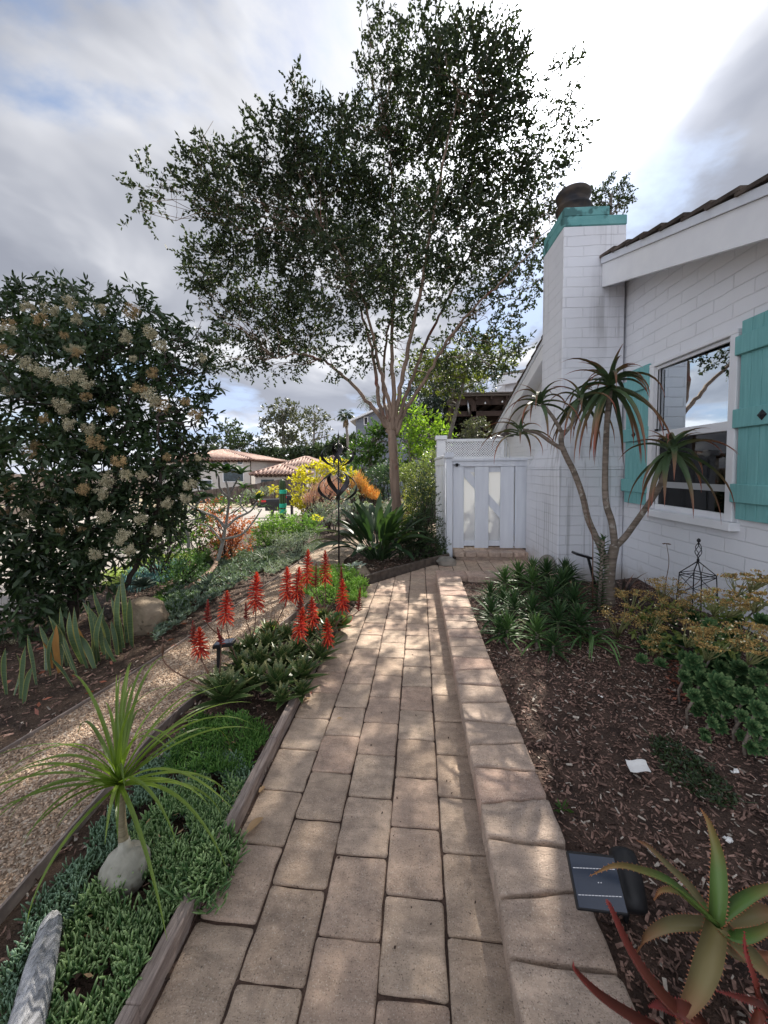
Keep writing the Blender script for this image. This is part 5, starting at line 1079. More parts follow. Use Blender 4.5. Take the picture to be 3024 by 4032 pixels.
for i, (x, y, s_, lab, _) in enumerate(AP):
    p = G(x, y, .03); p[2] = .012+.02*(i > 0)+.025*r.random(); src = protos[i % 3]
    o = src if i < 3 else dup(src, p, r.random()*6.28, s_*1.42, parent=None)
    if i < 3: o.location = tuple(p); o.scale = (s_*1.42,)*3; o.rotation_euler = (0, 0, r.random()*6)
    o['group'] = grp; o['label'] = lab or ''; al.append((o, p))
# stalks: head px, foot px, size, stage
ST = [(433, 1385, 490, 1490, .9, 1, 'short red'), (487, 1312, 486, 1450, .95, 1, ''), (447, 1322, 480, 1440, .8, 0, ''), (552, 1276, 552, 1400, 1.15, 1, ''), (532, 1322, 545, 1420, .6, 0, ''), (620, 1262, 600, 1400, 1.05, 1, ''), (641, 1262, 650, 1400, 1.0, 1, ''), (664, 1226, 668, 1340, 1.1, 1, ''), (682, 1245, 690, 1340, .8, 0, ''), (703, 1226, 703, 1330, 1.05, 1, ''), (738, 1245, 725, 1340, .7, 0, ''), (740, 1285, 712, 1390, .95, 1, ''), (676, 1322, 690, 1400, .9, 1, ''), (646, 1345, 660, 1440, .95, 1, ''), (709, 1365, 700, 1430, .8, 1, ''), (774, 1297, 725, 1375, .8, 0, ''), (648, 1300, 650, 1400, .9, 0, ''), (418, 1370, 492, 1490, .8, 0, ''), (478, 1375, 470, 1480, .6, 0, '')]
desc = {0: 'deep red bud spike', 1: 'open scarlet flower spike'}
for i, (hx, hy, fx, fy, sz, op, _) in enumerate(ST):
    foot = G(fx, fy, .05); Yd = foot[1]-.02; head = A(hx, hy+28*sz, Yd); top = A(hx, hy-34*sz, Yd)
    # the aloe that bears it
    j = min(range(len(al)), key=lambda a_: np.linalg.norm(al[a_][1][:2]-foot[:2])); own, op_ = al[j]; foot = np.array(op_)+[0, 0, .05]
    mid = (foot+head)/2+np.array([r.normal()*.012, r.normal()*.01, 0]); q = MB(True); Ps = spline([foot, mid, head, top], 6)
    q.tube(Ps, np.linspace(.0052, .0022, len(Ps)), 6)
    inv = lambda v: v
    rz = own.rotation_euler[2]; sc_ = own.scale[0]; cc, ss = math.cos(-rz), math.sin(-rz)
    def loc_(M):
        v = np.concatenate(M.v)-np.array(own.location); v = np.c_[v[:, 0]*cc-v[:, 1]*ss, v[:, 0]*ss+v[:, 1]*cc, v[:, 2]]/sc_; M.v = [v]; return M
    st = loc_(q).build('flower_stalk', L_stalk, own)
    top = top+np.array([r.normal()*.012, r.normal()*.010, 0]); q = MB(); ax = top-head; Lh = np.linalg.norm(ax); ax = ax/Lh; n = int(88*sz) if op else int(60*sz)
    for k in range(n):
        u = k/n; az = k*2.4; b = head+ax*Lh*u; Lf = (.066*(1-u)**.7+.012)*sz*(1 if op else .62); e = -.75+1.9*u+r.normal()*.08 if op else .2+u
        P = arc(b, az, e+.4, e-.3, Lf, 4); wq = .0050*(1-.4*u); q.tube(P, [wq*.7, wq, wq*.95, wq*.5], 4)
    loc_(q).build('flower_head', L_bloom if op else L_budm, st)
# old dry arching stalk
own, op_ = al[0]; rz = own.rotation_euler[2]; sc_ = own.scale[0]; cc, ss = math.cos(-rz), math.sin(-rz)
q = MB(True); P = spline([np.array(op_)+[0, 0, .08], A(435, 1480, 2.25), A(385, 1455, 2.2), A(355, 1430, 2.2), A(351, 1405, 2.2)], 6); q.tube(P, np.linspace(.006, .003, len(P)), 6); q.lathe(P[-3], [(.002, 0), (.009, .015), (.007, .045), (.001, .07)], 8, P[-1]-P[-3])
v = np.concatenate(q.v)-np.array(own.location); q.v = [np.c_[v[:, 0]*cc-v[:, 1]*ss, v[:, 0]*ss+v[:, 1]*cc, v[:, 2]]/sc_]; q.build('dry_stalk', L_stalk, own)
for p_, ii in zip(protos, range(3)): pass
NUM = {1: 'one', 2: 'two', 3: 'three', 4: 'four'}
WH = ['next to the round paddle leaves', 'at the gravel side', 'at the paver side', 'behind the solar path light', 'in the middle of the clump', 'near the bright sedum']
seen_l = {}
for o, p in al:
    k = sum(1 for c in o.children if c.name.startswith('flower_stalk'))
    if k:
        w_ = 'at the gravel side' if p[0] < -1.02 else ('at the paver side' if p[0] > -.78 else 'in the middle')
        dd = 'near the solar light' if p[1] < 2.75 else ('near the paddle plants' if p[1] > 3.05 else 'halfway along')
        lb = 'spiny aloe with %s red spike%s %s, %s' % (NUM.get(k, 'several'), 's' if k > 1 else '', w_, dd)
        if o['label'].startswith('toothed'): lb = 'front spiny aloe with branching red spikes and a dry arching stalk'
        while lb in seen_l: lb = lb.replace('spiny aloe', 'further spiny aloe')
        seen_l[lb] = 1; o['label'] = lb

# paddle plants
L_paddle = leafmat('paddle leaf', (.06, .13, .05), (.13, .22, .08), edge=(.34, .05, .035), edgestart=.45, trans=.3, rough=.5)
def paddleleaf(M, base, az, e, Ln, w_, r):
    n = 12; sd_ = np.array([-math.sin(az), math.cos(az), 0]); fw = np.array([math.cos(az)*math.cos(e), math.sin(az)*math.cos(e), math.sin(e)]); nn = np.cross(fw, sd_)
    cpt = np.array(base)+fw*Ln*.55; V = [cpt+nn*Ln*.04]; t_ = [0]
    for rr_, e_ in ((.6, 0), (.88, .3), (1.0, 1)):
        for k in range(n*2):
            a_ = 2*math.pi*k/(2*n); x = math.cos(a_); y = math.sin(a_); q_ = (cpt+fw*x*Ln*.5*rr_+sd_*y*w_*.5*rr_*(1-.25*(x < 0)*abs(x))-nn*Ln*.10*rr_*rr_+r.normal(size=3)*.0008); V.append(q_); t_.append(e_)
    m_ = 2*n; f = [[0, 1+k, 1+(k+1) % m_] for k in range(m_)]
    for j in range(2):
        for k in range(m_): f.append([1+j*m_+k, 1+(j+1)*m_+k, 1+(j+1)*m_+(k+1) % m_, 1+j*m_+(k+1) % m_])
    M.add(V, f, 0, t_)
for i, (x, y, s_, lab) in enumerate([(585, 1380, 1.0, 'round-leaved paddle plant with red rims, nearest of the three, at the gravel edge'), (733, 1355, 1.0, 'red-rimmed paddle plant leaning over the pavers'), (690, 1345, .9, 'red-rimmed paddle plant in front of the bright green sedum')]):
    r = np.random.default_rng(300+i); b = G(x, y, .03); b[2] = 0; t_ = thing('paddle_plant', lab, 'succulent', b, 'paddle plants beside the red-flowered aloes'); q = MB(True)
    for k in range(11):
        u = k/11; paddleleaf(q, b+[0, 0, .04+.03*(1-u)], k*2.4+.3, 1.35-1.1*u, (.10+.055*u)*s_, (.105+.035*u)*s_, r)
    q.build('leaves', L_paddle, t_, b); q = MB(True); q.tube([b-[0, 0, .02], b+[0, 0, .07]], .012, 8); q.build('stem', L_stalk, t_, b)

# solar path lights
M_panel = surf('solar panel', (.02, .028, .05), (.03, .04, .07), rough=.12, bump=0, spec=.8)
M_blackp = surf('black plastic', (.010, .010, .011), (.018, .018, .02), rough=.45, bump=.05)
def pathlight(foot, top, lab, az, tilt, w_=.10):
    t_ = thing('solar_path_light', lab, 'garden light', foot); q = MB(); f_ = np.array(foot); tp = np.array(top)
    q.bar(f_-[0, 0, .05], tp, .022, .022, up=(0, 1, 0)); q.build('pole', M_blackp, t_, foot)
    ax = np.array([math.cos(az), math.sin(az), 0]); sx = np.array([-math.sin(az), math.cos(az), 0]); u_ = ax*math.cos(tilt)+np.array([0, 0, math.sin(tilt)]); n_ = np.cross(u_, sx)
    if n_[2] < 0: n_ = -n_
    q = MB(); q.bar(tp-u_*.03, tp+u_*(w_-.0), w_*.8, .024, up=tuple(n_), bev=.003); q.build('light_head', M_blackp, t_, foot)
    q = MB(); q.bar(tp-u_*.022+n_*.0135, tp+u_*(w_-.008)+n_*.0135, w_*.7, .002, up=tuple(n_)); q.build('solar_panel', M_panel, t_, foot)
f_ = G(472, 1480, .0); pathlight(tuple(f_), tuple(A(473, 1392, f_[1])), 'black solar path light on a square pole beside the spiny aloes', .12, .12, .10)
f_ = np.array([2.15, 4.35, .1]); pathlight(tuple(f_), tuple(A(1270, 1203, 4.35)), 'black solar path light half hidden behind the tall stacked aloe', math.pi, .28, .16)

# ponytail palm
L_pony = leafmat('strap leaf', (.12, .19, .03), (.22, .31, .06), trans=.45, rough=.35, spec=.5)
pb = G(272, 1905, 0); YP = pb[1]; pt = thing('ponytail_palm', 'small ponytail palm with a swollen grey bulb and long arching green leaves', 'plant', pb)
q = MB(True); r = np.random.default_rng(14); c_ = A(272, 1868, YP)
q.lathe(pb+[0, 0, -.02], [(.05, 0), (.072, .03), (.080, .06), (.076, .09), (.058, .118), (.032, .135), (.020, .15), (.016, .18)], 24)
for i in range(len(q.v)): q.v[i] = q.v[i]+r.normal(size=q.v[i].shape)*.0008
q.build('bulb', surf('bulb bark', (.20, .19, .155), (.40, .385, .33), scale=16, bump=.4, bscale=60, spots=(12, .62, (.12, .09, .06))), pt, pb)
ctop = A(258, 1700, YP+.0); q = MB(True); q.tube(spline([pb+[0, 0, .14], A(264, 1790, YP), ctop], 5), [.018, .017, .016, .0155, .015, .0145, .014, .014, .0135, .013, .013], 10); q.build('stem', surf('palm stem', (.16, .13, .08), (.28, .24, .15), scale=20, bump=.6, bscale=70, stretch=(.3, .3, 4)), pt, pb)
q = MB()
for i in range(48):
    u = i/48; az = i*2.39996+r.normal()*.4; e0 = 1.5-1.3*u+r.normal()*.14; Ln = r.uniform(.32, .66)*(.85+.2*u)*(.55 if math.sin(az) < -.75 and u > .35 else 1); e1 = e0-r.uniform(.9, 1.9)-.25*u
    P = arc(ctop+[0, 0, .02*(1-u)], az, e0, e1, Ln, 14, r.normal()*.15, 1.6); P[:, 2] = np.maximum(P[:, 2], .02+.01*r.random()); w_ = .0072*np.r_[1, 1.0, 1, .98, .95, .9, .85, .78, .7, .62, .5, .38, .22, .05]
    q.ribbon(P, w_, fold=.45)
q.build('leaves', L_pony, pt, pb)

# driftwood log
M_drift = surf('grey driftwood', (.22, .225, .235), (.56, .56, .58), scale=14, bump=1., bscale=42, stretch=(6, .9, 6), rough=.9, bdist=.012, spots=(30, .62, (.07, .065, .06)))
def loglike(name, label, P, rad, mat, seed, sides=18, flat=.75, cat='log'):
    r = np.random.default_rng(seed); P = spline(P, 6); n = len(P); rad = np.interp(np.linspace(0, 1, n), np.linspace(0, 1, len(rad)), rad); q = MB(True); q.tube(P, rad, sides)
    v = q.v[0].reshape(n, sides, 3); v = P[:, None]+(v-P[:, None])*(1+.07*r.normal(size=(1, sides, 1))+.010*r.normal(size=(n, sides, 1))); v[..., 2] = P[:, None, 2]+(v[..., 2]-P[:, None, 2])*flat; q.v = [v.reshape(-1, 3)]; base = P[0]*[1, 1, 0]; return tag(q.build(name, mat, None, base), label, cat)
loglike('driftwood_log', 'grey weathered driftwood log end lying in the finger succulents', [G(30, 2330, .07), G(60, 2200, .07), G(86, 2090, .08), G(108, 2000, .075), G(114, 1975, .07)], [.040, .043, .040, .030, .014], M_drift, 3)
loglike('curved_branch', 'brown curved driftwood branch lying beside the green bush', [G(392, 1277, .04), G(430, 1255, .05), G(460, 1228, .09), G(466, 1213, .13), G(458, 1203, .17)], [.03, .035, .032, .026, .02], surf('brown branch', (.12, .075, .05), (.30, .21, .155), scale=10, bump=.6, bscale=40), 4, 12, .9)
loglike('curved_branch', 'grey branch half buried behind the boulder', [G(300, 1315, .02), G(340, 1290, .04), G(380, 1272, .03)], [.02, .022, .016], B_grey, 5, 10, .8)

# boulders
def boulder(name, label, c, rad, seed, mat, cut=.35):
    import bmesh
    r = np.random.default_rng(seed); bm = bmesh.new(); bmesh.ops.create_icosphere(bm, subdivisions=4, radius=1.); v = np.array([p.co[:] for p in bm.verts])
    pl = unit(r.normal(size=(16, 3)))
    for n_ in pl:
        d = v@n_; lim = r.uniform(.72, .95); v = v-np.maximum(d-lim, 0)[:, None]*n_*.85
    from mathutils import noise as mn
    v = v*(1+np.array([mn.noise(Vector(p*2.2+seed)) for p in v])[:, None]*.10+np.array([mn.noise(Vector(p*7+seed)) for p in v])[:, None]*.03)
    v = v*np.array(rad); q = MB(True); q.add(v+np.array(c), [[x.index for x in f.verts] for f in bm.faces]); bm.free()
    return tag(q.build(name, mat, None, (c[0], c[1], 0)), label, 'rock')
M_rock = surf('tan boulder', (.17, .13, .09), (.34, .275, .20), scale=5, bump=1., bscale=18, bdist=.02, spots=(7, .62, (.10, .075, .05)))
M_rock2 = surf('grey boulder', (.16, .15, .13), (.34, .31, .27), scale=6, bump=1., bscale=20, bdist=.02)
b = G(300, 1370, 0); boulder('boulder', 'large rounded tan boulder beside the tall snake plants', b+[-.02, .12, .10], (.22, .18, .19), 1, M_rock)
b = G(775, 1248, 0); boulder('boulder', 'small tan rock under the silver-leaved plant by the wind spinner', b+[-.02, .05, .05], (.19, .15, .13), 2, M_rock)
b = G(966, 1222, 0); boulder('boulder', 'low grey rock at the corner of the brick step', b+[0, .06, .04], (.17, .12, .10), 3, M_rock2)
b = np.array([2.0, 4.78, .1]); 
b = A(1163, 1225, 4.95); q = MB(True); c_ = np.array([1.86, 5.05, .15]); q.lathe(c_, [(.10, 0), (.16, .005), (.165, .02), (.16, .035), (.10, .04)], 26, (-.9, -.25, .25)); tag(q.build('stone_disc', M_rock2), 'round pale stone disc leaning against the base of the chimney', 'stone')
q = MB(); r = np.random.default_rng(4); b = A(762, 1215, G(775, 1248)[1]+.02)
for i in range(26): aleaf(q, A(765, 1228, b[1])+r.normal(size=3)*[.05, .04, .015], r.random()*6.28, r.uniform(.2, 1.3), r.uniform(-.6, .4), r.uniform(.08, .15), .022, .15, 5, prof=lambda u: np.sin(np.clip(u*.9+.08, 0, 1)*math.pi)**.7)
tag(q.build('silver_leaf_plant', L_grey), 'felted silver-leaved plant draped over the small rock', 'plant')

# snake plants
L_snake = leafmat('snake plant leaf', (.055, .10, .05), (.10, .155, .075), edge=(.36, .36, .11), edgestart=.74, stripes=(.10, .15, .09), trans=.12, rough=.4)
L_snakedead = leafmat('brown withered leaf', (.30, .13, .03), (.45, .22, .06), trans=.3)
SNP = [('tall snake plant with yellow-edged leaves beside the boulder', [(262, 1405, 258, 1262, 14), (240, 1400, 200, 1270, 16), (225, 1410, 178, 1300, 14), (232, 1420, 218, 1330, 12), (210, 1432, 190, 1300, 14), (275, 1385, 262, 1235, 12), (268, 1398, 240, 1290, 12), (215, 1425, 225, 1310, 12), (200, 1430, 205, 1325, 12), (255, 1415, 240, 1340, 11), (285, 1395, 280, 1290, 12), (190, 1440, 160, 1310, 13), (250, 1425, 225, 1375, 12), (205, 1440, 170, 1370, 14)], [(205, 1435, 165, 1350, 14)]),
 ('snake plant with bent striped leaves and an orange-brown withered leaf', [(160, 1445, 105, 1330, 15), (130, 1440, 110, 1340, 14), (180, 1430, 150, 1320, 14), (168, 1455, 135, 1370, 12), (100, 1445, 85, 1350, 13), (145, 1435, 130, 1310, 13), (110, 1455, 118, 1360, 12), (120, 1430, 130, 1345, 12)], [(130, 1450, 122, 1350, 14), (115, 1440, 92, 1385, 12), (170, 1400, 160, 1340, 10)]),
 ('front snake plant with short pale striped leaves under the flowering shrub', [(45, 1505, 55, 1395, 15), (52, 1515, 70, 1440, 14), (15, 1495, 12, 1400, 14), (80, 1475, 60, 1370, 14), (30, 1500, 35, 1410, 13), (160, 1480, 110, 1420, 13)], [])]
for i, (lab, lv, dead) in enumerate(SNP):
    base = G(lv[0][0], lv[0][1]); t_ = thing('snake_plant', lab, 'snake plant', base, 'snake plants along the gravel path')
    for nm, ls, mt in (('leaf', lv, L_snake), ('withered_leaf', dead, L_snakedead)):
        for fx, fy, tx, ty, w_ in ls:
            b = G(fx, fy); r = np.random.default_rng(int(fx*7+fy)); tp = A(tx, ty, b[1]+r.normal()*.06); wd_ = R_(w_, b[1])*.5; mid = (b+tp)/2+np.array([r.normal()*.012, r.normal()*.02, .01]); P = spline([b-[0, 0, .02], mid, tp], 5); u = np.linspace(0, 1, len(P))
            q = MB(True); q.ribbon(P, wd_*(.55+.45*np.sin(np.minimum(u*1.15, 1)*math.pi*.8))*np.where(u > .72, 1-((u-.72)/.28)**1.6*.97, 1), fold=.35, up=(r.normal()*.3, -1, .2)); q.build(nm, mt, t_, base)
# other small rosettes on the left bed
def single(name, label, cat, loc, mat, n, L0, L1, w_, r, **k):
    t_ = thing(name, label, cat, loc); q = MB(); rosette(q, loc, n, L0, L1, w_, .04, r, **k); q.build('rosette', mat, t_, loc); return t_
r = np.random.default_rng(8)
single('agave', 'grey-green pointed aloe beside the curved driftwood branch', 'agave', tuple(G(452, 1268)+[0, 0, .02]), L_blue, 14, .14, .24, .022, r, e_in=1.3, e_out=.35, droop=.15)
single('agave', 'bright yellow-green agave rosette above the curved driftwood branch', 'agave', tuple(G(438, 1225)+[0, 0, .07]), leafmat('lime agave', (.16, .26, .09), (.28, .38, .14), trans=.35), 18, .12, .22, .035, r, e_in=1.4, e_out=.3, droop=.1, prof=lambda u: np.sin(np.clip(u*.8+.2, 0, 1)*math.pi)**.6)
single('aeonium', 'teal-green flat rosette succulent on a stem behind the boulder', 'aeonium', tuple(G(308, 1295)+[0, 0, .15]), L_blue, 40, .04, .15, .028, r, e_in=1.3, e_out=.05, droop=.1, thick=.2, prof=lambda u: np.sin(np.clip(u*.75+.2, 0, 1)*math.pi)**.5)
q = MB(); b = T(577, 1218)
for i in range(34): q.ribbon(arc(b+r.normal(size=3)*[.02, .02, 0], r.random()*6.28, r.uniform(.8, 1.5), r.uniform(-1.3, .1), r.uniform(.3, .5), 9), [.008, .010, .010, .0095, .009, .008, .006, .004, .001], .3)
tag(q.build('strap_leaf_clump', L_dkshrub, None, b), 'dark strap-leaved clump beside the silver mounding plant', 'plant')

# frangipani (bare grey branching)
L_fr = leafmat('frangipani leaf', (.08, .17, .06), (.20, .32, .13), trans=.4)
def frangipani(lab, segs, Yd, tips, seed):
    r = np.random.default_rng(seed); base = A(*segs[0][0], Yd); base[2] = float(hz(base[0], base[1])); t_ = thing('frangipani', lab, 'frangipani', base); q = MB(True)
    for s_ in segs:
        w0, w1 = s_[-1]; P = [A(x, y, Yd+(k*.05*(-1)**len(s_))) for k, (x, y) in enumerate(s_[:-1])]; P = spline(P, 5); q.tube(P, np.linspace(w0, w1, len(P)), 8)
    q.build('branches', surf('frangipani bark', (.22, .205, .19), (.40, .38, .35), scale=8, bump=.5, bscale=50), t_, base)
    q = MB()
    for x, y, n, L_ in tips:
        c_ = A(x, y, Yd)
        for k in range(n): aleaf(q, c_, r.random()*6.28, r.uniform(.2, 1.3), r.uniform(-.5, .4), L_*1.2*r.uniform(.7, 1.1), L_*.22, .1, 6, prof=lambda u: np.sin(np.clip(u*.9+.07, 0, 1)*math.pi)**.8, fold=.25)
    q.build('leaves', L_fr, t_, base)
frangipani('bare grey frangipani with candelabra branches in front of the red shrub', [[(470, 1212), (480, 1175), (487, 1140), (.028, .022)], [(487, 1142), (470, 1120), (445, 1108), (415, 1095), (395, 1080), (.020, .011)], [(487, 1140), (492, 1105), (495, 1070), (488, 1040), (.020, .012)], [(494, 1075), (475, 1055), (472, 1030), (462, 1015), (.014, .009)], [(495, 1070), (508, 1045), (518, 1030), (.013, .009)], [(487, 1142), (510, 1120), (540, 1105), (555, 1085), (.018, .010)], [(535, 1108), (520, 1090), (525, 1060), (.012, .008)], [(480, 1165), (520, 1155), (545, 1130), (565, 1100), (.016, .009)], [(445, 1108), (430, 1120), (400, 1125), (.012, .008)], [(480, 1170), (455, 1140), (430, 1130), (.014, .009)]], 5.0,
           [(462, 1012, 12, .16), (488, 1022, 16, .19), (520, 1025, 14, .18), (555, 1080, 10, .15), (525, 1055, 8, .14), (440, 1075, 10, .17), (425, 1085, 8, .16), (568, 1095, 6, .12), (476, 1110, 5, .12)], 1)
frangipani('second bare frangipani with low curving pale branches at the street edge', [[(408, 1190), (405, 1150), (398, 1120), (.028, .020)], [(398, 1122), (380, 1105), (355, 1100), (330, 1108), (.018, .009)], [(398, 1120), (402, 1095), (385, 1070), (380, 1050), (.017, .010)], [(400, 1110), (430, 1085), (440, 1060), (.015, .009)], [(360, 1100), (335, 1120), (310, 1128), (.012, .007)], [(385, 1072), (365, 1055), (350, 1035), (.011, .008)]], 5.3, [(380, 1045, 10, .15), (350, 1030, 8, .14), (440, 1055, 10, .16), (330, 1105, 5, .1)], 2)
# column cactus with green ties
cb_ = A(611, 1110, 13.5); cb_[2] = float(hz(cb_[0], cb_[1])); ct = thing('column_cactus', 'dark column cactus tied with bright green tape in front of the mailboxes', 'cactus', cb_)
q = MB(); t_top = A(613, 1035, 13.5)[2]; n = 16; V = []; 
for zz_, s_ in ((0, .9), (.5, 1), (.9, .95), (.97, .7), (1., .1)):
    for k in range(n): a_ = 2*math.pi*k/n; rr_ = (.15 if k % 2 else .10)*s_*.8; V.append([cb_[0]+math.cos(a_)*rr_, cb_[1]+math.sin(a_)*rr_, cb_[2]+(t_top-cb_[2])*zz_])
q.add(V, [[j*n+k, j*n+(k+1) % n, (j+1)*n+(k+1) % n, (j+1)*n+k] for j in range(4) for k in range(n)]); q.build('stem', leafmat('cactus skin', (.03, .07, .03), (.06, .10, .04), trans=0), ct, cb_)
M_tape = surf('green tape', (.02, .36, .24), (.04, .46, .32), bump=0)
for y0 in (1062, 1092, 1104):
    c_ = A(611, y0, 13.5); q = MB(); q.lathe(c_, [(.125, -.07), (.13, 0), (.125, .07)], 14); q.build('tape_tie', M_tape, ct, cb_)

# wind spinner
M_spin = surf('dark patinated steel', (.018, .018, .022), (.06, .055, .06), scale=7, rough=.38, metal=.7, bump=.1)
sb_ = G(732, 1228); Ys = sb_[1]; ws_ = thing('wind_spinner', 'tall dark metal wind spinner with two curled-blade globes on a pole', 'wind spinner', sb_)
q = MB(True); q.tube([sb_-[0, 0, .1], A(731, 950, Ys)], .012, 10); q.lathe(A(731, 943, Ys), [(.006, -.03), (.018, -.02), (.010, 0), (.016, .012), (.004, .05), (.001, .09)], 10); q.build('pole', M_spin, ws_, sb_)
def globe(cx_, cy_, rx, ry, nb, name, ph, seed):
    c_ = A(cx_, cy_, Ys); R1 = R_(rx, Ys); Rz = R_(ry, Ys); 
    for k in range(nb):
        q = MB(True); u = np.linspace(-1, 1, 22); az0 = ph+2*math.pi*k/nb; az = az0+u*.6; rr_ = R1*np.cos(u*math.pi/2)**.6; rr_[0] = rr_[-1] = .012
        P = c_+np.stack([np.cos(az)*rr_, np.sin(az)*rr_, Rz*u], 1); W_ = .038*np.sin((u+1)/2*math.pi)**.7*(R1/.33)+.004
        rad_ = np.stack([np.cos(az), np.sin(az), 0*u], 1); tg = unit(np.gradient(P, axis=0)); sd_ = unit(np.cross(tg, rad_)); sd_ = unit(sd_*.8+rad_*.5)
        Lf, Rt = P+sd_*W_[:, None], P-sd_*W_[:, None]; mid = P+rad_*W_[:, None]*.35; n_ = len(u)
        V = np.stack([Lf, mid, Rt], 1).reshape(-1, 3); q.add(V, [[i*3+j, i*3+j+1, i*3+j+4, i*3+j+3] for i in range(n_-1) for j in range(2)]); q.build(name, M_spin, ws_, sb_)
    q = MB(True); 
    for k in range(4):
        u = np.linspace(-1, 1, 16); az = ph+.4+math.pi/2*k-u*1.2; rr_ = R1*.78*np.cos(u*math.pi/2)**.8+.01
        q.tube(c_+np.stack([np.cos(az)*rr_, np.sin(az)*rr_, Rz*.9*u], 1), .004, 5)
    q.build('wire_scrolls', M_spin, ws_, sb_)
globe(730, 1050, 43, 35, 4, 'lower_blade', .5, 1); globe(729, 983, 34, 27, 4, 'upper_blade', .2, 2)

# strap/paddle clump (bird of paradise)
L_strel = leafmat('broad dark leaf', (.028, .060, .028), (.055, .10, .04), trans=.25, rough=.4, spec=.45, edge=None)
bp = np.array([G(800, 1218)[0]+.1, 6.15, 0]); bt = thing('bird_of_paradise', 'big clump of broad dark strap leaves behind the wind spinner pole', 'plant', bp); r = np.random.default_rng(71)
qs = MB(True); ql = MB(True)
for i in range(78):
    az = i*2.4+r.normal()*.3; u = i/78; e0 = 1.45-.9*u; e1 = e0-.4-.8*u; Lp = r.uniform(.30, .48); st_ = bp+np.array([math.cos(az), math.sin(az), 0])*r.uniform(.02, .17)
    P = arc(st_, az, e0, e0-.15, Lp, 5); qs.tube(P, [.011, .010, .009, .008, .007], 5, caps=False); Ln = r.uniform(.42, .68)
    P2 = arc(P[-1], az+r.normal()*.1, e0-.15, e1, Ln, 10); uu = np.linspace(0, 1, 10); ql.ribbon(P2, r.uniform(.050, .075)*np.sin(np.clip(uu*.93+.06, 0, 1)*math.pi)**.65, fold=.38, up=(r.normal()*.2, r.normal()*.2, 1))
qs.build('stalks', L_strel, bt, bp); ql.build('leaves', L_strel, bt, bp)
# ---------------------------------------------------------------- right bed: tree aloe
L_talo = leafmat('tree aloe leaf', (.055, .095, .04), (.10, .15, .065), tip=(.32, .09, .06), tipstart=.34, trans=.15, rough=.45)
B_aloe = surf('aloe trunk', (.12, .095, .075), (.27, .22, .18), scale=12, bump=.6, bscale=60, stretch=(.6, .6, 3), spots=(20, .60, (.34, .31, .27)))
YA = 3.75
def QA(x, y, dy=0): return A(x, y, YA+dy)
ab = np.array(QA(1318, 1300)); ab[2] = .1; at_ = thing('tree_aloe', 'branching tree aloe with drooping red-tipped leaf heads in front of the chimney', 'tree aloe', ab)
q = MB(True)
S_ = [([ab-[0, 0, .08], QA(1316, 1260), QA(1320, 1215), QA(1328, 1178)], .062, .05), ([QA(1318, 1240), QA(1300, 1190), QA(1285, 1155), QA(1270, 1120), QA(1258, 1070), QA(1240, 1020), QA(1225, 990), QA(1214, 965)], .036, .030),
 ([QA(1328, 1180), QA(1322, 1130), QA(1310, 1090), QA(1307, 1040), QA(1309, 960), QA(1312, 900), QA(1318, 840)], .038, .026), ([QA(1328, 1182), QA(1350, 1160), QA(1372, 1130, -.05), QA(1400, 1090, -.15), QA(1425, 1050, -.3), QA(1445, 995, -.45)], .036, .024),
 ([QA(1218, 972), QA(1190, 955), QA(1160, 935), QA(1130, 930)], .024, .017), ([QA(1214, 968), QA(1212, 945), QA(1218, 930)], .030, .026), ([QA(1216, 938), QA(1197, 905), QA(1182, 885), QA(1167, 868)], .022, .016), ([QA(1218, 938), QA(1236, 915), QA(1246, 890), QA(1252, 860)], .022, .016)]
for P, a_, b_ in S_: P = spline(P, 6); q.tube(P, np.linspace(a_, b_, len(P))*.84, 12)
q.build('trunk', B_aloe, at_, ab)
def head(c, n, L0, L1, w_, seed, hang=0., bias=None):
    r = np.random.default_rng(seed); q = MB()
    for i in range(n):
        u = (i+.5)/n; az = i*2.39996+r.normal()*.3; e0 = 1.35-1.25*u+r.normal()*.18; e1 = e0-(1.2+1.5*u)*(.7+.7*r.random()); Ln = (L0+(L1-L0)*min(1, 1.4*u))*r.uniform(.95, 1.45)
        if hang and u > .6: e0 = -.1-.5*r.random(); e1 = -1.55; Ln *= 1.0+hang*.25
        b = np.array(c)+[0, 0, .035*(1-u)-.05*u]
        aleaf(q, b+np.array([math.cos(az), math.sin(az), 0])*.012, az, e0, max(e1, -1.65), Ln, w_*1.15*(.7+.3*min(1, u*2)), .35, 10, 0, r, r.normal()*.2, lambda x: (1-x**1.35)*.95+.05*(1-x), .4)
    q.build('leaf_head', L_talo, at_, ab)
head(QA(1123, 930), 13, .18, .36, .019, 1); head(QA(1167, 866), 16, .20, .42, .021, 2); head(QA(1254, 858), 18, .20, .40, .021, 3, .5)
head(QA(1318, 830), 46, .26, .54, .028, 4, 1.); head(QA(1452, 972, -.5), 29, .22, .42, .027, 5, .6)

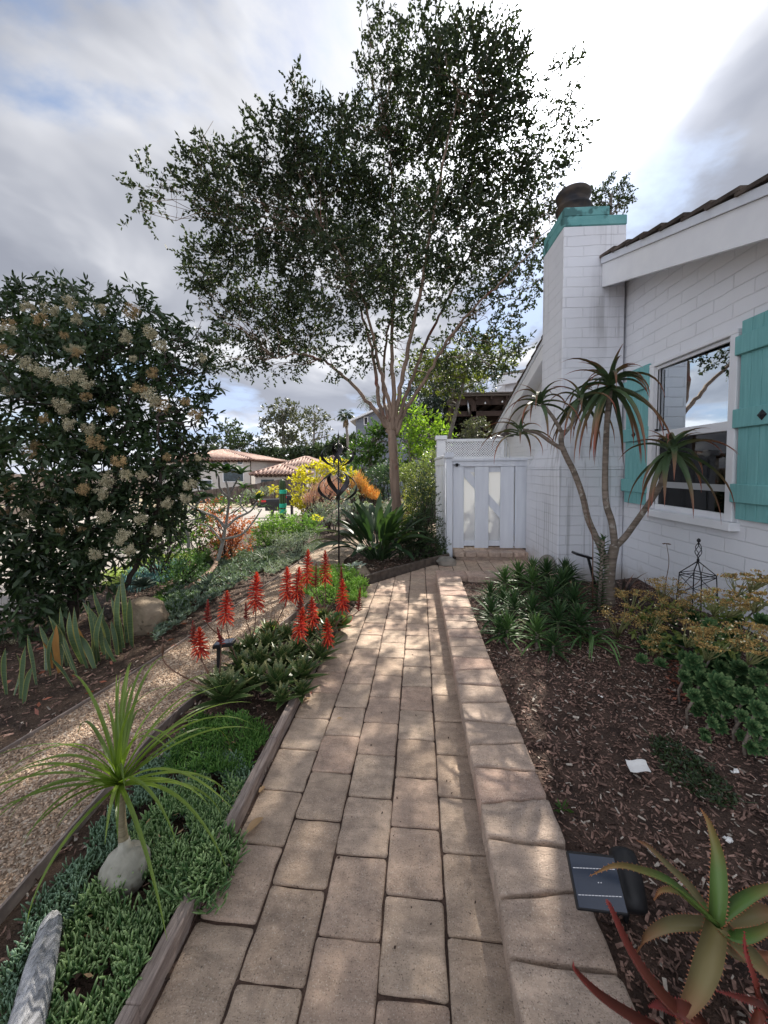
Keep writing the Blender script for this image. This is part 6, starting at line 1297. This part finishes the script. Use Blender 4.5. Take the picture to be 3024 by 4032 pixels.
# stacked spiky aloe column and the cluster at its foot
L_spik = leafmat('narrow spiky leaf', (.032, .078, .026), (.065, .13, .045), tip=(.15, .21, .08), tipstart=.75, trans=.25, rough=.45, spec=.3)
L_spikl = leafmat('bright spiky leaf', (.08, .17, .05), (.15, .26, .08), tip=(.28, .36, .12), tipstart=.8, trans=.35, rough=.35)  # brighter green leaf colour for part of the spiky cluster
cb2 = np.array(A(1292, 1340, 3.6)); cb2[2] = .1; st_ = thing('stacked_aloe', 'tall column of stacked narrow spiky leaves against the tree aloe trunk', 'aloe', cb2, 'spiky aloes under the tree aloe')
q = MB(); r = np.random.default_rng(90); top = A(1303, 1165, 3.6); H_ = top[2]-.1
for i in range(110):
    u = i/110; az = i*2.39996; c_ = cb2+(top-cb2)*u; aleaf(q, c_, az, .75-.15*(1-u)+.5*(u > .93), .05+.4*(u > .9), .105*(1-.15*u), .011, .4, 5, 4, r)
q.build('leaves', L_spik, st_, cb2); q = MB(True); q.tube([cb2-[0, 0, .05], top], .016, 8); q.build('stem', B_aloe, st_, cb2)
pr = []
for k, (mt, w_) in enumerate(((L_spik, .011), (L_spikl, .011), (L_spik, .013))):
    r = np.random.default_rng(400+k); t_ = thing('spiky_aloe', 'proto', 'aloe'); q = MB(); rosette(q, (0, 0, .04), 44, .10, .24, w_*1.15, .13, r, 1.4, .0, .45, .4, 3, 6); q.build('rosette', mt, t_)
    q = MB(True); q.tube([(0, 0, -.08), (0, 0, .12)], .014, 6); q.build('stem', B_aloe, t_); pr.append(t_)
CL = [(1050, 1330, 0, .85), (1085, 1300, 0, .8), (1120, 1250, 1, 1.0), (1090, 1260, 1, .9), (1150, 1270, 1, .95), (1110, 1320, 0, .9), (1150, 1330, 2, .9), (1190, 1300, 0, 1.), (1180, 1250, 2, .95), (1215, 1275, 2, 1.), (1215, 1235, 2, .9), (1240, 1310, 0, .95), (1095, 1365, 1, .75), (1160, 1375, 1, .8), (1205, 1350, 0, .9), (1060, 1290, 0, .8), (1250, 1355, 2, .85), (1135, 1225, 1, .9), (1060, 1362, 0, .65), (1195, 1395, 0, .6), (1230, 1250, 2, .8)]
LABC = {0: 'dark green spiky aloe rosette in the cluster at the corner of the coping wall', 1: 'bright green spiky aloe rosette in the cluster by the coping wall corner', 2: 'dark broader-leaved spiky aloe rosette in the cluster near the chimney base'}
firsts = set(); cll = []
for i, (x, y, k, s_) in enumerate(CL):
    p = G(x, y+22, .1); p[2] = .10+.06*(y < 1290)*r.random(); p[1] = min(p[1], 4.5); p[0] = max(p[0], .80 if p[1] > 3.3 else .74)
    if k in firsts: o = dup(pr[k], p, r.random()*6.28, s_*1.25)
    else: firsts.add(k); o = pr[k]; o.location = tuple(p); o.scale = (s_*1.25,)*3
    cll.append((o, p, k)); o['group'] = 'spiky aloes under the tree aloe'
ORD = ['first', 'second', 'third', 'fourth', 'fifth', 'sixth', 'seventh', 'eighth', 'ninth']
def rowlabels(items, rows, fmt):
    items = sorted(items, key=lambda a_: a_[1][1]); n = len(items); per = -(-n//len(rows))
    for k, rn in enumerate(rows):
        for j, (o, p) in enumerate(sorted(items[k*per:(k+1)*per], key=lambda a_: a_[1][0])): o['label'] = fmt(o, ORD[j], rn)
KN = {0: 'dark green', 1: 'bright green', 2: 'broad-leaved dark'}
kk = {id(o): k for o, p, k in cll}; kd = {o.name: k for o, p, k in cll}
rowlabels([(o, p) for o, p, k in cll], ['nearest', 'second', 'third', 'rear'], lambda o, a_, b_: '%s spiky aloe rosette, %s from the coping wall in the %s row' % (KN[kd[o.name]], a_, b_))
rowlabels([(o, p) for o, p in al if not o['label']], ['nearest', 'middle', 'rear'], lambda o, a_, b_: 'spiny aloe rosette without spikes, %s from the gravel in the %s row' % (a_, b_))
# reddish spears at the base of the tree aloe
q = MB(); b = A(1345, 1290, 4.0); b[2] = .1; r = np.random.default_rng(5)
for i in range(16): aleaf(q, b, r.random()*6.28, r.uniform(.4, 1.3), r.uniform(.3, 1.1), r.uniform(.25, .42), .018, .5, 6)
tag(q.build('spear_succulent', leafmat('grey purple spear', (.11, .10, .09), (.20, .16, .14), tip=(.30, .16, .12)), None, b), 'grey-purple spear-leaved succulent at the foot of the tree aloe', 'succulent')
q = MB(); r = np.random.default_rng(6)
for i in range(60): b = A(1400+r.normal()*25, 1320+r.normal()*8, 3.7+.1*r.normal()); b[2] = .12; q.ribbon(arc(b, r.random()*6.28, r.uniform(.8, 1.5), r.uniform(-.8, .6), r.uniform(.12, .28), 6), [.006, .006, .005, .004, .003, .001], .3)
tag(q.build('dark_grass_tuft', leafmat('dark purplish blades', (.04, .03, .035), (.10, .075, .075)), None, np.r_[A(1400, 1320, 3.7)[:2], .12]), 'dark purplish grassy tuft between the tree aloe and the obelisk', 'grass tuft')
q = MB(True)
for P in ([(1240, 1330), (1238, 1290), (1233, 1255)], [(1248, 1290), (1262, 1270), (1290, 1262)]): q.tube([A(x, y, 3.7) for x, y in P], .006, 5)
tag(q.build('dry_stalk', L_stalk), 'short cut brown stalks standing in front of the stacked aloe', 'dry stalk')
for i, (P, lab) in enumerate([([(1283, 1180), (1272, 1120), (1262, 1075), (1256, 1050)], 'thin dry brown stalk rising beside the left stem of the tree aloe'), ([(1436, 1300), (1438, 1260), (1445, 1215), (1440, 1175)], 'thin flower stem with a small red bloom near the house wall'), ([(1460, 1290), (1490, 1270), (1510, 1255), (1520, 1220)], 'wispy arching stem between the obelisk and the wall')]):
    q = MB(True); Q = spline([A(x, y, 3.55) for x, y in P], 5); Q[0][2] = .1; q.tube(Q, np.linspace(.005, .002, len(Q)), 5)
    if i == 1:
        for k in range(9): q.tube(arc(Q[-1], k*2.4, .5, -.6, .035, 3), .003, 4)
    tag(q.build('dry_stalk', L_stalk), lab, 'dry stalk')

# strap-leaf plant
b = A(1275, 1385, 2.95); b[2] = .09; q = MB(); r = np.random.default_rng(12)
for i in range(20):
    az = r.random()*6.28; P = arc(b+r.normal(size=3)*[.02, .02, 0], az, r.uniform(.7, 1.4), r.uniform(-1.5, -.7), r.uniform(.28, .52), 12, r.normal()*.3); P[:, 2] = np.maximum(P[:, 2], .125); q.ribbon(P, .0085*np.r_[1, 1, 1, 1, .98, .95, .9, .85, .75, .6, .4, .1], .4)
tag(q.build('strap_leaf_plant', leafmat('soft strap leaf', (.07, .15, .05), (.14, .24, .08), trans=.35), None, b), 'arching strap-leaved plant on the mulch between the spiky aloes and aeoniums', 'plant')

# aeoniums with gold-brown flower panicles
L_aeo = leafmat('aeonium leaf', (.035, .095, .035), (.075, .15, .055), edge=(.13, .20, .08), edgestart=.8, tip=(.17, .25, .10), tipstart=.75, trans=.12, rough=.65, spec=.15)
FL_aeo = surf('gold brown florets', (.20, .12, .04), (.50, .34, .12), scale=40, bump=0, island=.5)
FL_aeot = surf('cream tips', (.60, .55, .32), (.75, .7, .5), bump=0, scale=30)
L_aest = leafmat('pale flower stem', (.20, .22, .09), (.34, .33, .15), trans=.1)
def aeonium(lab, rs, fl, seed):
    r = np.random.default_rng(seed); base = A(*rs[0][:2], rs[0][3]); base[2] = .1; t_ = thing('aeonium', lab, 'aeonium', base, 'aeoniums against the house wall')
    rs = [(x, y, rp*.82, Yd) for x, y, rp, Yd in rs]; n_up = len(rs)
    rs = rs+[(x+r.normal()*16, y+dy_+r.random()*10, rp*.9, Yd+.03) for dy_ in (16, 34) for x, y, rp, Yd in rs if y > 1340]
    for i_r, (x, y, rp, Yd) in enumerate(rs):
        if A(x, y, Yd)[2] < .11: Yd = G(x, y, .115)[1]
        c_ = A(x, y, Yd); R0 = R_(rp, Yd); q = MB(); foot = np.array([c_[0]+.005, c_[1]+.045, .08]); 
        n = 36; tl = unit(np.array([-.25, -.65, .85])+r.normal(size=3)*.15); ax = unit(np.cross(tl, [1., 0, 0])); bx = np.cross(tl, ax)
        for i in range(n):
            u = (i+.5)/n; az = i*2.39996; rad = ax*math.cos(az)+bx*math.sin(az); el = 1.15*(1-u)**1.2; dv = rad*math.cos(el)+tl*math.sin(el); Ln = R0*(.35+.65*u); w_ = R0*(.10+.10*u)
            uu = np.linspace(0, 1, 6); P = c_-tl*R0*.45*u+dv*Ln*uu[:, None]+tl*(Ln*.22*uu**2)[:, None]; q.ribbon(P, w_*np.array([.35, .55, .85, 1.1, .95, .22]), .16, up=tuple(tl), thick=.12)
        q.build('rosette', L_aeo, t_, base); q = MB(True)
        if i_r >= n_up: continue
        q.tube([foot, (foot+c_)/2+[0, .03, -.02], c_-tl*.03], [.008, .007, .006], 6); q.build('stem', B_aloe, t_, base)
    for x, y, rx, ry, Yd in fl:
        c_ = A(x, y, Yd); rr_ = np.array([R_(rx, Yd), R_(rx, Yd)*.8, R_(ry, Yd)]); q = MB(); qs = MB(True); sub, _ = ellipts(r, 15, c_, rr_*.95, .35); foot = c_-[0, -.06, rr_[2]*3.0]
        for s_ in sub:
            P = grow(qs, foot, s_, .004, .0015, r, .08, 4, 4); k = 30; p = s_+r.normal(size=(k, 3))*rr_*[.15, .15, .09]; octa(q, p, .0035+.004*r.random(k), r)
            for m_ in range(2): qs.add([s_, s_+r.normal(size=3)*.012, s_+r.normal(size=3)*.012], [[0, 1, 2]])
        qs.build('flower_stem', L_aest, t_, base); q.build('flower_panicle', FL_aeo, t_, base)
        q = MB(); p = ellipts(r, 14, c_, rr_, .6)[0]; leaves(q, p, r.normal(size=(14, 3)), .014, .009, r); q.build('pale_tips', FL_aeot, t_, base)
aeonium('aeonium clump in front of the obelisk, with the lowest gold-brown flower heads', [(1420, 1365, 26, 2.9), (1450, 1345, 24, 3.0), (1395, 1385, 22, 2.85), (1470, 1385, 26, 2.75), (1440, 1395, 22, 2.7), (1500, 1330, 22, 3.1), (1400, 1330, 20, 3.1)],
        [(1375, 1285, 42, 14, 3.1), (1440, 1262, 38, 14, 3.2), (1345, 1325, 40, 20, 2.95), (1410, 1340, 40, 20, 2.85), (1455, 1310, 40, 16, 2.95), (1420, 1390, 30, 16, 2.75), (1480, 1290, 34, 12, 3.1)], 1)
aeonium('large aeonium clump with blue-green rosettes at the foot of the house wall', [(1560, 1480, 42, 2.05), (1500, 1430, 30, 2.3), (1540, 1400, 30, 2.35), (1600, 1440, 30, 2.2), (1610, 1500, 30, 1.95), (1520, 1465, 26, 2.15), (1640, 1460, 28, 2.1), (1580, 1370, 30, 2.4), (1640, 1530, 28, 1.85), (1590, 1335, 28, 2.6), (1535, 1350, 26, 2.6), (1630, 1395, 28, 2.3), (1480, 1460, 20, 2.2), (1570, 1530, 24, 1.9), (1650, 1340, 28, 2.5), (1605, 1545, 20, 1.85), (1560, 1440, 24, 2.3), (1500, 1500, 22, 2.0), (1630, 1570, 26, 1.75), (1655, 1500, 24, 1.9), (1580, 1505, 22, 2.0), (1540, 1560, 18, 1.9), (1480, 1420, 22, 2.4), (1580, 1410, 24, 2.35), (1655, 1580, 22, 1.75), (1515, 1395, 20, 2.45)],
        [(1560, 1290, 42, 16, 2.5), (1610, 1255, 40, 14, 2.55), (1640, 1245, 30, 14, 2.4), (1545, 1380, 46, 20, 2.15), (1500, 1355, 40, 18, 2.3), (1610, 1360, 44, 20, 2.1), (1640, 1400, 34, 16, 2.0), (1590, 1300, 34, 14, 2.4), (1650, 1290, 26, 14, 2.2)], 2)
shrub('aeonium_foliage', 'yellow-green leafy mass under the gold-brown aeonium flower heads', 'plant', [(1560, 1390, 60, 26, 0), (1480, 1400, 50, 24, .25), (1420, 1330, 50, 22, .6), (1610, 1320, 50, 26, .2), (1530, 1320, 50, 20, .5), (1380, 1345, 30, 16, .6)], 2.4, leafmat('yellow green fleshy leaf', (.10, .15, .035), (.24, .27, .07), trans=.25), .038, .018, seed=81, cov=1.2, twig=.06, k=7, kind='long', base=np.array([2.2, 2.75, .1]))
# fallen red-brown leaves below
def fallen(name, label, spots, mat, L_, seed, zf_=None):
    for i, (x, y) in enumerate(spots):
        pass
M_leafdry = leafmat('dry fallen leaf', (.38, .22, .11), (.55, .38, .22), trans=.2, rough=.7); M_leafred = leafmat('dry red leaf', (.22, .07, .045), (.36, .13, .08), trans=.15)
def dryleaf(p, L_, w_, az, mat, lab, curl=.25):
    q = MB(); P = arc(p, az, curl, -curl*1.4, L_, 7); q.ribbon(P, w_*np.sin(np.linspace(.06, .97, 7)*math.pi)**.8, fold=.3); tag(q.build('fallen_leaf', mat, None, p), lab, 'leaf', 'fallen leaves')
dryleaf(G(545, 1790, .02)-[.015, .02, 0], .085, .017, 1.1, M_leafdry, 'curled tan fallen leaf on the pavers beside the near board')
dryleaf(G(560, 1712, .012), .04, .010, 1.3, M_leafdry, 'small tan fallen leaf against the timber board, further up')
dryleaf(G(655, 1515, .012), .055, .012, .9, M_leafdry, 'brown fallen leaf on the pavers by the spiny aloes')
dryleaf(G(672, 1500, .012), .035, .008, 2.0, M_leafred, 'tiny brown leaf scrap on the pavers by the spiny aloes')
dryleaf(G(728, 1552-0, .008), .03, .006, .2, M_leafdry, 'pale leaf fragment in the middle of the paver path'); dryleaf(G(490+0, 1378+0, .01)*[1, 1, 1]+[0, 0, 0], .05, .011, .4, M_leafdry, 'pale fallen leaf on the gravel beyond the path light')
dryleaf(G(560, 1440, .014)+[-.5, .1, 0], .06, .014, .2, M_leafdry, 'pale fallen leaf lying on the gravel by the metal edging'); dryleaf(G(735, 1362+0, .008)+[.25, 0, 0], .04, .008, .2, M_leafdry, 'small tan leaf on the pavers beside the red-rimmed paddle plant')
r = np.random.default_rng(33); q = MB(); n = 130; c_ = poly_pts([(1440, 1420), (1500, 1440), (1560, 1500), (1540, 1540), (1450, 1500)], n, r, .12); leaves(q, np.c_[c_, [mz(a_, b_)+.012 for a_, b_ in c_]], np.c_[r.normal(size=(n, 2)), .2*np.ones(n)], .035, .016, r); q.build('leaf_litter', M_leafred, kind='stuff')
q = MB(); n = 60; c_ = within([(-3.2, .9), (-3.2, 3.6)], GL[:4], n, 1.0, 3.6); leaves(q, np.c_[c_, .012*np.ones(n)], np.c_[r.normal(size=(n, 2)), .15*np.ones(n)], .06, .022, r); q.build('leaf_litter', M_leafred, kind='stuff')
q = MB(); n = 90; c_ = poly_pts([(60, 2200), (200, 1950), (400, 1650), (540, 1600), (520, 1720), (330, 2050), (200, 2212)], n, r); leaves(q, np.c_[c_, .03+.02*r.random(n)], np.c_[r.normal(size=(n, 2)), .3*np.ones(n)], .028, .009, r); q.build('dry_litter', M_leafdry, kind='stuff')
q = MB(); n = 40; c_ = poly_pts([(520, 2100), (950, 1300), (1000, 1300), (1050, 2150)], n, r); octa(q, np.c_[c_, .006*np.ones(n)], .0035+.003*r.random(n), r); q.build('seed_debris', M_soil_dark, kind='stuff')
# white litter
M_paper = surf('white paper', (.74, .73, .70), (.80, .79, .77), bump=.1)
c_ = G(1378, 1657, .125); q = MB(True); V = []; n = 7
for i in range(n):
    for j in range(n): x, y = (i/(n-1)-.5)*.085, (j/(n-1)-.5)*.062; V.append(c_+[x*.97+y*.2, y-x*.1, .012*math.sin(x*60)*.5+.006*(y > .02)+.004])
V2 = [v-[0, 0, .002] for v in V]; q.add(V+V2, [[i*n+j, (i+1)*n+j, (i+1)*n+j+1, i*n+j+1] for i in range(n-1) for j in range(n-1)]+[[49+i*n+j, 49+i*n+j+1, 49+(i+1)*n+j+1, 49+(i+1)*n+j] for i in range(n-1) for j in range(n-1)])
tag(q.build('paper_scrap', M_paper, None, c_), 'crumpled white paper square lying on the bark mulch', 'litter')
for i, (x, y, s_, lab) in enumerate([(1590, 1665, .016, 'small white crumpled scrap on the mulch right of the creeping plant'), (1577, 1815, .017, 'white star-shaped shell fragment on the mulch above the big aloe'), (1300, 1505, .010, 'tiny pale fragment on the mulch near the strap-leaved plant')]):
    c_ = G(x, y, .125); q = MB(); rr = np.random.default_rng(i); octa(q, c_+rr.normal(size=(7, 3))*s_*.5*[1, 1, .4], np.full(7, s_*.6), rr); tag(q.build('shell_fragment', M_paper, None, c_), lab, 'shell')

# obelisk trellis
YO = 3.25; ob = A(1507, 1330, YO); ob[2] = .1; to = thing('garden_obelisk', 'small black iron garden obelisk with a twisted finial by the house wall', 'obelisk', ob); q = MB(True)
cz = lambda y: A(1507, y, YO)[2]; cx_ = A(1507, 1240, YO)[0]; hb = .085
zt, zs = cz(1212), cz(1240); C4 = [(-hb, -hb), (hb, -hb), (hb, hb), (-hb, hb)]; ca, sa = math.cos(.35), math.sin(.35); C4 = [(a_*ca-b_*sa, a_*sa+b_*ca) for a_, b_ in C4]
for i, (a_, b_) in enumerate(C4):
    a2, b2 = C4[(i+1) % 4]; q.tube([(cx_+a_*1.25, YO+b_*1.25, .08), (cx_+a_, YO+b_, zs), (cx_, YO, zt)], .0045, 6)
    for z_, s_ in ((zs, 1.), (zs-.02, 1.), (zs-.16, 1.1)): q.tube([(cx_+a_*s_, YO+b_*s_, z_), (cx_+a2*s_, YO+b2*s_, z_)], .0035, 6)
    q.tube([(cx_+a_, YO+b_, zs-.02), (cx_+a2*1.1, YO+b2*1.1, zs-.16)], .003, 5)
q.build('frame', M_iron, to, ob); q = MB(True); zf0, zf1 = cz(1205), cz(1172)
for k in range(4):
    u = np.linspace(0, 1, 14); az = k*math.pi/2+u*3.1; rr_ = .022*np.sin(u*math.pi)+.002; q.tube(np.stack([cx_+np.cos(az)*rr_, YO+np.sin(az)*rr_, zf0+(zf1-zf0)*u], 1), .003, 5)
q.lathe((cx_, YO, zf1), [(.004, 0), (.012, .008), (.014, .02), (.009, .03), (.001, .036)], 12); q.lathe((cx_, YO, zt-.005), [(.004, 0), (.011, .008), (.009, .02), (.004, .03)], 10); q.build('finial', M_iron, to, ob)

# foreground solar spotlight
Yp = 1.02; sl = G(1345, 2000, .11); sl = np.array([A(1352, 1960, 1.12)[0], 1.12, .10]); tl = thing('solar_spotlight', 'black solar spotlight on a stake at the edge of the coping wall', 'garden light', sl)
pc = A(1287, 1905, 1.06); ux = unit(np.array([1., .02, -.02])); uy = unit(A(1296, 1860, 1.075)-A(1286, 1950, 1.045)); uy = unit(np.array([.04, .62, .55])); n_ = unit(np.cross(ux, uy))
wv, hv = R_(53, 1.06), R_(53, 1.06)*.88
q = MB(); q.bar(pc-uy*hv, pc+uy*hv, wv*2, .014, up=tuple(n_), bev=.003); q.build('panel_frame', M_blackp, tl, sl)
q = MB(); q.bar(pc-uy*hv*.90+n_*.008, pc+uy*hv*.90+n_*.008, wv*1.88, .002, up=tuple(n_)); pn = q.build('solar_panel', surf('solar cell', (.018, .026, .045), (.028, .038, .06), rough=.18, bump=0, spec=.7), tl, sl)
q = MB()
for s_ in (-.45, .45):
    for k in range(13): a_ = pc+ux*wv*(-.88+k*.136)+uy*hv*s_+n_*.0095; q.bar(a_, a_+ux*wv*.11, .0016, .0008, up=tuple(n_))
for k in (-.02, .09): a_ = pc+ux*wv*(k+.05)-uy*hv*.02+n_*.0095; q.bar(a_, a_+ux*.003, .002, .0008, up=tuple(n_))
q.build('cell_line', surf('silver lines', (.6, .6, .62), (.7, .7, .72), bump=0, rough=.4), pn, sl)
q = MB(True); la = unit(np.array([.12, .80, .58])); lc = A(1356, 1895, 1.13); Rr = R_(30, 1.1); prof = [(Rr*.5, -.075), (Rr*.8, -.068), (Rr*.95, -.04), (Rr, 0), (Rr, .035), (Rr*.96, .05), (Rr*.85, .06), (Rr*.5, .066), (.002, .067)]; q.lathe(lc, prof, 28, la); q.build('lamp_body', M_blackp, tl, sl)
q = MB(True); q.tube([lc-[0, 0, .03], lc+[0, -.01, -.07], sl+[0, 0, .03], sl-[0, 0, .06]], [.016, .014, .011, .004], 10); q.box(lc+[-.045, -.02, -.015], lc+[-.01, .005, .01], bev=.003); q.build('stake', M_blackp, tl, sl)

# corner aloes
L_big = leafmat('big aloe leaf', (.10, .20, .045), (.16, .25, .06), tip=(.38, .17, .07), tipstart=.42, trans=.2, rough=.38, edge=(.40, .16, .07), edgestart=.97)
L_bigred = leafmat('red aloe leaf', (.15, .040, .030), (.26, .075, .045), tip=(.32, .05, .045), trans=.2, rough=.38)
L_bigor = leafmat('tan aloe leaf', (.21, .19, .08), (.30, .23, .10), tip=(.40, .15, .08), tipstart=.45, trans=.2, rough=.4)
def pathleaf(M, pts, w_, teeth=14, fold=.45, thick=.35, n=5):
    P = spline(pts, n); m_ = len(P); u = np.linspace(0, 1, m_); W_ = w_*np.where(u < .3, .85+.15*u/.3, (1-((u-.3)/.7)**1.5)*.98+.02*(1-u)); W_[-1] = w_*.02
    Lf, Rt, sd_ = M.ribbon(P, W_, fold=fold, thick=thick)
    for E_, sg in ((Lf, 1), (Rt, -1)):
        for k in range(teeth*2):
            t_ = (k+.5)/(teeth*2)*(m_-1); i = min(int(t_), m_-2); f_ = t_-i; p = E_[i]*(1-f_)+E_[i+1]*f_; tg = unit(P[i+1]-P[i]); h_ = .0055*(1-.5*k/teeth/2); M.add([p-tg*h_*.5, p+tg*h_*.5, p+sd_[i]*sg*h_+tg*h_*.3], [[0, 1, 2]], .95, 1)
Yb = 1.0; bc = A(1548, 1995, Yb); bb = np.array([bc[0], Yb, .1]); bt = thing('corner_aloe', 'large green aloe with tan outer leaves and toothed edges in the near corner', 'aloe', bb)
def BL_(x, y, dy=0): return A(x, y, Yb+dy)
q = MB(True)
for P, w_ in [([(1548, 1990, 0), (1552, 1930, .02), (1548, 1850, .05), (1530, 1780, .08), (1512, 1745, .1)], .022), ([(1550, 1995, 0), (1585, 1965, 0), (1630, 1935, 0), (1680, 1915, 0), (1730, 1900, 0)], .020), ([(1545, 1998, 0), (1510, 1960, -.02), (1450, 1910, -.04), (1390, 1885, -.05), (1330, 1872, -.06), (1272, 1893, -.07)], .019), ([(1548, 1990, 0), (1520, 1955, .05), (1490, 1925, .08), (1478, 1895, .1)], .010), ([(1548, 2000, 0), (1590, 2030, -.05), (1650, 2015, -.06), (1720, 1960, -.06)], .022), ([(1545, 1990, .01), (1510, 1965, .0), (1465, 1930, .0), (1430, 1925, 0), (1412, 1945, 0)], .013), ([(1550, 1985, .02), (1575, 1955, .04), (1600, 1940, .05), (1630, 1950, .05)], .010)]:
    pathleaf(q, [BL_(*p) for p in P], w_*.88)
q.build('green_leaf', L_big, bt, bb); q = MB(True)
for P, w_ in [([(1548, 2005, -.02), (1535, 2070, -.08), (1510, 2140, -.12), (1480, 2190, -.15), (1460, 2230, -.17)], .026), ([(1540, 2000, 0), (1490, 2000, 0), (1440, 2005, 0), (1395, 2030, 0), (1370, 2070, .02)], .020), ([(1560, 2000, 0), (1610, 1985, .02), (1660, 1975, .02), (1720, 1985, 0)], .030), ([(1560, 2010, -.02), (1610, 2060, -.06), (1660, 2110, -.1), (1720, 2150, -.12)], .026), ([(1535, 1985, .03), (1490, 1920, .08), (1440, 1870, .12), (1400, 1830, .15), (1375, 1815, .17)], .015), ([(1545, 2005, 0), (1580, 2060, -.02), (1640, 2070, 0), (1700, 2060, 0)], .024)]:
    pathleaf(q, [BL_(*p) for p in P], w_)
q.build('tan_leaf', L_bigor, bt, bb)
rb_ = A(1560, 2290, .80); rb_[2] = .1; rt = thing('corner_aloe', 'deep red aloe with long channelled leaves at the very front of the mulch bed', 'aloe', rb_)
def RB(x, y, dy=0): return A(x, y, .84+dy)
q = MB(True)
for P, w_ in [([(1560, 2300, -.02), (1500, 2230, 0), (1420, 2150, .02), (1360, 2060, .05), (1318, 1965, .08), (1310, 1942, .09)], .019), ([(1560, 2310, -.02), (1480, 2270, -.02), (1390, 2220, -.02), (1300, 2160, -.02), (1243, 2100, -.02), (1238, 2075, -.02)], .016), ([(1600, 2290, 0), (1640, 2200, .02), (1630, 2130, .03), (1610, 2060, .05), (1608, 2010, .06)], .010), ([(1700, 2290, 0), (1660, 2190, 0), (1600, 2160, 0), (1545, 2140, 0)], .010), ([(1570, 2290, 0), (1500, 2210, .0), (1440, 2180, .02), (1400, 2175, .02)], .022)]:
    pathleaf(q, [RB(*p) for p in P], w_, fold=.7)
q.build('leaves', L_bigred, rt, rb_)
